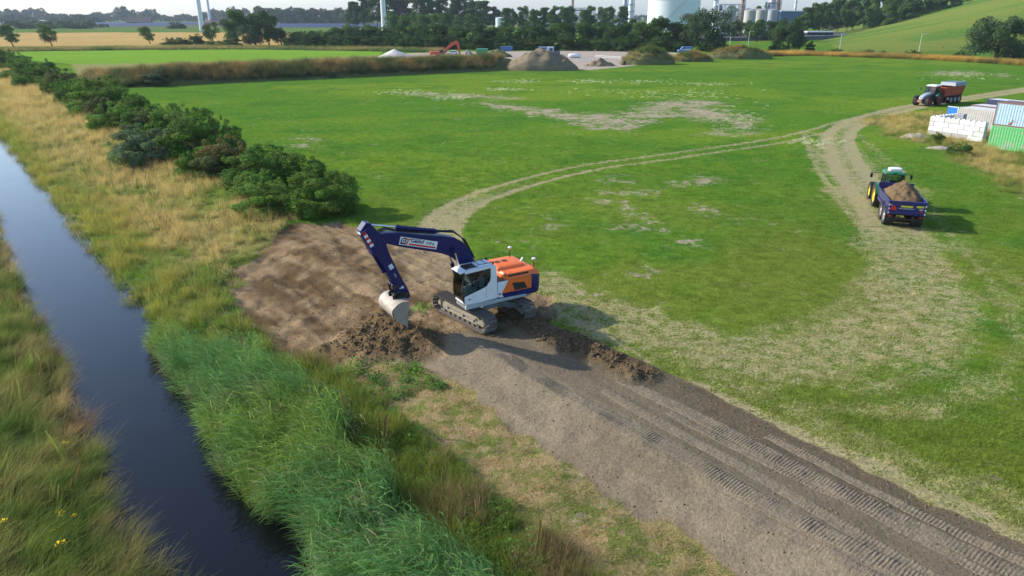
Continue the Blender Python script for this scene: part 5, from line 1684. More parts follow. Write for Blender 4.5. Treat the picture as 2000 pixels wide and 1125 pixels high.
def tyre_mesh(r, w, lugs, name):
    mb = MB()
    ri = r * .58
    mb.lathe([(ri, -w * .36), (ri * 1.12, -w * .46), (r * .86, -w * .5), (r * .955, -w * .44), (r * .965, 0), (r * .955, w * .44), (r * .86, w * .5), (ri * 1.12, w * .46), (ri, w * .36)], 32, axis='y')
    for i in range(lugs):
        for sd in (-1, 1):
            a = 2 * math.pi * (i + (.5 if sd > 0 else 0)) / lugs
            c, s_ = math.cos(a), math.sin(a); a2 = a + sd * 0 + .16; c2, s2 = math.cos(a2), math.sin(a2)
            th = .045 * r + .012; q0, q1 = r * .955, r * 1.0
            P = []
            for (cc, ss, yy) in ((c, s_, sd * w * .5), (c2, s2, sd * .02)):
                for dt in (-th, th):
                    for rad in (q0 * .985, q1):
                        P.append((rad * cc - dt * ss, yy, rad * ss + dt * cc))
            mb.add(P, [(0, 1, 3, 2), (4, 6, 7, 5), (0, 4, 5, 1), (2, 3, 7, 6), (1, 5, 7, 3), (0, 2, 6, 4)])
    return mb.mesh(name, M_RUBBER)
def rim_mesh(r, w, m, dish):
    mb = MB(); ri = r * .60
    mb.lathe([(ri, -w * .40), (ri * .93, -w * .40), (ri * .86, -w * .2), (ri * .5, dish * w * .30), (ri * .30, dish * w * .42), (ri * .28, dish * w * .44), (0, dish * w * .44)], 24, axis='y')
    mb.lathe([(ri, w * .40), (ri * .93, w * .40), (ri * .86, w * .2), (ri * .5, dish * w * .30)], 24, axis='y')
    for k in range(8):
        a = k / 8 * 6.283
        mb.cyl((ri * .4 * math.cos(a), dish * w * .36, ri * .4 * math.sin(a)), (ri * .4 * math.cos(a), dish * w * .42, ri * .4 * math.sin(a)), .022, 6)
    return mb.mesh('rim', m)
def wheel(parent, tm, rm, x, y, r, flip):
    o = inst('wheel', tm, parent, (x, y, r), (0, 0, math.pi if flip else 0))
    inst('rim', rm, o)
    return o
def B(pts, y0, y1, nm, m, parent, bevel=.01, smooth=False):
    return MB().prism(pts, y0, y1).obj(nm, m, parent, bevel=bevel, smooth=smooth)

def tractor(name, loc, rz, label, body, roofm, rimm, hoodm, hz=0.0):
    t = empty(name, loc, rz); tag(t, label, 'tractor')
    rr_, fr_ = .96, .74
    tr_, tf_ = tyre_mesh(rr_, .66, 20, 'tyre_rear'), tyre_mesh(fr_, .56, 18, 'tyre_front')
    for sd in (1, -1):
        wheel(t, tr_, rim_mesh(rr_, .66, rimm, 1), 0, sd * .98, rr_, sd < 0)
        wheel(t, tf_, rim_mesh(fr_, .56, rimm, 1), 2.78, sd * .98, fr_, sd < 0)
        # fender over the rear wheel
        fs = MB(); n = 10
        rings = []
        for k in range(n + 1):
            a = R(28 + 132 * k / n)
            rings.append([((1.04 + q) * math.cos(a), sd * yy, .96 + (1.04 + q) * math.sin(a)) for q, yy in ((0, .62), (.035, .62), (.035, 1.30), (0, 1.30))])
        fs.loft(rings); fs.obj('fender', body, t, smooth='auto')
        ff = MB(); rings = []
        for k in range(7):
            a = R(35 + 110 * k / 6)
            rings.append([(2.78 + (.80 + q) * math.cos(a), sd * yy, .74 + (.80 + q) * math.sin(a)) for q, yy in ((0, .74), (.02, .74), (.02, 1.2), (0, 1.2))])
        ff.loft(rings); ff.obj('front_mudguard', M_DARK, t, smooth='auto')
        MB().tube([(.95, sd * .78, 2.75), (1.1, sd * 1.25, 2.72), (1.1, sd * 1.52, 2.66)], .018, 6).obj('mirror_arm', M_DARK, t)
        MB().box((1.1, sd * 1.52, 2.46), (.07, .20, .38), c2=.03).obj('mirror', M_DARK, t)
        st = MB()
        for k in range(3):
            st.box((1.2, sd * (.95 - .03 * k), .5 + .28 * k), (.4, .22, .03))
        st.box((1.2, sd * .82, .8), (.03, .03, .8))
        st.obj('cab_step', M_DARK, t)
        MB().cyl((-.42, sd * .62, 3.06), (-.42, sd * .62, 3.24), .05, 10).obj('beacon', M_AMBER, t, smooth='auto')
    ch = MB()
    ch.box((1.4, 0, .82), (3.2, .5, .42)); ch.cyl((0, -1.0, .96), (0, 1.0, .96), .14, 12); ch.cyl((2.78, -.85, .74), (2.78, .85, .74), .10, 12); ch.box((-.55, 0, .7), (.5, .5, .4))
    ch.box((1.15, 0, .95), (.7, 1.3, .5)); ch.obj('chassis', M_DARK, t, bevel=.02)
    hb = MB(); sec = []
    for x, w, zt, zb in ((1.0, .48, 1.98, 1.05), (1.6, .47, 1.95, 1.05), (2.4, .44, 1.82, 1.02), (3.1, .40, 1.62, 1.0), (3.42, .33, 1.36, 1.02), (3.5, .28, 1.2, 1.05)):
        sec.append([(x, -w, zb), (x, -w, zt - .16), (x, -w * .72, zt - .03), (x, 0, zt), (x, w * .72, zt - .03), (x, w, zt - .16), (x, w, zb)])
    hb.loft(sec); bn = hb.obj('bonnet', hoodm, t, smooth='auto')
    if hoodm is not body:
        for sd in (1, -1):
            MB().prism([(1.05, 1.1), (2.9, 1.08), (2.5, 1.55), (1.05, 1.76)], sd * .482, sd * .49).obj('bonnet_side', body, bn)
    MB().box((3.46, 0, 1.2), (.06, .36, .22)).obj('grille', M_DARK, bn)
    for sd in (1, -1):
        MB().box((3.45, sd * .2, 1.38), (.06, .12, .08)).obj('headlight', M_PURE, bn)
    MB().box((3.65, 0, .75), (.35, .7, .4), c2=.05).obj('front_weight', M_DARK if rimm is M_YELLOW else mat('rusty_block', (.34, .17, .12), .8), t)
    MB().tube([(1.35, -.62, 1.2), (1.35, -.62, 2.75), (1.28, -.62, 2.9)], .05, 10).obj('exhaust_stack', M_DARK, t, smooth='auto')
    cab = MB()
    pts = {}
    for sd in (1, -1):
        for x, z0, x1, z1 in ((1.02, 1.25, .80, 2.9), (-.58, 1.75, -.48, 2.9), (.18, 1.3, .15, 2.9)):
            cab.tube([(x, sd * .72, z0), (x1, sd * .70, z1)], .045, 8)
        cab.tube([(1.02, sd * .72, 1.25), (.3, sd * .74, 1.22), (-.58, sd * .72, 1.75)], .04, 8)
        MB().prism([(.98, 1.32), (.78, 2.86), (.18, 2.86), (.2, 1.34)], sd * .70, sd * .706).obj('cab_window', M_GLASS, t)
        MB().prism([(.14, 1.4), (.12, 2.86), (-.45, 2.86), (-.54, 1.8)], sd * .70, sd * .706).obj('cab_window', M_GLASS, t)
    cab.box((.2, 0, 1.3), (1.5, 1.3, .12)); cab.obj('cab_frame', M_DARK, t)
    MB().loft([[(x - .004, -.66, z), (x + .004, -.66, z), (x + .004, .66, z), (x - .004, .66, z)] for x, z in ((1.0, 1.5), (.81, 2.86))]).obj('windscreen', M_GLASS, t)
    MB().loft([[(x - .004, -.66, z), (x + .004, -.66, z), (x + .004, .66, z), (x - .004, .66, z)] for x, z in ((-.57, 1.8), (-.48, 2.86))]).obj('rear_window', M_GLASS, t)
    se = MB().box((.1, 0, 1.62), (.5, .55, .16), c2=.04); se.box((-.18, 0, 2.0), (.14, .5, .7), c2=.04); se.cyl((.75, 0, 1.5), (.55, 0, 1.95), .03, 8); se.obj('driver_seat', M_DARK, t)
    rf_ = MB(); rf_.loft([rrect(-.62, .98, -.80, .80, 2.90, .14), rrect(-.66, 1.02, -.84, .84, 2.98, .18), rrect(-.58, .92, -.76, .76, 3.10, .2), rrect(-.4, .7, -.55, .55, 3.14, .2)])
    roof = rf_.obj('cab_roof', roofm, t, smooth='auto')
    return t, roof

# green tractor and blue tipping trailer with soil
P1 = Vector((26.55, 46.55, 0)); A1 = R(72)
h1v = Vector((math.cos(A1), math.sin(A1), 0))
trl = empty('tipping_trailer', (P1.x, P1.y, float(zf0(P1.x, P1.y)) - .02), A1)
tag(trl, 'dark blue tipping trailer heaped with brown soil, seen from behind', 'trailer')
def hull(L_, w0, w1, z0, z1, rk, t=.05):
    """open body: floor and four outward-leaning boards; x from 0 (tail) to L_"""
    mb = MB()
    def ring(z, w, e):
        return [(-e * rk, -w, z), (L_ + e * .12, -w, z), (L_ + e * .12, w, z), (-e * rk, w, z)]
    o0, o1 = ring(z0, w0, 0), ring(z1, w1, 1)
    i1 = [(x + t * (1 if x < L_ / 2 else -1), y - t * (1 if y > 0 else -1), z) for x, y, z in o1]
    i0 = [(x + t * (1 if x < L_ / 2 else -1), y - t * (1 if y > 0 else -1), z + t) for x, y, z in o0]
    mb.loft([o0, o1, i1, i0], cap=True)
    return mb
LT = 4.6
hb_ = hull(LT, 1.04, 1.14, .95, 1.88, .10)
body1 = hb_.obj('tipper_body', M_BLUEP, trl, bevel=.012)
rb_ = MB()
for sd in (1, -1):
    rb_.box((LT / 2, sd * 1.15, 1.87), (LT + .2, .09, .09)); 
    for k in range(6):
        pass
rb_.box((-.12, 0, 1.87), (.09, 2.36, .10)); rb_.box((LT + .1, 0, 2.0), (.09, 2.3, .36))
rb_.obj('top_rail', M_BLUEP, body1, bevel=.01)
MB().prism([(-.065, 1.00), (-.14, 1.86), (-.17, 1.86), (-.11, 1.00)], -1.06, 1.06).obj('tailgate', M_BLUEP, trl, bevel=.008)
MB().prism([(-.12, 1.02), (-.12, 1.26), (-.17, 1.22), (-.17, 1.06)], -1.04, 1.04).obj('tailgate_fold', M_BLUEP, trl, bevel=.01)
for sd in (1, -1):
    MB().prism([(.1, .98), (LT - .1, .98), (LT - .2, 1.2), (.1, 1.2)], sd * 1.08, sd * 1.13).obj('side_sill', M_BLUEP, trl, bevel=.01)
    MB().box((-.16, sd * 1.09, 1.40), (.08, .10, .92)).obj('corner_post', M_BLUEP, trl, bevel=.01)
    for k in range(3):
        MB().box((-.205, sd * 1.10, 1.12 + .27 * k), (.012, .06, .13)).obj('reflector', M_PURE, trl)
    MB().box((-.10, sd * .92, .86), (.05, .16, .07)).obj('tail_light', M_RED, trl)
# soil heap in the body
def heap_mesh(name, nx, ny, fx, m, seed, amp=.12, fr=1.5):
    """heap over a rectangle: fx(u,v) -> x, y, z"""
    u, v = np.meshgrid(np.linspace(0, 1, nx), np.linspace(0, 1, ny), indexing='ij')
    x, y, z = fx(u, v)
    z = z + amp * (fbm(x * fr, y * fr, 4, seed) - .5) * np.minimum(1, 8 * np.minimum(np.minimum(u, 1 - u), np.minimum(v, 1 - v)))
    idx = np.arange(nx * ny).reshape(nx, ny)
    F_ = np.stack([idx[:-1, :-1], idx[1:, :-1], idx[1:, 1:], idx[:-1, 1:]], -1).reshape(-1, 4)
    return mesh_np(name, np.stack([x.ravel(), y.ravel(), z.ravel()], 1), F_, m, smooth=True)
def load1(u, v):
    x = .02 + (LT - .02) * u; y = -1.08 + 2.16 * v
    r_ = np.sqrt(((u - .56) / .5) ** 2 + ((v - .45) / .5) ** 2)
    return x, y, 1.74 + 1.0 * np.clip(1 - r_ * .88, 0, 1) ** .85
ld = inst('soil_load', heap_mesh('soil_load', 70, 50, load1, M_SOILLOAD, 601, .36, 3.2), None)
ld.location = trl.location; ld.rotation_euler = trl.rotation_euler
tag(ld, 'heap of brown soil loaded in the dark blue trailer', 'soil heap')
fr1 = MB()
for sd in (1, -1):
    fr1.box((2.0, sd * .45, .80), (4.6, .12, .24))
fr1.prism([(4.1, .62), (4.1, .9), (5.9, .72), (5.9, .55)], -.12, .12)
fr1.box((.1, 0, .64), (.14, 2.0, .16))
for x in (.95, 2.35):
    fr1.cyl((x, -1.0, .64), (x, 1.0, .64), .09, 12)
fr1.obj('trailer_chassis', M_DARK, trl, bevel=.01)
tm1 = tyre_mesh(.66, .60, 26, 'tyre_trailer'); rm1 = rim_mesh(.66, .60, M_GREYRIM, 1)
for x in (.95, 2.35):
    for sd in (1, -1):
        wheel(trl, tm1, rm1, x, sd * .88, .66, sd < 0)
def tg(nm, y0, y1, z0, z1, m, d=.19):
    """flat sign on the tailgate; y measured to the left seen from behind is +y"""
    return MB().box((-d, (y0 + y1) / 2, (z0 + z1) / 2), (.012, abs(y1 - y0), z1 - z0)).obj(nm, m, trl)
MB().prism([(1.06, 1.30), (.62, 1.30), (.74, 1.58), (.84, 1.64), (.94, 1.58)], -.198, -.186, axis='x').obj('warning_triangle', M_RED, trl)
yp = tg('yellow_sign', .40, -.32, 1.52, 1.64, M_YPLATE); yq = tg('yellow_sign', -.55, -.98, 1.54, 1.67, M_YPLATE)
tg('white_sticker', -.72, -.96, 1.40, 1.445, M_PURE); tg('small_plate', 1.04, .92, 1.62, 1.66, M_PURE)
tg('brake_light', -.80, -.94, 1.22, 1.33, M_RED); tg('number_plate', .58, .12, .86, .95, M_YPLATE, .16)
def tail_text(txt, size, yl, zb, m, d):
    me = text_mesh(txt, size, 'lettering', m, .001)
    o = inst('lettering', me, trl)
    Xv, Yv = Vector((0, -1, 0)), Vector((0, 0, 1)); Zv = Xv.cross(Yv)
    o.matrix_local = Matrix.Translation((-d, yl, zb)) @ Matrix((Xv, Yv, Zv)).transposed().to_4x4()
    return o
tail_text('www.geldof-infra.nl', .118, .50, 1.385, M_PURE, .205)
t1p = P1 + h1v * 6.15
tr1, roof1 = tractor('green_tractor', (t1p.x, t1p.y, float(zf0(t1p.x, t1p.y)) - .02), A1, 'green tractor with yellow rims pulling the dark blue soil trailer', M_GREEN, M_GREEN, M_YELLOW, M_GREEN)
wt = MB(); wt.loft([rrect(-.2, .35, -.48, .48, 3.14, .15), rrect(-.24, .4, -.52, .52, 3.24, .18), rrect(-.22, .38, -.5, .5, 3.36, .18), rrect(-.1, .26, -.36, .36, 3.42, .15)])
wt.obj('roof_box', M_PURE, tr1, smooth='auto')
tr1.scale = (.9, .9, .88)
MB().prism([(.86, 1.86), (.62, 1.86), (.68, 2.12), (.80, 2.12)], -.80, -.79, axis='x').obj('warning_triangle', M_RED, tr1)
MB().tube([(-.55, -.1, 3.1), (-.72, .3, 2.95), (-.75, .42, 2.5), (-.9, .4, 1.8)], .05, 8).obj('air_hose', M_DARK, tr1, smooth='auto')

# second tractor and red trailer coming along the track
A2 = R(213); h2v = Vector((math.cos(A2), math.sin(A2), 0))
c2_ = Vector((68.3, 118.9, 0))
tr2, roof2 = tractor('dark_green_tractor', (c2_.x, c2_.y, 0), A2, 'dark green tractor with silver bonnet and white roof on the far track', M_DGREEN, M_PURE, M_REDRIM, mat('silver_bonnet', (.50, .54, .55), .35, metal=.3, var=.05))
p2 = c2_ - h2v * 6.9
tl2 = empty('high_sided_trailer', (p2.x, p2.y, 0), A2)
tag(tl2, 'red three-axle high-sided trailer with silver cover behind the far tractor', 'trailer')
L2 = 5.6
b2 = hull(L2, 1.15, 1.27, 1.25, 2.75, .45).obj('tipper_body', M_REDP, tl2, bevel=.015)
rb2 = MB()
for sd in (1, -1):
    for k in range(7):
        x = .3 + k * .85
        rb2.tube([(x, sd * 1.17, 1.28), (x, sd * 1.29, 2.72)], .035, 6)
    rb2.box((L2 / 2, sd * 1.29, 2.72), (L2 + .3, .08, .10)); rb2.box((L2 / 2, sd * 1.22, 1.95), (L2 + .1, .07, .07))
for y in (-.7, 0, .7):
    rb2.box((L2 + .10, y, 2.0), (.08, .07, 1.4))
rb2.obj('side_rib', M_REDP, b2)
MB().box((L2 + .12, .0, 2.3), (.07, 1.5, .5)).obj('front_board', M_REDP, b2)
cv = MB(); cv.loft([[(-.55, -1.32, 2.78), (2.9, -1.32, 2.78), (2.9, 1.32, 2.78), (-.55, 1.32, 2.78)], [(-.85, -1.15, 3.35), (2.7, -1.15, 3.35), (2.7, 1.15, 3.35), (-.85, 1.15, 3.35)]])
cv.obj('load_cover', M_ALU, tl2, bevel=.03)
f2_ = MB()
for sd in (1, -1):
    f2_.box((2.6, sd * .45, 1.08), (5.4, .14, .28))
f2_.prism([(5.0, .75), (5.0, 1.15), (7.0, .85), (7.0, .65)], -.14, .14)
for x in (.7, 1.95, 3.2):
    f2_.cyl((x, -1.0, .62), (x, 1.0, .62), .09, 10)
f2_.obj('trailer_chassis', M_DARK, tl2)
for x in (.7, 1.95, 3.2):
    for sd in (1, -1):
        wheel(tl2, tm1, rm1, x, sd * .95, .66, sd < 0)
MB().box((4.15, 1.02, .85), (.5, .25, .42), c2=.04).obj('tool_box', M_GREYRIM, tl2)
for sd in (1, -1):
    MB().box((1.95, sd * .98, 1.36), (3.9, .6, .03)).obj('mudguard', M_DARK, tl2)

# ---- shipping containers
def container(name, corner, ang, L_, W_, H_, m, roofm, label, z=0.0, frame=None, doors=None):
    """corner: nearest-left bottom corner; long side runs along ang; body lies to its left-hand (far) side"""
    e = empty(name, (corner[0], corner[1], z), ang); tag(e, label, 'container', None)
    frame = frame or m
    fr_ = MB(); t = .14
    for x in (t / 2, L_ - t / 2):
        for y in (t / 2, W_ - t / 2):
            fr_.box((x, y, H_ / 2), (t, t, H_))
    fr_.obj('corner_post', frame, e)
    r_ = MB()
    for y in (.06, W_ - .06):
        for zz in (.08, H_ - .06):
            r_.box((L_ / 2, y, zz), (L_ - 2 * t, .10, .14))
    for x in (.06, L_ - .06):
        for zz in (.08, H_ - .06):
            r_.box((x, W_ / 2, zz), (.10, W_ - 2 * t, .14))
    r_.obj('rail', frame, e)
    def corr(a, b, nrm):
        A = Vector(a); Bv = Vector(b); d = (Bv - A); Ln = d.length; d.normalize(); n_ = Vector(nrm)
        mb = MB(); p = .28; xs_ = []; k = 0
        q = 0
        pts = []
        while q < Ln - 1e-6:
            for off, dep_ in ((0, 0), (.07, 0), (.105, .036), (.21, .036), (.245, 0)):
                if q + off <= Ln: pts.append((q + off, dep_))
            q += p
        pts.append((Ln, 0))
        vs = []
        for (s_, dp) in pts:
            P = A + d * s_ - n_ * (dp + .02)
            vs += [(P.x, P.y, .15), (P.x, P.y, H_ - .13)]
        mb.add(vs, [(2 * i, 2 * i + 2, 2 * i + 3, 2 * i + 1) for i in range(len(pts) - 1)])
        # backing so that the wall has thickness
        A2_ = A - n_ * .075; B2_ = Bv - n_ * .075
        mb.add([(A2_.x, A2_.y, .15), (B2_.x, B2_.y, .15), (B2_.x, B2_.y, H_ - .13), (A2_.x, A2_.y, H_ - .13)], [(0, 1, 2, 3)])
        return mb
    corr((t, 0, 0), (L_ - t, 0, 0), (0, -1, 0)).obj('corrugated_wall', m, e)
    corr((t, W_, 0), (L_ - t, W_, 0), (0, 1, 0)).obj('corrugated_wall', m, e)
    corr((0, t, 0), (0, W_ - t, 0), (-1, 0, 0)).obj('corrugated_wall', m, e)
    corr((L_, t, 0), (L_, W_ - t, 0), (1, 0, 0)).obj('corrugated_wall', m, e)
    MB().box((L_ / 2, W_ / 2, H_ - .015), (L_ - .1, W_ - .1, .03)).obj('roof', roofm, e)
    MB().box((L_ / 2, W_ / 2, .12), (L_ - .2, W_ - .2, .08)).obj('floor', M_DARK, e)
    return e
def rusty(name, col, rust=(.22, .07, .025), amt=.5, var=.1):
    m = bpy.data.materials.new(name); t = nt(m); N = t.nodes; L = t.links
    b = N['Principled BSDF']; b.inputs['Roughness'].default_value = .65
    tc = N.new('ShaderNodeTexCoord')
    n1 = N.new('ShaderNodeTexNoise'); n1.inputs['Scale'].default_value = .9; n1.inputs['Detail'].default_value = 8; n1.inputs['Roughness'].default_value = .62
    n2 = N.new('ShaderNodeTexNoise'); n2.inputs['Scale'].default_value = 4; n2.inputs['Detail'].default_value = 5
    L.new(tc.outputs['Object'], n1.inputs['Vector']); L.new(tc.outputs['Object'], n2.inputs['Vector'])
    r1 = N.new('ShaderNodeMapRange'); r1.inputs[1].default_value = 1 - amt; r1.inputs[2].default_value = 1 - amt + .05; L.new(n1.outputs['Fac'], r1.inputs[0])
    mr = N.new('ShaderNodeMapRange'); mr.inputs[3].default_value = 1 - var * 2; mr.inputs[4].default_value = 1 + var * 2; L.new(n2.outputs['Fac'], mr.inputs[0])
    sc = N.new('ShaderNodeVectorMath'); sc.operation = 'SCALE'; sc.inputs[0].default_value = col; L.new(mr.outputs[0], sc.inputs['Scale'])
    mx = N.new('ShaderNodeMix'); mx.data_type = 'RGBA'; L.new(r1.outputs[0], mx.inputs['Factor']); L.new(sc.outputs[0], mx.inputs['A']); mx.inputs['B'].default_value = (*rust, 1)
    L.new(mx.outputs['Result'], b.inputs['Base Color'])
    return m
CA = R(-62)
cd = Vector((math.cos(CA), math.sin(CA), 0)); cn = Vector((-cd.y, cd.x, 0))        # along the face, and away from the camera
M_LBLUE = rusty('rusty_light_blue', (.36, .50, .60), amt=.40); M_LGREEN = rusty('faded_green', (.12, .42, .15), rust=(.24, .36, .22), amt=.47, var=.1)
M_BROWN = mat('brown_oxide', (.17, .10, .085), .7, var=.2, scale=3)
c0 = at(1927, 288)
container('shipping_container', c0, CA, 6.06, 2.44, 2.44, M_LGREEN, M_BROWN, 'faded green shipping container at the bottom of the stack by the right edge', 0, M_LGREEN)
container('shipping_container', c0, CA, 6.06, 2.44, 2.44, M_LBLUE, M_BROWN, 'light blue rust-stained shipping container on top of the green one', 2.45, M_BROWN)
M_GREYC = mat('grey_container', (.48, .46, .43), .7, var=.12, scale=1.5, dirt=.15); M_WROOF = mat('white_roof', (.62, .61, .60), .6, var=.06, scale=1)
M_NAVYC = mat('navy_container', (.03, .04, .10), .6, var=.15, scale=2)
g0_ = at(1875, 209.5, 2.6)
container('shipping_container', (g0_.x, g0_.y), CA, 6.06, 2.44, 2.6, M_GREYC, M_WROOF, 'pale grey container with white roof behind the white block wall', 0)
g1_ = at(1897, 204.5, 2.6)
container('shipping_container', (g1_.x, g1_.y), CA, 6.06, 2.44, 2.6, M_GREYC, M_WROOF, 'white-roofed container just behind the pale grey one', 0, M_BROWN)
g2_ = at(1927, 193.5, 2.9)
container('shipping_container', (g2_.x, g2_.y), CA, 12.19, 2.44, 2.9, M_NAVYC, M_WROOF, 'long navy container with white roof, farthest back at the right edge', 0)
# open blue door panel at the grey container's end
bd0 = at(1853, 231, 1.75)
door = empty('blue_door_panel', (g0_.x - cd.x * .12, g0_.y - cd.y * .12, 0), CA)
tag(door, 'bright blue swung-open container door standing above the white block wall', 'door')
MB().box((-.70, -.0, 1.32), (1.32, .07, 2.4), c2=.02).obj('door_leaf', mat('bright_blue', (.012, .16, .62), .45, var=.06, scale=1), door)
dr = MB()
dr.box((-.70, -.0, 2.56), (1.40, .10, .07)); dr.box((-.02, 0, 1.35), (.08, .10, 2.5)); dr.obj('door_edge', M_PURE, door)

# ---- white concrete block wall, block by block
M_BLOCK2 = mat('offwhite_concrete', (.54, .54, .52), .85, var=.06, scale=1.5, bump=.15, bscale=20)
M_BLOCK3 = mat('dull_white_concrete', (.60, .60, .58), .85, var=.06, scale=1.5, bump=.15, bscale=20)
M_BLOCK = mat('white_concrete', (.66, .66, .64), .85, var=.05, scale=1.5, bump=.15, bscale=20)
M_BLOCKG = mat('grey_concrete', (.36, .36, .36), .9, var=.1, scale=1.5, bump=.2, bscale=20)
w0 = at(1810, 263)
wall = empty('block_wall', (w0.x, w0.y, 0), CA)
tag(wall, 'L-shaped wall of big white concrete blocks with studs on top', 'wall')
def block_me(L_, m):
    mb = MB(); mb.box((L_ / 2, .3, .275), (L_ - .035, .588, .525), c2=.03)
    return mb.mesh('block', m)
def stud_block(L_, m):
    mb = MB(); mb.box((L_ / 2, .3, .275), (L_ - .035, .588, .525), c2=.03)
    n = int(round(L_ / .6))
    for k in range(n):
        for yy in (.3,):
            cx = (k + .5) * L_ / n
            mb.loft([[(cx - .17, yy - .17, .544), (cx + .17, yy - .17, .544), (cx + .17, yy + .17, .544), (cx - .17, yy + .17, .544)], [(cx - .12, yy - .12, .64), (cx + .12, yy - .12, .64), (cx + .12, yy + .12, .64), (cx - .12, yy + .12, .64)]])
    return mb.mesh('block', m)
BM = {(l, c, tp): (stud_block if tp else block_me)(l, {'w': M_BLOCK, 'v': M_BLOCK2, 'u': M_BLOCK3, 'g': M_BLOCKG}[c]) for l in (.6, 1.2, 1.8) for c in 'wvug' for tp in (0, 1)}
rows = [('g', [1.2, ('g', 1.8), ('g', 1.8), 1.8]), ('w', [1.8, 1.8, 1.8, 1.2]), ('w', [.6, 1.8, 1.8, 1.8, .6]), ('w', [1.8, 1.8, 1.2, .6, 1.2])]
for rI, (c, bl) in enumerate(rows):
    x = 0
    for j, l in enumerate(bl):
        col = 'wuvwuwvu'[(j * 3 + rI * 5) % 8]
        if isinstance(l, tuple): col, l = l
        if rI == 0 and j == 0: col = 'g'
        o = inst('block', BM[(l, col, 1 if rI == 3 else 0)], wall, (x, random.uniform(-.008, .008), rI * .552), (0, 0, random.uniform(-.003, .003)))
        x += l
    for j in range(3):       # return wall, running back
        l = 1.8 if (j + rI) % 4 else 1.2
        yq = .62 + j * 1.62
        o = inst('block', BM[(1.8 if j else 1.2, 'w', 1 if rI == 3 else 0)], wall, (.6, .62 + (1.2 + (j - 1) * 1.8 if j else 0), rI * .552), (0, 0, math.pi / 2))
gb = at(1874, 234, 1.6)
sb = inst('concrete_cube', MB().box((0, 0, .9), (1.0, 1.0, 1.8), c2=.05).mesh('concrete_cube', M_BLOCKG), None, (w0.x + cd.x * 2.3 + cn.x * 2.2, w0.y + cd.y * 2.3 + cn.y * 2.2, 0), (0, 0, CA + .2))
sb.scale = (1, 1, 1.45)
tag(sb, 'grey box standing just inside the white block wall', 'box')
for (px, py, w, h, k, lab) in ((1830, 280, 30, 24, 0, 'green weedy shrub at the foot of the white block wall'), (1872, 302, 46, 26, 3, 'low dark green shrub in front of the green container')):
    p = at(px, py); mpp = px_scale(p)
    plant('weed_shrub', 'bush', k, (p.x, p.y, -.05), h * mpp * 1.0, w * mpp, (0.11, 0.19, 0.045), lab, 'shrub')
# low rubble heap left of the wall
def heap_round(name, p, rx, ry, h, m, seed, rough=.25, ang=0.0, n=40, peak=1.3, fr=None):
    def fx(u, v):
        a = u * 2 * np.pi; r_ = v ** .8
        k = 1 + rough * .6 * (fbm(np.cos(a) * 1.7 + seed, np.sin(a) * 1.7, 3, seed) - .5)
        x = rx * r_ * np.cos(a) * k; y = ry * r_ * np.sin(a) * k
        return x, y, h * np.clip(1 - r_, 0, 1) ** (1 / peak) * 1.0 - .05 * (v > .98)
    u, v = np.meshgrid(np.linspace(0, 1, n + 1)[:-1], np.linspace(0.0, 1, n // 2 + 1), indexing='ij')
    x, y, z = fx(u, v)
    f0 = fr or (2.2 / max(rx, ry) * 2)
    z = z + h * rough * (fbm(x * f0 + seed, y * f0, 5, seed) - .5) * np.minimum(1, 4 * (1 - v))
    ca, sa = math.cos(ang), math.sin(ang)
    X_, Y_ = x * ca - y * sa, x * sa + y * ca
    nu, nv = X_.shape; idx = np.arange(nu * nv).reshape(nu, nv); jd = np.roll(idx, -1, 0)
    F_ = np.stack([idx[:, :-1], idx[:, 1:], jd[:, 1:], jd[:, :-1]], -1).reshape(-1, 4)
    o = inst(name, mesh_np(name, np.stack([X_.ravel(), Y_.ravel(), z.ravel()], 1), F_, m, smooth=True), None, (p.x, p.y, float(zf0(p.x, p.y)) - .03))
    return o
M_RUBBLE = mat('pale_rubble', (.40, .34, .27), .95, var=.25, scale=2, bump=.8, bscale=6)
tag(heap_round('rubble_heap', at(1788, 268), 1.9, 1.0, .55, M_RUBBLE, 611, .6), 'low pale rubble heap at the left end of the white wall', 'rubble heap')
tag(heap_round('rubble_heap', at(1838, 290), 1.8, .8, .3, M_RUBBLE, 612, .6), 'flat rubble patch below the weedy shrub at the wall', 'rubble heap')
# ------------------------------------------------------------------ background
def gz(p):
    return Vector((p.x, p.y, float(zf0(p.x, p.y))))
# ---- green hill at the right
HILL_A = at(1500, 101); 
def hill_z(X, Y):
    # rounded mound: foot line on the left/front, plateau far right
    d = (X * 0.80 - (Y - 300) * 0.28) - 106            # distance right of the foot on the left flank
    f = (Y - 262 - 0.05 * (X - 100))                   # distance behind the front foot
    a = np.clip(.55 * np.clip(d / 125, 0, 1) + .45 * sstep(0, 150, d), 0, 1); b = np.clip(.5 * np.clip(f / 95, 0, 1) + .5 * sstep(0, 95, f), 0, 1)
    c = 1 - sstep(640, 760, Y)
    return 37 * np.minimum(a, 1) * b * c
xs_ = np.linspace(90, 620, 107); ys2 = np.linspace(255, 780, 106)
XX, YY = np.meshgrid(xs_, ys2, indexing='ij')
ZZ = hill_z(XX, YY) + 0.35 * (fbm(XX * .05, YY * .05, 3, 701) - .5) * (hill_z(XX, YY) > .5) - .12
idx = np.arange(XX.size).reshape(XX.shape)
Fh = np.stack([idx[:-1, :-1], idx[1:, :-1], idx[1:, 1:], idx[:-1, 1:]], -1).reshape(-1, 4)
xr, yr = XX.ravel(), YY.ravel()
hc = mixc((0.085, 0.165, 0.030), (0.150, 0.190, 0.040), sstep(.35, .65, fbm(xr * .02, yr * .05 + ZZ.ravel() * .2, 4, 702)))
ones = np.zeros(len(xr))
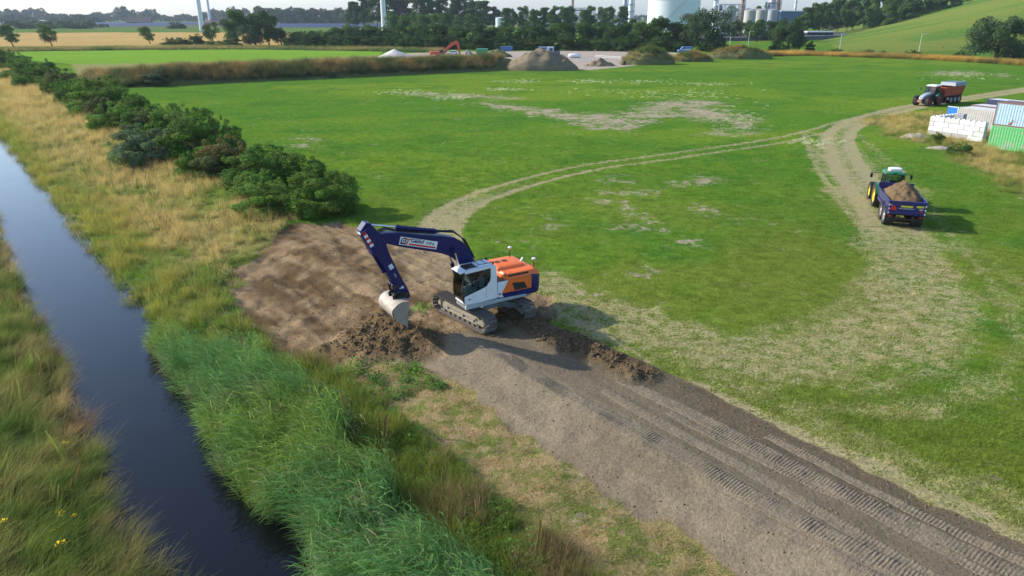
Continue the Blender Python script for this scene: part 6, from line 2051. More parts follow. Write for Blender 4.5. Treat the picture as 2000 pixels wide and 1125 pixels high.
hill = inst('hill', mesh_np('hill', np.stack([xr, yr, ZZ.ravel()], 1), Fh, M_GROUND, {'gcol': ('POINT', hc), 'scol': ('POINT', hc), 'mk': ('POINT', np.stack([ones, ones + .12 * (fbm(xr * .03, yr * .1, 3, 703) > .6), ones, ones], 1))}, smooth=True))
tag(hill, kind='structure')

# ---- raised road seen between the willows
M_ROAD = mat('asphalt_road', (.13, .13, .135), .85, var=.12, scale=.5); M_SHOULDER = mat('grass_bank', (.085, .17, .03), .95, var=.25, scale=.3)
rp0, rp1 = at(1380, 80), at(1660, 76)
rd = (rp1 - rp0).normalized(); rn = Vector((-rd.y, rd.x, 0))
road = MB(); Lr = (rp1 - rp0).length
Mr = Matrix.Translation(rp0) @ Matrix((rd, rn, Vector((0, 0, 1)))).transposed().to_4x4()
ro_ = MB(Mr); ro_.prism([(-60, -.2), (-60, 1.5), (Lr + 160, 3.2), (Lr + 160, -.2)], -7, 30).obj('road', M_ROAD, None, kind='structure')
rr_ = MB(Mr); rr_.prism([(-60, .3), (-60, 2.2), (Lr + 160, 3.9), (Lr + 160, .3)], -7.5, -7.1)
grl = empty('guard_rail', (0, 0, 0)); tag(grl, 'pale concrete barrier along the raised road between the willows', 'barrier')
MB(Mr).prism([(-60, 1.62), (-60, 2.25), (Lr + 160, 3.95), (Lr + 160, 3.32)], 31, 31.4).obj('barrier_wall', mat('pale_concrete', (.45, .45, .44), .8), grl)

# ---- trees: (pixel x, base row, top row, width px, kind, variant, tint)
GR = (0.066, 0.125, 0.030); GR2 = (0.090, 0.165, 0.036); GR3 = (0.120, 0.200, 0.050); WIL = (0.090, 0.145, 0.060)
def tree_at(name, px, yb, yt, wpx, kind, k, tint, label, category='tree', group=None, dist=None):
    if dist:
        q = at_dist(px, 60, dist); p = Vector((q.x, q.y, 0))
    else:
        p = at(px, yb)
    top = at_dist(px, yt, p.y)
    h = max(1.5, top.z); mpp = px_scale(p)
    j = random.uniform(.85, 1.15)
    return plant(name, kind, k, (p.x, p.y, -.1), h, wpx * mpp * 1.15, tuple(c * j for c in tint), label, category, group)
# dark belt behind the yard, back row then front row
xs = list(range(585, 1345, 29)); n = 0
tops = np.interp(xs, [585, 640, 720, 790, 860, 920, 1000, 1100, 1200, 1280, 1330], [58, 55, 48, 50, 44, 46, 46, 42, 38, 33, 40])
bases = np.interp(xs, [585, 900, 1340], [89, 94, 98])
for i, x in enumerate(xs):
    n += 1
    xx = x + random.uniform(-6, 6)
    tree_at('belt_tree', xx, bases[i] - random.uniform(0, 2), tops[i] + random.uniform(-4, 4), 44 + random.uniform(-6, 10), 'round', n % 5, GR if n % 3 else GR2,
            'tall dark tree, %s from the left in the back row behind the sand yard' % ORD[n], 'tree', 'tall trees of the belt behind the yard')
n = 0
for x in range(575, 1330, 31):
    n += 1
    xx = x + random.uniform(-7, 7); yb = np.interp(x, [575, 900, 1340], [91, 96, 101])
    tree_at('belt_shrub', xx, yb, yb - random.uniform(24, 36), 46 + random.uniform(-6, 8), 'bush', n % 5, GR if n % 4 else GR2,
            'dark shrub, %s from the left in the front row behind the sand yard' % ORD[n], 'shrub', 'shrubs of the belt behind the yard')
# left cluster and single trees
LEFT = [('tall_tree', 463, 89, 13, 50, 'round', 0, GR2, 'tallest dark tree of the cluster left of the dark belt'), ('tall_tree', 500, 89, 24, 38, 'round', 1, GR2, 'narrow dark tree in the middle of the left cluster'),
        ('tall_tree', 526, 89, 17, 40, 'round', 3, GR, 'pointed dark tree on the right of the left cluster'), ('willow_tree', 490, 90, 48, 46, 'willow', 0, WIL, 'grey-green willow in front of the left tree cluster'),
        ('round_tree', 550, 89, 50, 34, 'round', 2, GR, 'round dark tree just right of the left cluster'), ('round_bush', 455, 90, 70, 34, 'bush', 1, GR, 'dark bush at the foot of the left tree cluster'),
        ('round_bush', 345, 88, 71, 52, 'bush', 2, GR2, 'wide low bush at the edge of the wheat field'), ('round_bush', 384, 88, 64, 30, 'bush', 3, GR, 'small round bush right of the wide low bush'),
        ('round_bush', 418, 89, 77, 36, 'bush', 0, GR2, 'low bush under the young tree by the left cluster'),
        ('young_tree', 24, 91, 47, 36, 'young', 0, GR3, 'leaning young tree, leftmost before the wheat field'), ('young_tree', 100, 90, 49, 34, 'young', 1, GR3, 'leaning young tree, second from the left before the wheat field'),
        ('young_tree', 292, 86, 51, 28, 'young', 0, GR3, 'leaning young tree alone right of the wheat field centre'), ('young_tree', 416, 82, 40, 30, 'round', 3, GR3, 'pale green young tree just left of the dark cluster'),
        ('young_tree', 680, 78, 44, 26, 'round', 1, GR3, 'pale green young tree rising above the belt left of the wind turbine'), ('young_tree', 718, 78, 42, 26, 'round', 2, GR3, 'pale green young tree above the belt, next to the wind turbine'),
        ('young_tree', 815, 76, 42, 24, 'round', 0, GR3, 'single pale young tree above the belt right of the wind turbine'),
        ('willow_tree', 1378, 99, 13, 105, 'willow', 1, WIL, 'big spreading willow at the right end of the dark belt'), ('round_bush', 1398, 100, 84, 60, 'bush', 4, GR2, 'green bush at the foot of the big willow'),
        ('willow_tree', 1538, 101, 28, 66, 'willow', 2, (0.080, 0.140, 0.050), 'upright pale willow left of the green hill'), ('round_bush', 1520, 102, 82, 40, 'bush', 2, GR, 'dark bush at the foot of the upright willow'),
        ('round_bush', 1581, 101, 79, 18, 'bush', 1, GR, 'small dark shrub right of the upright willow'), ('willow_tree', 1944, 117, 30, 118, 'willow', 0, WIL, 'big grey-green willow in front of the hill at the right'),
        ('round_bush', 1985, 116, 76, 60, 'bush', 3, GR2, 'dark bush beside the big willow at the right edge'), ('round_bush', 1632, 104, 94, 26, 'bush', 0, GR, 'low dark shrub beside the lamp post left of the hill'),
        ('round_bush', 1695, 107, 95, 26, 'bush', 1, BR, 'brownish low shrub on the verge between two lamp posts'), ('round_bush', 1725, 108, 97, 12, 'bush', 2, GR, 'tiny dark shrub on the verge before the hill'),
        ('round_bush', 1780, 111, 96, 30, 'bush', 3, GR, 'dark shrub next to the right-hand lamp post'), ('round_bush', 1876, 112, 99, 28, 'bush', 4, GR2, 'low shrub left of the big willow at the right'),
        ('round_bush', 345, 56, 41, 32, 'bush', 2, GR, 'round dark bush before the solar panels')]
for (nm, px, yb, yt, w, kind, k, tint, lab) in LEFT:
    tree_at(nm, px, yb, yt, w, kind, k, tint, lab, 'bush' if 'bush' in nm or 'shrub' in lab else 'tree')
# poplars: dark stand behind the wind turbine, its lower front row, row before the factory, row behind the hill
def row(name, x0, x1, step, dist, top, w, kind, tint, what, group, jit=5):
    i = 0; x = x0
    while x < x1:
        i += 1
        tree_at(name, x + random.uniform(-4, 4), 60, (top(x) if callable(top) else top) + random.uniform(-jit, jit), w * random.uniform(.9, 1.15), kind, i % (5 if kind == 'round' else 4), tint,
                '%s tree from the left in the %s' % (ORD[i], what), 'tree', group, dist=dist + random.uniform(-25, 25))
        x += step
row('poplar_tree', 694, 975, 21, 690, lambda x: np.interp(x, [694, 720, 900, 950, 975], [2, -9, -8, 4, 20]), 40, 'poplar', GR, 'tall dark poplar stand behind the wind turbine', 'poplar stand')
row('round_tree', 765, 925, 22, 520, 22, 34, 'round', GR2, 'lower lighter row in front of the poplar stand', 'row before the poplar stand', 3)
row('poplar_tree', 984, 1215, 19, 560, 14, 30, 'poplar', GR2, 'poplar row left of the white storage tank', 'poplars before the factory', 4)
row('poplar_tree', 1572, 1890, 16, 520, lambda x: np.interp(x, [1572, 1620, 1890], [10, -4, -12]), 36, 'poplar', GR2, 'poplar row behind the green hill', 'poplars behind the hill')
row('round_tree', 1440, 1560, 22, 430, 38, 34, 'round', GR, 'dark row beyond the raised road', 'trees beyond the road', 3)
row('round_tree', 1425, 1500, 24, 900, 10, 26, 'round', GR2, 'far row between the factory tanks', 'trees among the tanks', 3)

# ---- far woodland that reads as one mass
def far_wood(name, x0, x1, dist, htop, seed, tint, label, leaf=2.4, n=9000, step=9):
    g = np.random.default_rng(seed); lobes = []
    x = x0
    while x < x1:
        q = at_dist(x, 40, dist + g.uniform(-60, 60)); h = htop(x) * g.uniform(.85, 1.1) if callable(htop) else htop * g.uniform(.8, 1.1)
        for k in range(3):
            lobes.append((q.x + g.uniform(-6, 6), q.y + g.uniform(-20, 20), h * (.25 + .25 * k), 8.5, h * .24))
        x += step
    V, F_, T = leaf_cloud(lobes, n, leaf, seed, shell=.4)
    o = inst(name, mesh_np(name, V, F_, M_LEAF, {'tint': ('POINT', T)}), None); o.color = (*tint, 1)
    tag(o, label, 'woodland', kind='stuff')
far_wood('far_woodland', -260, 560, 2000, lambda x: 22 + 9 * math.sin(x * .031) + 4 * math.sin(x * .11), 721, (.055, .095, .035), 'hazy line of woodland on the left horizon', 3.2, 26000, 6)
far_wood('far_poplar_line', 510, 720, 1350, 27, 722, (.055, .095, .035), 'even dark line of far poplars left of the wind turbine', 2.4, 14000, 6)
far_wood('far_thicket', -60, 200, 1450, lambda x: 11 + 5 * math.sin(x * .05), 723, (.05, .085, .035), 'dark thickets before the far woodland on the left', 2.2, 6000, 9)
far_wood('solar_field_hedge', 40, 180, 900, 7.5, 724, (.045, .085, .03), 'dark hedge in front of the solar panels at the far left', 1.6, 5000, 6)
far_wood('far_woodland_right', 1100, 2200, 2200, 18, 725, (.055, .095, .035), 'thin line of woodland on the horizon behind the factory', 3, 9000, 10)

# ---- solar panel rows
M_SOLAR = mat('solar_panel', (.055, .075, .135), .35, var=.1, scale=.05)
M_STRUT = mat('galvanised', (.4, .4, .4), .5, metal=.5)
def solar(x0, x1, dist, label):
    a = at_dist(x0, 50, dist); b = at_dist(x1, 50, dist)
    e = empty('solar_panel_row', ((a.x + b.x) / 2, dist, 0)); tag(e, label, 'solar panels', 'rows of solar panels')
    L_ = b.x - a.x
    MB().prism([(-2.2, .9), (2.2, 3.0), (2.2, 3.15), (-2.2, 1.05)], -L_ / 2, L_ / 2, axis='x').obj('panel_table', M_SOLAR, e)
    st = MB()
    for k in range(int(L_ / 12)):
        st.box((-L_ / 2 + 6 + 12 * k, 0, .8), (.2, .2, 1.6))
    st.obj('support_posts', M_STRUT, e)
for i, d in enumerate((1010, 1060, 1110, 1170, 1240, 1320)):
    solar(-220 if i < 5 else -100, 330 if i < 3 else 440, d, '%s row of solar panels from the front in the left-hand field' % ORD[i + 1])
for i, d in enumerate((900, 960, 1030, 1110)):
    solar(540, 770, d, '%s row of solar panels from the front, left of the wind turbine' % ORD[i + 1])

# ---- farm roofs
M_TILE = mat('brown_roof', (.13, .09, .075), .85, var=.15, scale=.5); M_BRICK = mat('farm_brick', (.22, .13, .10), .9, var=.15, scale=.4); M_PALEWALL = mat('pale_wall', (.55, .55, .53), .8, var=.08, scale=.3)
def barn(px, dist, w, d, hw, hr, rz, label, wallm=M_BRICK, roofm=M_TILE):
    q = at_dist(px, 50, dist); e = empty('farm_barn', (q.x, q.y, 0), rz); tag(e, label, 'barn')
    MB().box((0, 0, hw / 2), (w, d, hw)).obj('wall', wallm, e)
    MB().prism([(-d / 2 - .4, hw), (0, hr), (d / 2 + .4, hw), (d / 2 + .4, hw - .2), (-d / 2 - .4, hw - .2)], -w / 2 - .4, w / 2 + .4, axis='x').obj('roof', roofm, e)
    MB().box((-w * .2, -d / 2 - .02, hw * .4), (3, .1, hw * .75)).obj('door', M_DARK, e)
barn(274, 1250, 36, 16, 4, 11, .2, 'wide barn with a brown roof beyond the solar panels')
barn(420, 1150, 26, 14, 4, 10, -.2, 'brown-roofed farmhouse behind the left wind turbines')
barn(78, 1400, 22, 12, 5, 6.5, 0, 'pale flat shed at the far left horizon', M_PALEWALL, M_PALEWALL)
barn(700, 620, 10, 6, 3, 4, 0, 'small white shed among the trees at the wind turbine foot', M_PURE, M_PURE)
barn(792, 600, 9, 6, 3, 5.5, 0, 'small red-roofed shed behind the belt right of the wind turbine', M_PURE, M_REDP)

# ---- wind turbines
M_TURB = mat('turbine_white', (.74, .75, .76), .45, var=.03, scale=.2)
def turbine(px, dist, r0, label, hub=85):
    q = at_dist(px, 45, dist); e = empty('wind_turbine', (q.x, q.y, 0)); tag(e, label, 'wind turbine')
    MB().tube([(0, 0, -.5), (0, 0, hub * .5), (0, 0, hub)], [r0, r0 * .78, r0 * .55], 28).obj('tower', M_TURB, e, smooth='auto')
    na = MB(); na.box((0, 1.5, hub + 1.6), (3.2, 9, 3.4), c2=.6); n_ = na.obj('nacelle', M_TURB, e)
    MB().lathe([(0, -2.2), (.9, -1.8), (1.5, -.8), (1.6, .6), (0, .6)], 18, Matrix.Translation((0, -4.2, hub + 1.6)), 'y').obj('hub', M_TURB, e, smooth='auto')
    for k in range(3):
        a = R(20 + 120 * k)
        bl = MB(Matrix.Translation((0, -4.4, hub + 1.6)) @ Matrix.Rotation(a, 4, 'Y')); rings = []
        for t_, c_ in ((1.2, .9), (4, 1.0), (8, 1.9), (20, 1.4), (32, .8), (41, .25)):
            rings.append([(-c_ * .35, -.12 * c_, t_), (c_ * .65, 0, t_), (-c_ * .35, .12 * c_, t_)])
        bl.loft(rings); bl.obj('blade', M_TURB, e, smooth='auto')
turbine(750, 560, 2.05, 'nearest white wind turbine tower, right of the solar panels')
turbine(393, 720, 2.3, 'left wind turbine tower of the pair above the wheat field')
turbine(411, 1150, 2.2, 'farther thin wind turbine tower beside the left one')

# ---- factory
M_TANK = mat('tank_white', (.68, .74, .75), .5, var=.05, scale=.05); M_TANKG = mat('tank_grey', (.42, .41, .37), .6, var=.1, scale=.08); M_PIPE = mat('plant_steel', (.36, .38, .42), .5, metal=.3, var=.2, scale=.1)
M_PIPEB = mat('plant_blue', (.08, .14, .26), .5, var=.2, scale=.1); M_RUST = mat('plant_rust', (.30, .16, .09), .7, var=.2, scale=.1)
def tank(px, dist, wpx, htop, m, label, roof=.06, px_top=None):
    q = at_dist(px, 45, dist); r_ = wpx / 2 * dist * 1.0 / FPX
    h = at_dist(px, px_top, dist).z if px_top is not None else htop
    e = empty('storage_tank', (q.x, q.y, 0)); tag(e, label, 'tank')
    MB().lathe([(0, 0), (r_, 0), (r_, h * .99), (r_ * 1.012, h * .99), (r_ * 1.012, h * 1.004), (r_ * .98, h * 1.01), (r_ * .5, h * (1 + roof * .7)), (0, h * (1 + roof))], 48).obj('shell', m, e, smooth='auto')
    for k in range(6):
        MB().lathe([(r_ * 1.001, h * (k + 1) / 7), (r_ * 1.006, h * (k + 1) / 7), (r_ * 1.006, h * (k + 1) / 7 + .25), (r_ * 1.001, h * (k + 1) / 7 + .25)], 48).obj('seam_ring', m, e)
    st = MB()
    for k in range(24):
        a0 = R(215 + k * 3.0); z = h * k / 24
        st.box(((r_ + .5) * math.cos(a0), (r_ + .5) * math.sin(a0), z + h / 48), (r_ * .055, .8, .25))
    st.obj('spiral_stair', M_PIPE, e)
    MB().lathe([(r_, h + 1.0), (r_ + .08, h + 1.0), (r_ + .08, h + 1.12), (r_, h + 1.12)], 48).obj('rim_rail', M_PIPE, e)
tank(1314, 720, 93, 0, M_TANK, 'huge white storage tank behind the dark belt', px_top=1)
tank(977, 660, 17, 0, M_TANK, 'small white tank left of the poplar row', px_top=35)
tank(1463, 560, 21, 0, M_TANKG, 'left beige tank of the pair beside the factory frame', px_top=21)
tank(1485, 570, 22, 0, M_TANKG, 'right grey-brown tank of the pair beside the factory frame', px_top=20)
tank(1507, 600, 18, 0, M_PIPE, 'grey tank under the tall steel columns', px_top=20)
def column(px, dist, wpx, ytop, m, label):
    q = at_dist(px, 45, dist); r_ = wpx / 2 * dist / FPX; h = at_dist(px, ytop, dist).z
    e = empty('process_column', (q.x, q.y, 0)); tag(e, label, 'column')
    MB().lathe([(0, 0), (r_, 0), (r_, h * .7), (r_ * .85, h * .74), (r_ * .85, h * .96), (r_ * .4, h), (0, h)], 20).obj('shell', m, e, smooth='auto')
    for k in range(4):
        z = h * (.35 + .17 * k)
        MB().lathe([(r_, z), (r_ * 1.5, z), (r_ * 1.5, z + .4), (r_, z + .4)], 20).obj('platform', M_PIPE, e)
    MB().box((r_ * 1.2, -r_ * .4, h / 2), (.5, .5, h * .95)).obj('ladder', M_PIPE, e)
column(1219, 640, 8, -14, M_PIPE, 'left steel column of the pair between poplars and white tank'); column(1231, 650, 9, -16, M_TANK, 'right steel column of the pair between poplars and white tank')
column(1394, 610, 7, -10, M_TANK, 'pale column on the left of the factory frame'); column(1447, 610, 7, -12, M_RUST, 'column with a dark top on the right of the factory frame')
column(1491, 640, 8, 3, M_PIPE, 'shorter steel column beside the tall silver one'); column(1504, 640, 14, -22, M_PIPE, 'tall silver column right of the factory frame')
column(1515, 660, 9, -20, M_RUST, 'brown column behind the tall silver one'); column(1117, 700, 4, -8, M_RUST, 'thin stack above the poplar row'); column(1549, 760, 3, -20, M_PURE, 'thin white mast right of the factory')
def frame_unit(px, dist, wpx, ytop, label, seed):
    g = random.Random(seed)
    q = at_dist(px, 45, dist); W = wpx * dist / FPX; h = at_dist(px, ytop, dist).z; e = empty('process_unit', (q.x, q.y, 0)); tag(e, label, 'plant')
    nx, nz = 5, 5; D = W * .5
    fr_ = MB()
    for i in range(nx + 1):
        for y in (-D / 2, D / 2):
            fr_.box((-W / 2 + W * i / nx, y, h / 2), (.5, .5, h))
    fr_.obj('steel_frame', M_PIPE, e)
    for k in range(1, nz + 1):
        MB().box((0, 0, h * k / nz), (W * 1.02, D * 1.05, .5)).obj('deck', M_PIPE if k % 2 else M_TANKG, e)
        rl = MB(); rl.box((0, -D * .525, h * k / nz + 1.1), (W * 1.02, .12, .15)); rl.obj('railing', M_PURE, e)
    for k in range(14):
        x = g.uniform(-W * .45, W * .45); z = h * g.randint(0, nz - 1) / nz + .4; r_ = g.uniform(.7, 1.6); hh = g.uniform(2, h / nz * .8)
        MB().cyl((x, -D * .3 + g.uniform(-2, 2), z), (x, -D * .3, z + hh), r_, 12).obj('vessel', g.choice([M_PIPE, M_TANK, M_RUST, M_PIPEB, M_PURE]), e, smooth='auto')
    for k in range(8):
        z = h * g.uniform(.1, .95)
        MB().cyl((-W * .5, -D * .56, z), (W * .5 * g.uniform(.2, 1), -D * .56, z), .28, 8).obj('pipe', g.choice([M_PIPE, M_PURE, M_RUST]), e, smooth='auto')
frame_unit(1422, 600, 44, 9, 'open steel factory frame full of pipes between the beige tanks and willow', 31)
frame_unit(1128, 690, 60, 16, 'factory frame half hidden by the poplar row', 32)
frame_unit(1640, 640, 110, 14, 'low factory unit glimpsed through the poplars behind the hill', 33)
for (px, dist, w, d, h, m, lab) in ((1420, 540, 18, 10, 6, M_PURE, 'white flat building at the foot of the factory frame'), (1050, 640, 24, 12, 10, M_PALEWALL, 'pale building behind the poplar row by the small tank'), (1078, 660, 16, 10, 14, M_DARK, 'dark square building behind the poplar row'),
                                 (1180, 650, 30, 12, 9, M_PURE, 'white hall behind the right end of the poplar row'), (1540, 640, 20, 14, 17, M_PIPEB, 'dark blue-grey block with white top right of the columns'), (1600, 470, 16, 8, 4, M_DARK, 'dark low shed between hill and upright willow')):
    q = at_dist(px, 45, dist); e = empty('factory_building', (q.x, q.y, 0)); tag(e, lab, 'building')
    MB().box((0, 0, h / 2), (w, d, h)).obj('wall', m, e); MB().box((0, 0, h + .3), (w + .6, d + .6, .6)).obj('roof', M_PURE, e)
    for k in range(int(w / 4)):
        MB().box((-w / 2 + 2 + 4 * k, -d / 2 - .03, h * .55), (2, .08, h * .25)).obj('window', M_PIPEB, e)

# ---- lamp posts
def lamp(px, yb, yt, label, arm=1):
    p = at(px, yb); h = at_dist(px, yt, p.y).z; e = empty('lamp_post', (p.x, p.y, 0)); tag(e, label, 'lamp post', 'lamp posts along the road')
    MB().tube([(0, 0, 0), (0, 0, h * .93), (arm * .3, 0, h * .98), (arm * 1.3, 0, h)], [.13, .09, .07, .06], 8).obj('pole', mat('lamp_grey', (.62, .63, .62), .5, metal=.2, var=.05), e, smooth='auto')
    MB().box((arm * 1.65, 0, h), (.8, .28, .14), c2=.04).obj('lamp_head', MATS['lamp_grey'], e)
lamp(1425, 92, 48, 'leftmost lamp post, right of the big willow'); lamp(1461, 90, 61, 'second lamp post from the left, between the two willows')
lamp(1639, 101, 64, 'lamp post at the left foot of the green hill'); lamp(1793, 109, 66, 'lamp post in front of the middle of the green hill')
bs = at(1838, 104); sgn = empty('road_sign', (bs.x, bs.y, 0)); tag(sgn, 'small yellowish sign on the verge left of the big right-hand willow', 'sign')
MB().cyl((0, 0, 0), (0, 0, 2.2), .05, 8).obj('post', M_STRUT, sgn); MB().box((0, 0, 2.0), (1.4, .08, .7)).obj('panel', M_YPLATE, sgn)

# ---- sand yard
M_SANDW = mat('white_sand', (.62, .58, .50), .95, var=.08, scale=.4, bump=.5, bscale=2); M_GRAVEL = mat('purple_gravel', (.30, .25, .24), .95, var=.15, scale=1, bump=.6, bscale=3); M_MOUND = mat('mound_soil', (.19, .145, .085), .95, var=.25, scale=.6, dirt=.5, dirt_col=(.23, .17, .10), bump=1.0, bscale=1.6)
M_GRASSY = mat('weedy_soil', (.13, .135, .05), .95, var=.3, scale=.5, dirt=.5, dirt_col=(.09, .12, .035), bump=.8, bscale=2)
def heap_px(name, x0, x1, yt, yb, m, seed, label, rough=.3, depth=.7, peak=1.3, cat='heap'):
    p = at((x0 + x1) / 2, yb); mpp = px_scale(p); rx = (x1 - x0) / 2 * mpp; ry = rx * depth
    c = p + Vector((p.x, p.y, 0)).normalized() * ry
    h = at_dist((x0 + x1) / 2, yt, c.y).z
    o = heap_round(name, c, rx * 1.02, ry, h * 1.05, m, seed, rough, n=56, peak=peak); tag(o, label, cat)
    return o, c, rx, ry, h
heap_px('sand_heap', 737, 806, 96, 113, M_SANDW, 741, 'white pointed sand heap left of the orange excavator', .12, .8, 1.0)
heap_px('sand_ridge', 795, 856, 108, 114, M_SANDW, 742, 'low white spread of sand beside the orange excavator', .4, .5)
heap_px('gravel_heap', 895, 932, 98, 112, M_GRAVEL, 743, 'purplish gravel heap right of the orange excavator', .25, .7, 1.1)
mo, mc, mrx, mry, mh = heap_px('soil_mound', 978, 1128, 94, 139, M_MOUND, 744, 'large bare brown soil mound at the end of the earth bank', .36, .6, 1.6)
heap_px('soil_mound', 945, 1000, 95, 112, M_GRASSY, 745, 'weedy soil heap between green container and large mound', .45, .7)
heap_px('sand_heap', 1140, 1204, 113, 130, M_MOUND, 746, 'small soil and sand pile right of the large mound', .5, .5, 1.0)
heaps = [heap_px('grassy_heap', 1212, 1318, 95, 127, M_GRASSY, 747, 'rounded weed-covered soil heap at the yard edge', .3, .6, 1.9),
         heap_px('grassy_heap', 1306, 1392, 104, 121, M_GRASSY, 748, 'brownish weedy heap in front of the blue van', .4, .5, 1.9), heap_px('grassy_heap', 1382, 1508, 92, 116, M_GRASSY, 749, 'long grass-topped heap before the lamp posts', .3, .45, 2.2)]
gx, gyy, gcl, gzz = [], [], [], []
gr_ = np.random.default_rng(750)
for hi, (o, c, rx, ry, h) in enumerate(heaps):
    V = np.array([v.co[:] for v in o.data.vertices]); k = gr_.integers(0, len(V), 520)
    P = V[k] + np.array(o.location); P[:, :2] += gr_.normal(0, .25, (520, 2))
    gx.append(P); gcl.append(mixc((.10, .14, .04), (.27, .20, .07), sstep(.35, .6, fbm(P[:, 0] * .2, P[:, 2] * .5, 3, 751 + hi))) * gr_.uniform(.7, 1.2, (520, 1)))
P = np.concatenate(gx)
scatter('heap_weeds', P, np.concatenate(gcl), gr_.uniform(1.0, 1.6, len(P)), ['tall0', 'tall1', 'herb0'], label='weeds growing over the soil heaps at the yard edge', category='weeds', seed=15)
# scrub along the earth bank
for i, (px, yb, w, h, lab) in enumerate(((605, 121, 12, 8, 'small dark shrub on top of the earth bank, left of the middle'), (703, 122, 16, 10, 'round dark shrub on top of the earth bank near its middle'), (862, 121, 16, 8, 'small shrub on the earth bank below the orange excavator'), (300, 150, 60, 22, 'grey-green scrub at the left end of the earth bank'), (650, 137, 16, 10, 'dark shrub on the slope of the earth bank'))):
    p = at(px, yb, 1.8); z0 = float(zf0(p.x, p.y)); mpp = px_scale(p)
    plant('bank_shrub', 'bush', i, (p.x, p.y, z0 - .2), h * mpp * 1.1, w * mpp, (.135, .18, .085), lab, 'shrub')
def box_unit(name, px, yb, wpx, hpx, m, roofm, label, cat, depth=2.4, door=None):
    p = at(px, yb); mpp = px_scale(p); w = wpx * mpp; h = hpx * mpp
    e = empty(name, (p.x, p.y + depth / 2, 0)); tag(e, label, cat)
    MB().box((0, 0, h / 2), (w, depth, h)).obj('shell', m, e)
    ri = MB()
    for k in range(int(w / .4)):
        ri.box((-w / 2 + .2 + k * .4, -depth / 2 - .02, h / 2), (.12, .05, h * .92))
    ri.obj('wall_rib', m, e)
    MB().box((0, 0, h + .05), (w + .1, depth + .1, .1)).obj('roof', roofm, e)
    if door: MB().box((w * .1, -depth / 2 - .06, h * .45), (w * .42, .06, h * .85)).obj('door', door, e)
    return e
M_CGREEN = mat('container_green', (.04, .30, .14), .5, var=.1); M_CBLUE = mat('container_blue', (.09, .19, .42), .5, var=.1); M_CPALE = mat('cabin_pale', (.45, .58, .68), .5, var=.06)
box_unit('yard_container', 941, 107, 22, 10, M_CGREEN, M_CGREEN, 'green container in the sand yard behind the gravel heap', 'container', 5)
box_unit('yard_container', 989, 100, 24, 8, M_CBLUE, M_CBLUE, 'blue container behind the large soil mound', 'container', 3)
box_unit('site_cabin', 1059, 105, 13, 12, M_CBLUE, M_CPALE, 'blue site cabin behind the right flank of the soil mound', 'cabin', 2.4, M_NAVYC)
box_unit('site_cabin', 1075, 107, 13, 14, M_CPALE, M_PURE, 'pale site cabin with a dark doorway behind the soil mound', 'cabin', 2.4, M_NAVYC)
def car(name, px, yb, L_, rz, body, label, van=False, cat='car'):
    p = at(px, yb); e = empty(name, (p.x, p.y, 0), rz); tag(e, label, cat)
    W = 1.8 if not van else 2.0
    prof = [(0, .35), (0, .85), (.25, .95), (1.0, 1.0), (1.6, 1.45), (3.2, 1.48), (4.0, 1.0), (4.4, .9), (4.4, .35)] if not van else [(0, .4), (0, 1.1), (.9, 1.25), (1.6, 2.1), (1.9, 2.3), (5.2, 2.35), (5.3, .4)]
    sc_ = L_ / prof[-1][0]
    prof = [(x * sc_ - L_ / 2, z) for x, z in prof]
    MB().prism(prof, -W / 2, W / 2).obj('body', body, e, bevel=.06)
    if van:
        MB().prism([(-L_ / 2 + 1.05, 1.35), (-L_ / 2 + 1.62, 2.0), (-L_ / 2 + 2.5, 2.05), (-L_ / 2 + 2.5, 1.35)], -W / 2 - .01, W / 2 + .01).obj('window', M_NAVYC, e)
        MB().box((.5, 0, 1.25), (L_ * .6, W + .03, .35)).obj('side_stripe', M_PURE, e)
    else:
        MB().prism([(prof[3][0] + .15, 1.02), (prof[4][0] + .05, 1.40), (prof[5][0] - .05, 1.42), (prof[6][0] - .15, 1.02)], -W / 2 - .01, W / 2 + .01).obj('window', M_NAVYC, e)
    tm = tyre_mesh(.34, .22, 8, 'tyre_car'); rm = rim_mesh(.34, .22, M_GREYRIM, 1)
    for x in (-L_ * .32, L_ * .30):
        for sd in (1, -1):
            wheel(e, tm, rm, x, sd * (W / 2 - .1), .34, sd < 0)
    for sd in (1, -1):
        MB().box((-L_ / 2 - .01, sd * W * .35, .75), (.05, .3, .16)).obj('headlight', M_PURE, e)
    return e
car('parked_car', 1087, 107, 4.2, R(75), M_NAVYC, 'dark car parked right of the pale site cabin')
car('parked_van', 1337, 103, 5.4, 0, mat('van_blue', (.12, .22, .5), .4, var=.05), 'blue and white van behind the weedy heaps', True, 'van')
car('pickup_truck', 884, 107, 4.8, 0, M_PURE, 'white vehicle under the arm of the orange excavator')
# wrapped bag and barriers
bp_ = at(1122, 113); bg_ = inst('white_bag', MB().box((0, 0, .7), (4.2, 1.6, 1.3), c2=.4).mesh('white_bag', M_PURE, True), None, (bp_.x, bp_.y, 0)); tag(bg_, 'white wrapped bundle lying on the sand yard', 'bundle')
for i, (a, b) in enumerate((((1128, 121), (1158, 119)), ((1162, 114), (1212, 117)))):
    A = at(*a); Bq = at(*b); e = empty('site_fence', A); tag(e, ('low white rail fence below the white bundle', 'long white low barrier at the right of the yard')[i], 'fence')
    D_ = Bq - A; n_ = 6
    for k in range(n_):
        MB().box((D_.x * k / (n_ - 1), D_.y * k / (n_ - 1), .5), (.12, .12, 1.0)).obj('post', M_PURE, e)
    MB().tube([(0, 0, .95), (D_.x, D_.y, .95)], .06, 6).obj('rail', M_PURE, e); MB().tube([(0, 0, .5), (D_.x, D_.y, .5)], .05, 6).obj('rail', M_PURE, e)
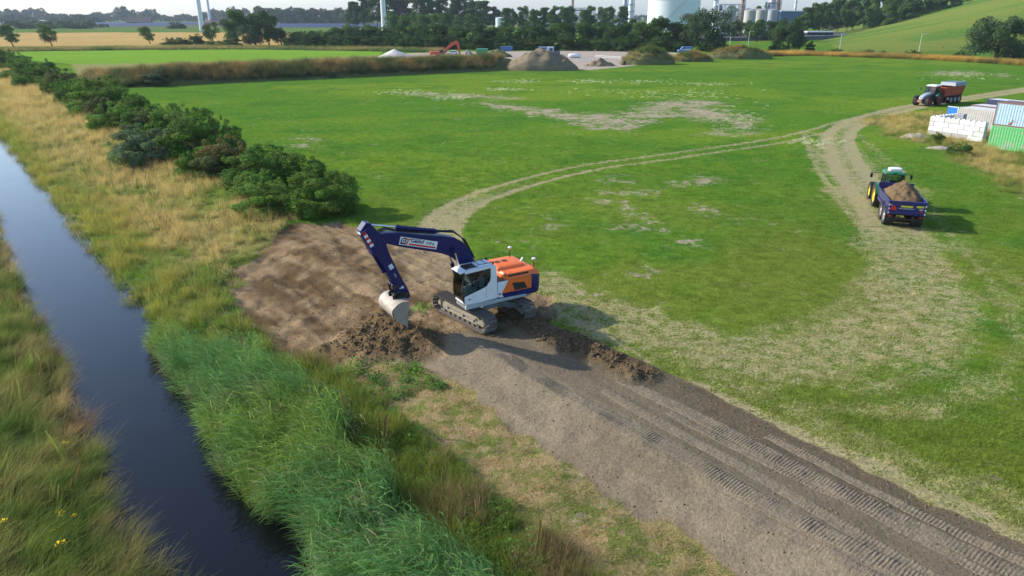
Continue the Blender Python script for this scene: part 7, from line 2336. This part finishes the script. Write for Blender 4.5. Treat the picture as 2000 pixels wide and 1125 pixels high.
bk_ = at(1218, 127); br_ = inst('timber_stump', MB().lathe([(0, 0), (.75, 0), (.7, .5), (.62, 1.2), (0, 1.25)], 14).mesh('timber_stump', M_BARK, True), None, (bk_.x, bk_.y, 0)); tag(br_, 'dark stump at the left foot of the round weedy heap', 'stump')

# ---- orange excavator on the yard (smaller copy of no detail: seen side-on)
oe0 = at(868, 114); OE = empty('yard_excavator', (oe0.x, oe0.y, 0), R(6)); tag(OE, 'orange crawler excavator with bent arm on the sand yard', 'excavator')
M_OR2 = mat('orange_red_paint', (.62, .10, .03), .45, var=.1, scale=1, dirt=.1)
for sd in (-1, 1):
    trk = MB(); ring = [(x - 1.6, z) for x, z in [(-2.0 + 1.6, .42), (-1.8 + 1.6, .08), (1.8 + 1.6, .08), (2.0 + 1.6, .42), (1.8 + 1.6, .8), (-1.8 + 1.6, .8)]]
    trk.prism([(x - 2.0, z) for x, z in ring], sd * 1.2 - .3, sd * 1.2 + .3).obj('track', M_STEEL, OE, bevel=.05)
MB().box((-2.0, 0, 1.0), (1.6, 1.6, .4)).obj('undercarriage_frame', M_DARK, OE)
MB().box((-3.0, 0, 1.75), (3.4, 2.6, 1.1), c2=.15).obj('engine_housing', M_OR2, OE); MB().box((-4.6, 0, 1.7), (.7, 2.5, 1.2), c2=.2).obj('counterweight', M_OR2, OE)
ca_ = MB().prism([(-1.8, 1.2), (-.1, 1.2), (.0, 2.0), (-.4, 2.95), (-1.7, 2.95)], -1.3, -.35); cA = ca_.obj('cab', M_OR2, OE, bevel=.04)
MB().prism([(-1.5, 1.75), (-.05, 1.75), (-.1, 2.1), (-.45, 2.8), (-1.5, 2.8)], -1.33, -1.31).obj('window', M_NAVYC, cA)
MB().prism([(-.9, 1.5), (-.3, 1.6), (.5, 3.2), (1.6, 4.2), (4.0, 5.2), (4.6, 5.3), (4.5, 4.8), (2.0, 3.5), (1.2, 2.8), (.2, 1.4)], -.3, .3).obj('boom', M_OR2, OE, bevel=.05)
MB().prism([(4.0, 5.5), (4.9, 5.5), (5.4, 3.2), (5.5, 1.2), (5.1, 1.2), (4.5, 3.4)], -.22, .22).obj('dipper_arm', M_OR2, OE, bevel=.04)
MB().tube([(1.8, 0, 4.55), (4.2, 0, 5.55)], .12, 8).obj('arm_ram', M_OR2, OE); MB().tube([(.4, 0, 1.6), (1.5, 0, 3.5)], .12, 8).obj('boom_ram', M_DARK, OE)
MB().prism([(5.0, 1.3), (5.6, 1.3), (5.7, .7), (5.2, .15), (4.7, .3), (4.9, .8)], -.55, .55).obj('bucket', M_STEEL, OE, bevel=.03)
# ------------------------------------------------------------------ air
hz = MB().box((0, 3400, 65), (9000, 8400, 140)).obj('haze', None)
hm = bpy.data.materials.new('haze_air'); t = nt(hm)
for n_ in list(t.nodes): t.nodes.remove(n_)
ho = t.nodes.new('ShaderNodeOutputMaterial'); pv = t.nodes.new('ShaderNodeVolumePrincipled')
pv.inputs['Color'].default_value = (.72, .84, 1.0, 1); pv.inputs['Density'].default_value = 0.00009; pv.inputs['Anisotropy'].default_value = 0.2
t.links.new(pv.outputs[0], ho.inputs['Volume'])
hz.data.materials.clear(); hz.data.materials.append(hm)
tag(hz, kind='stuff')
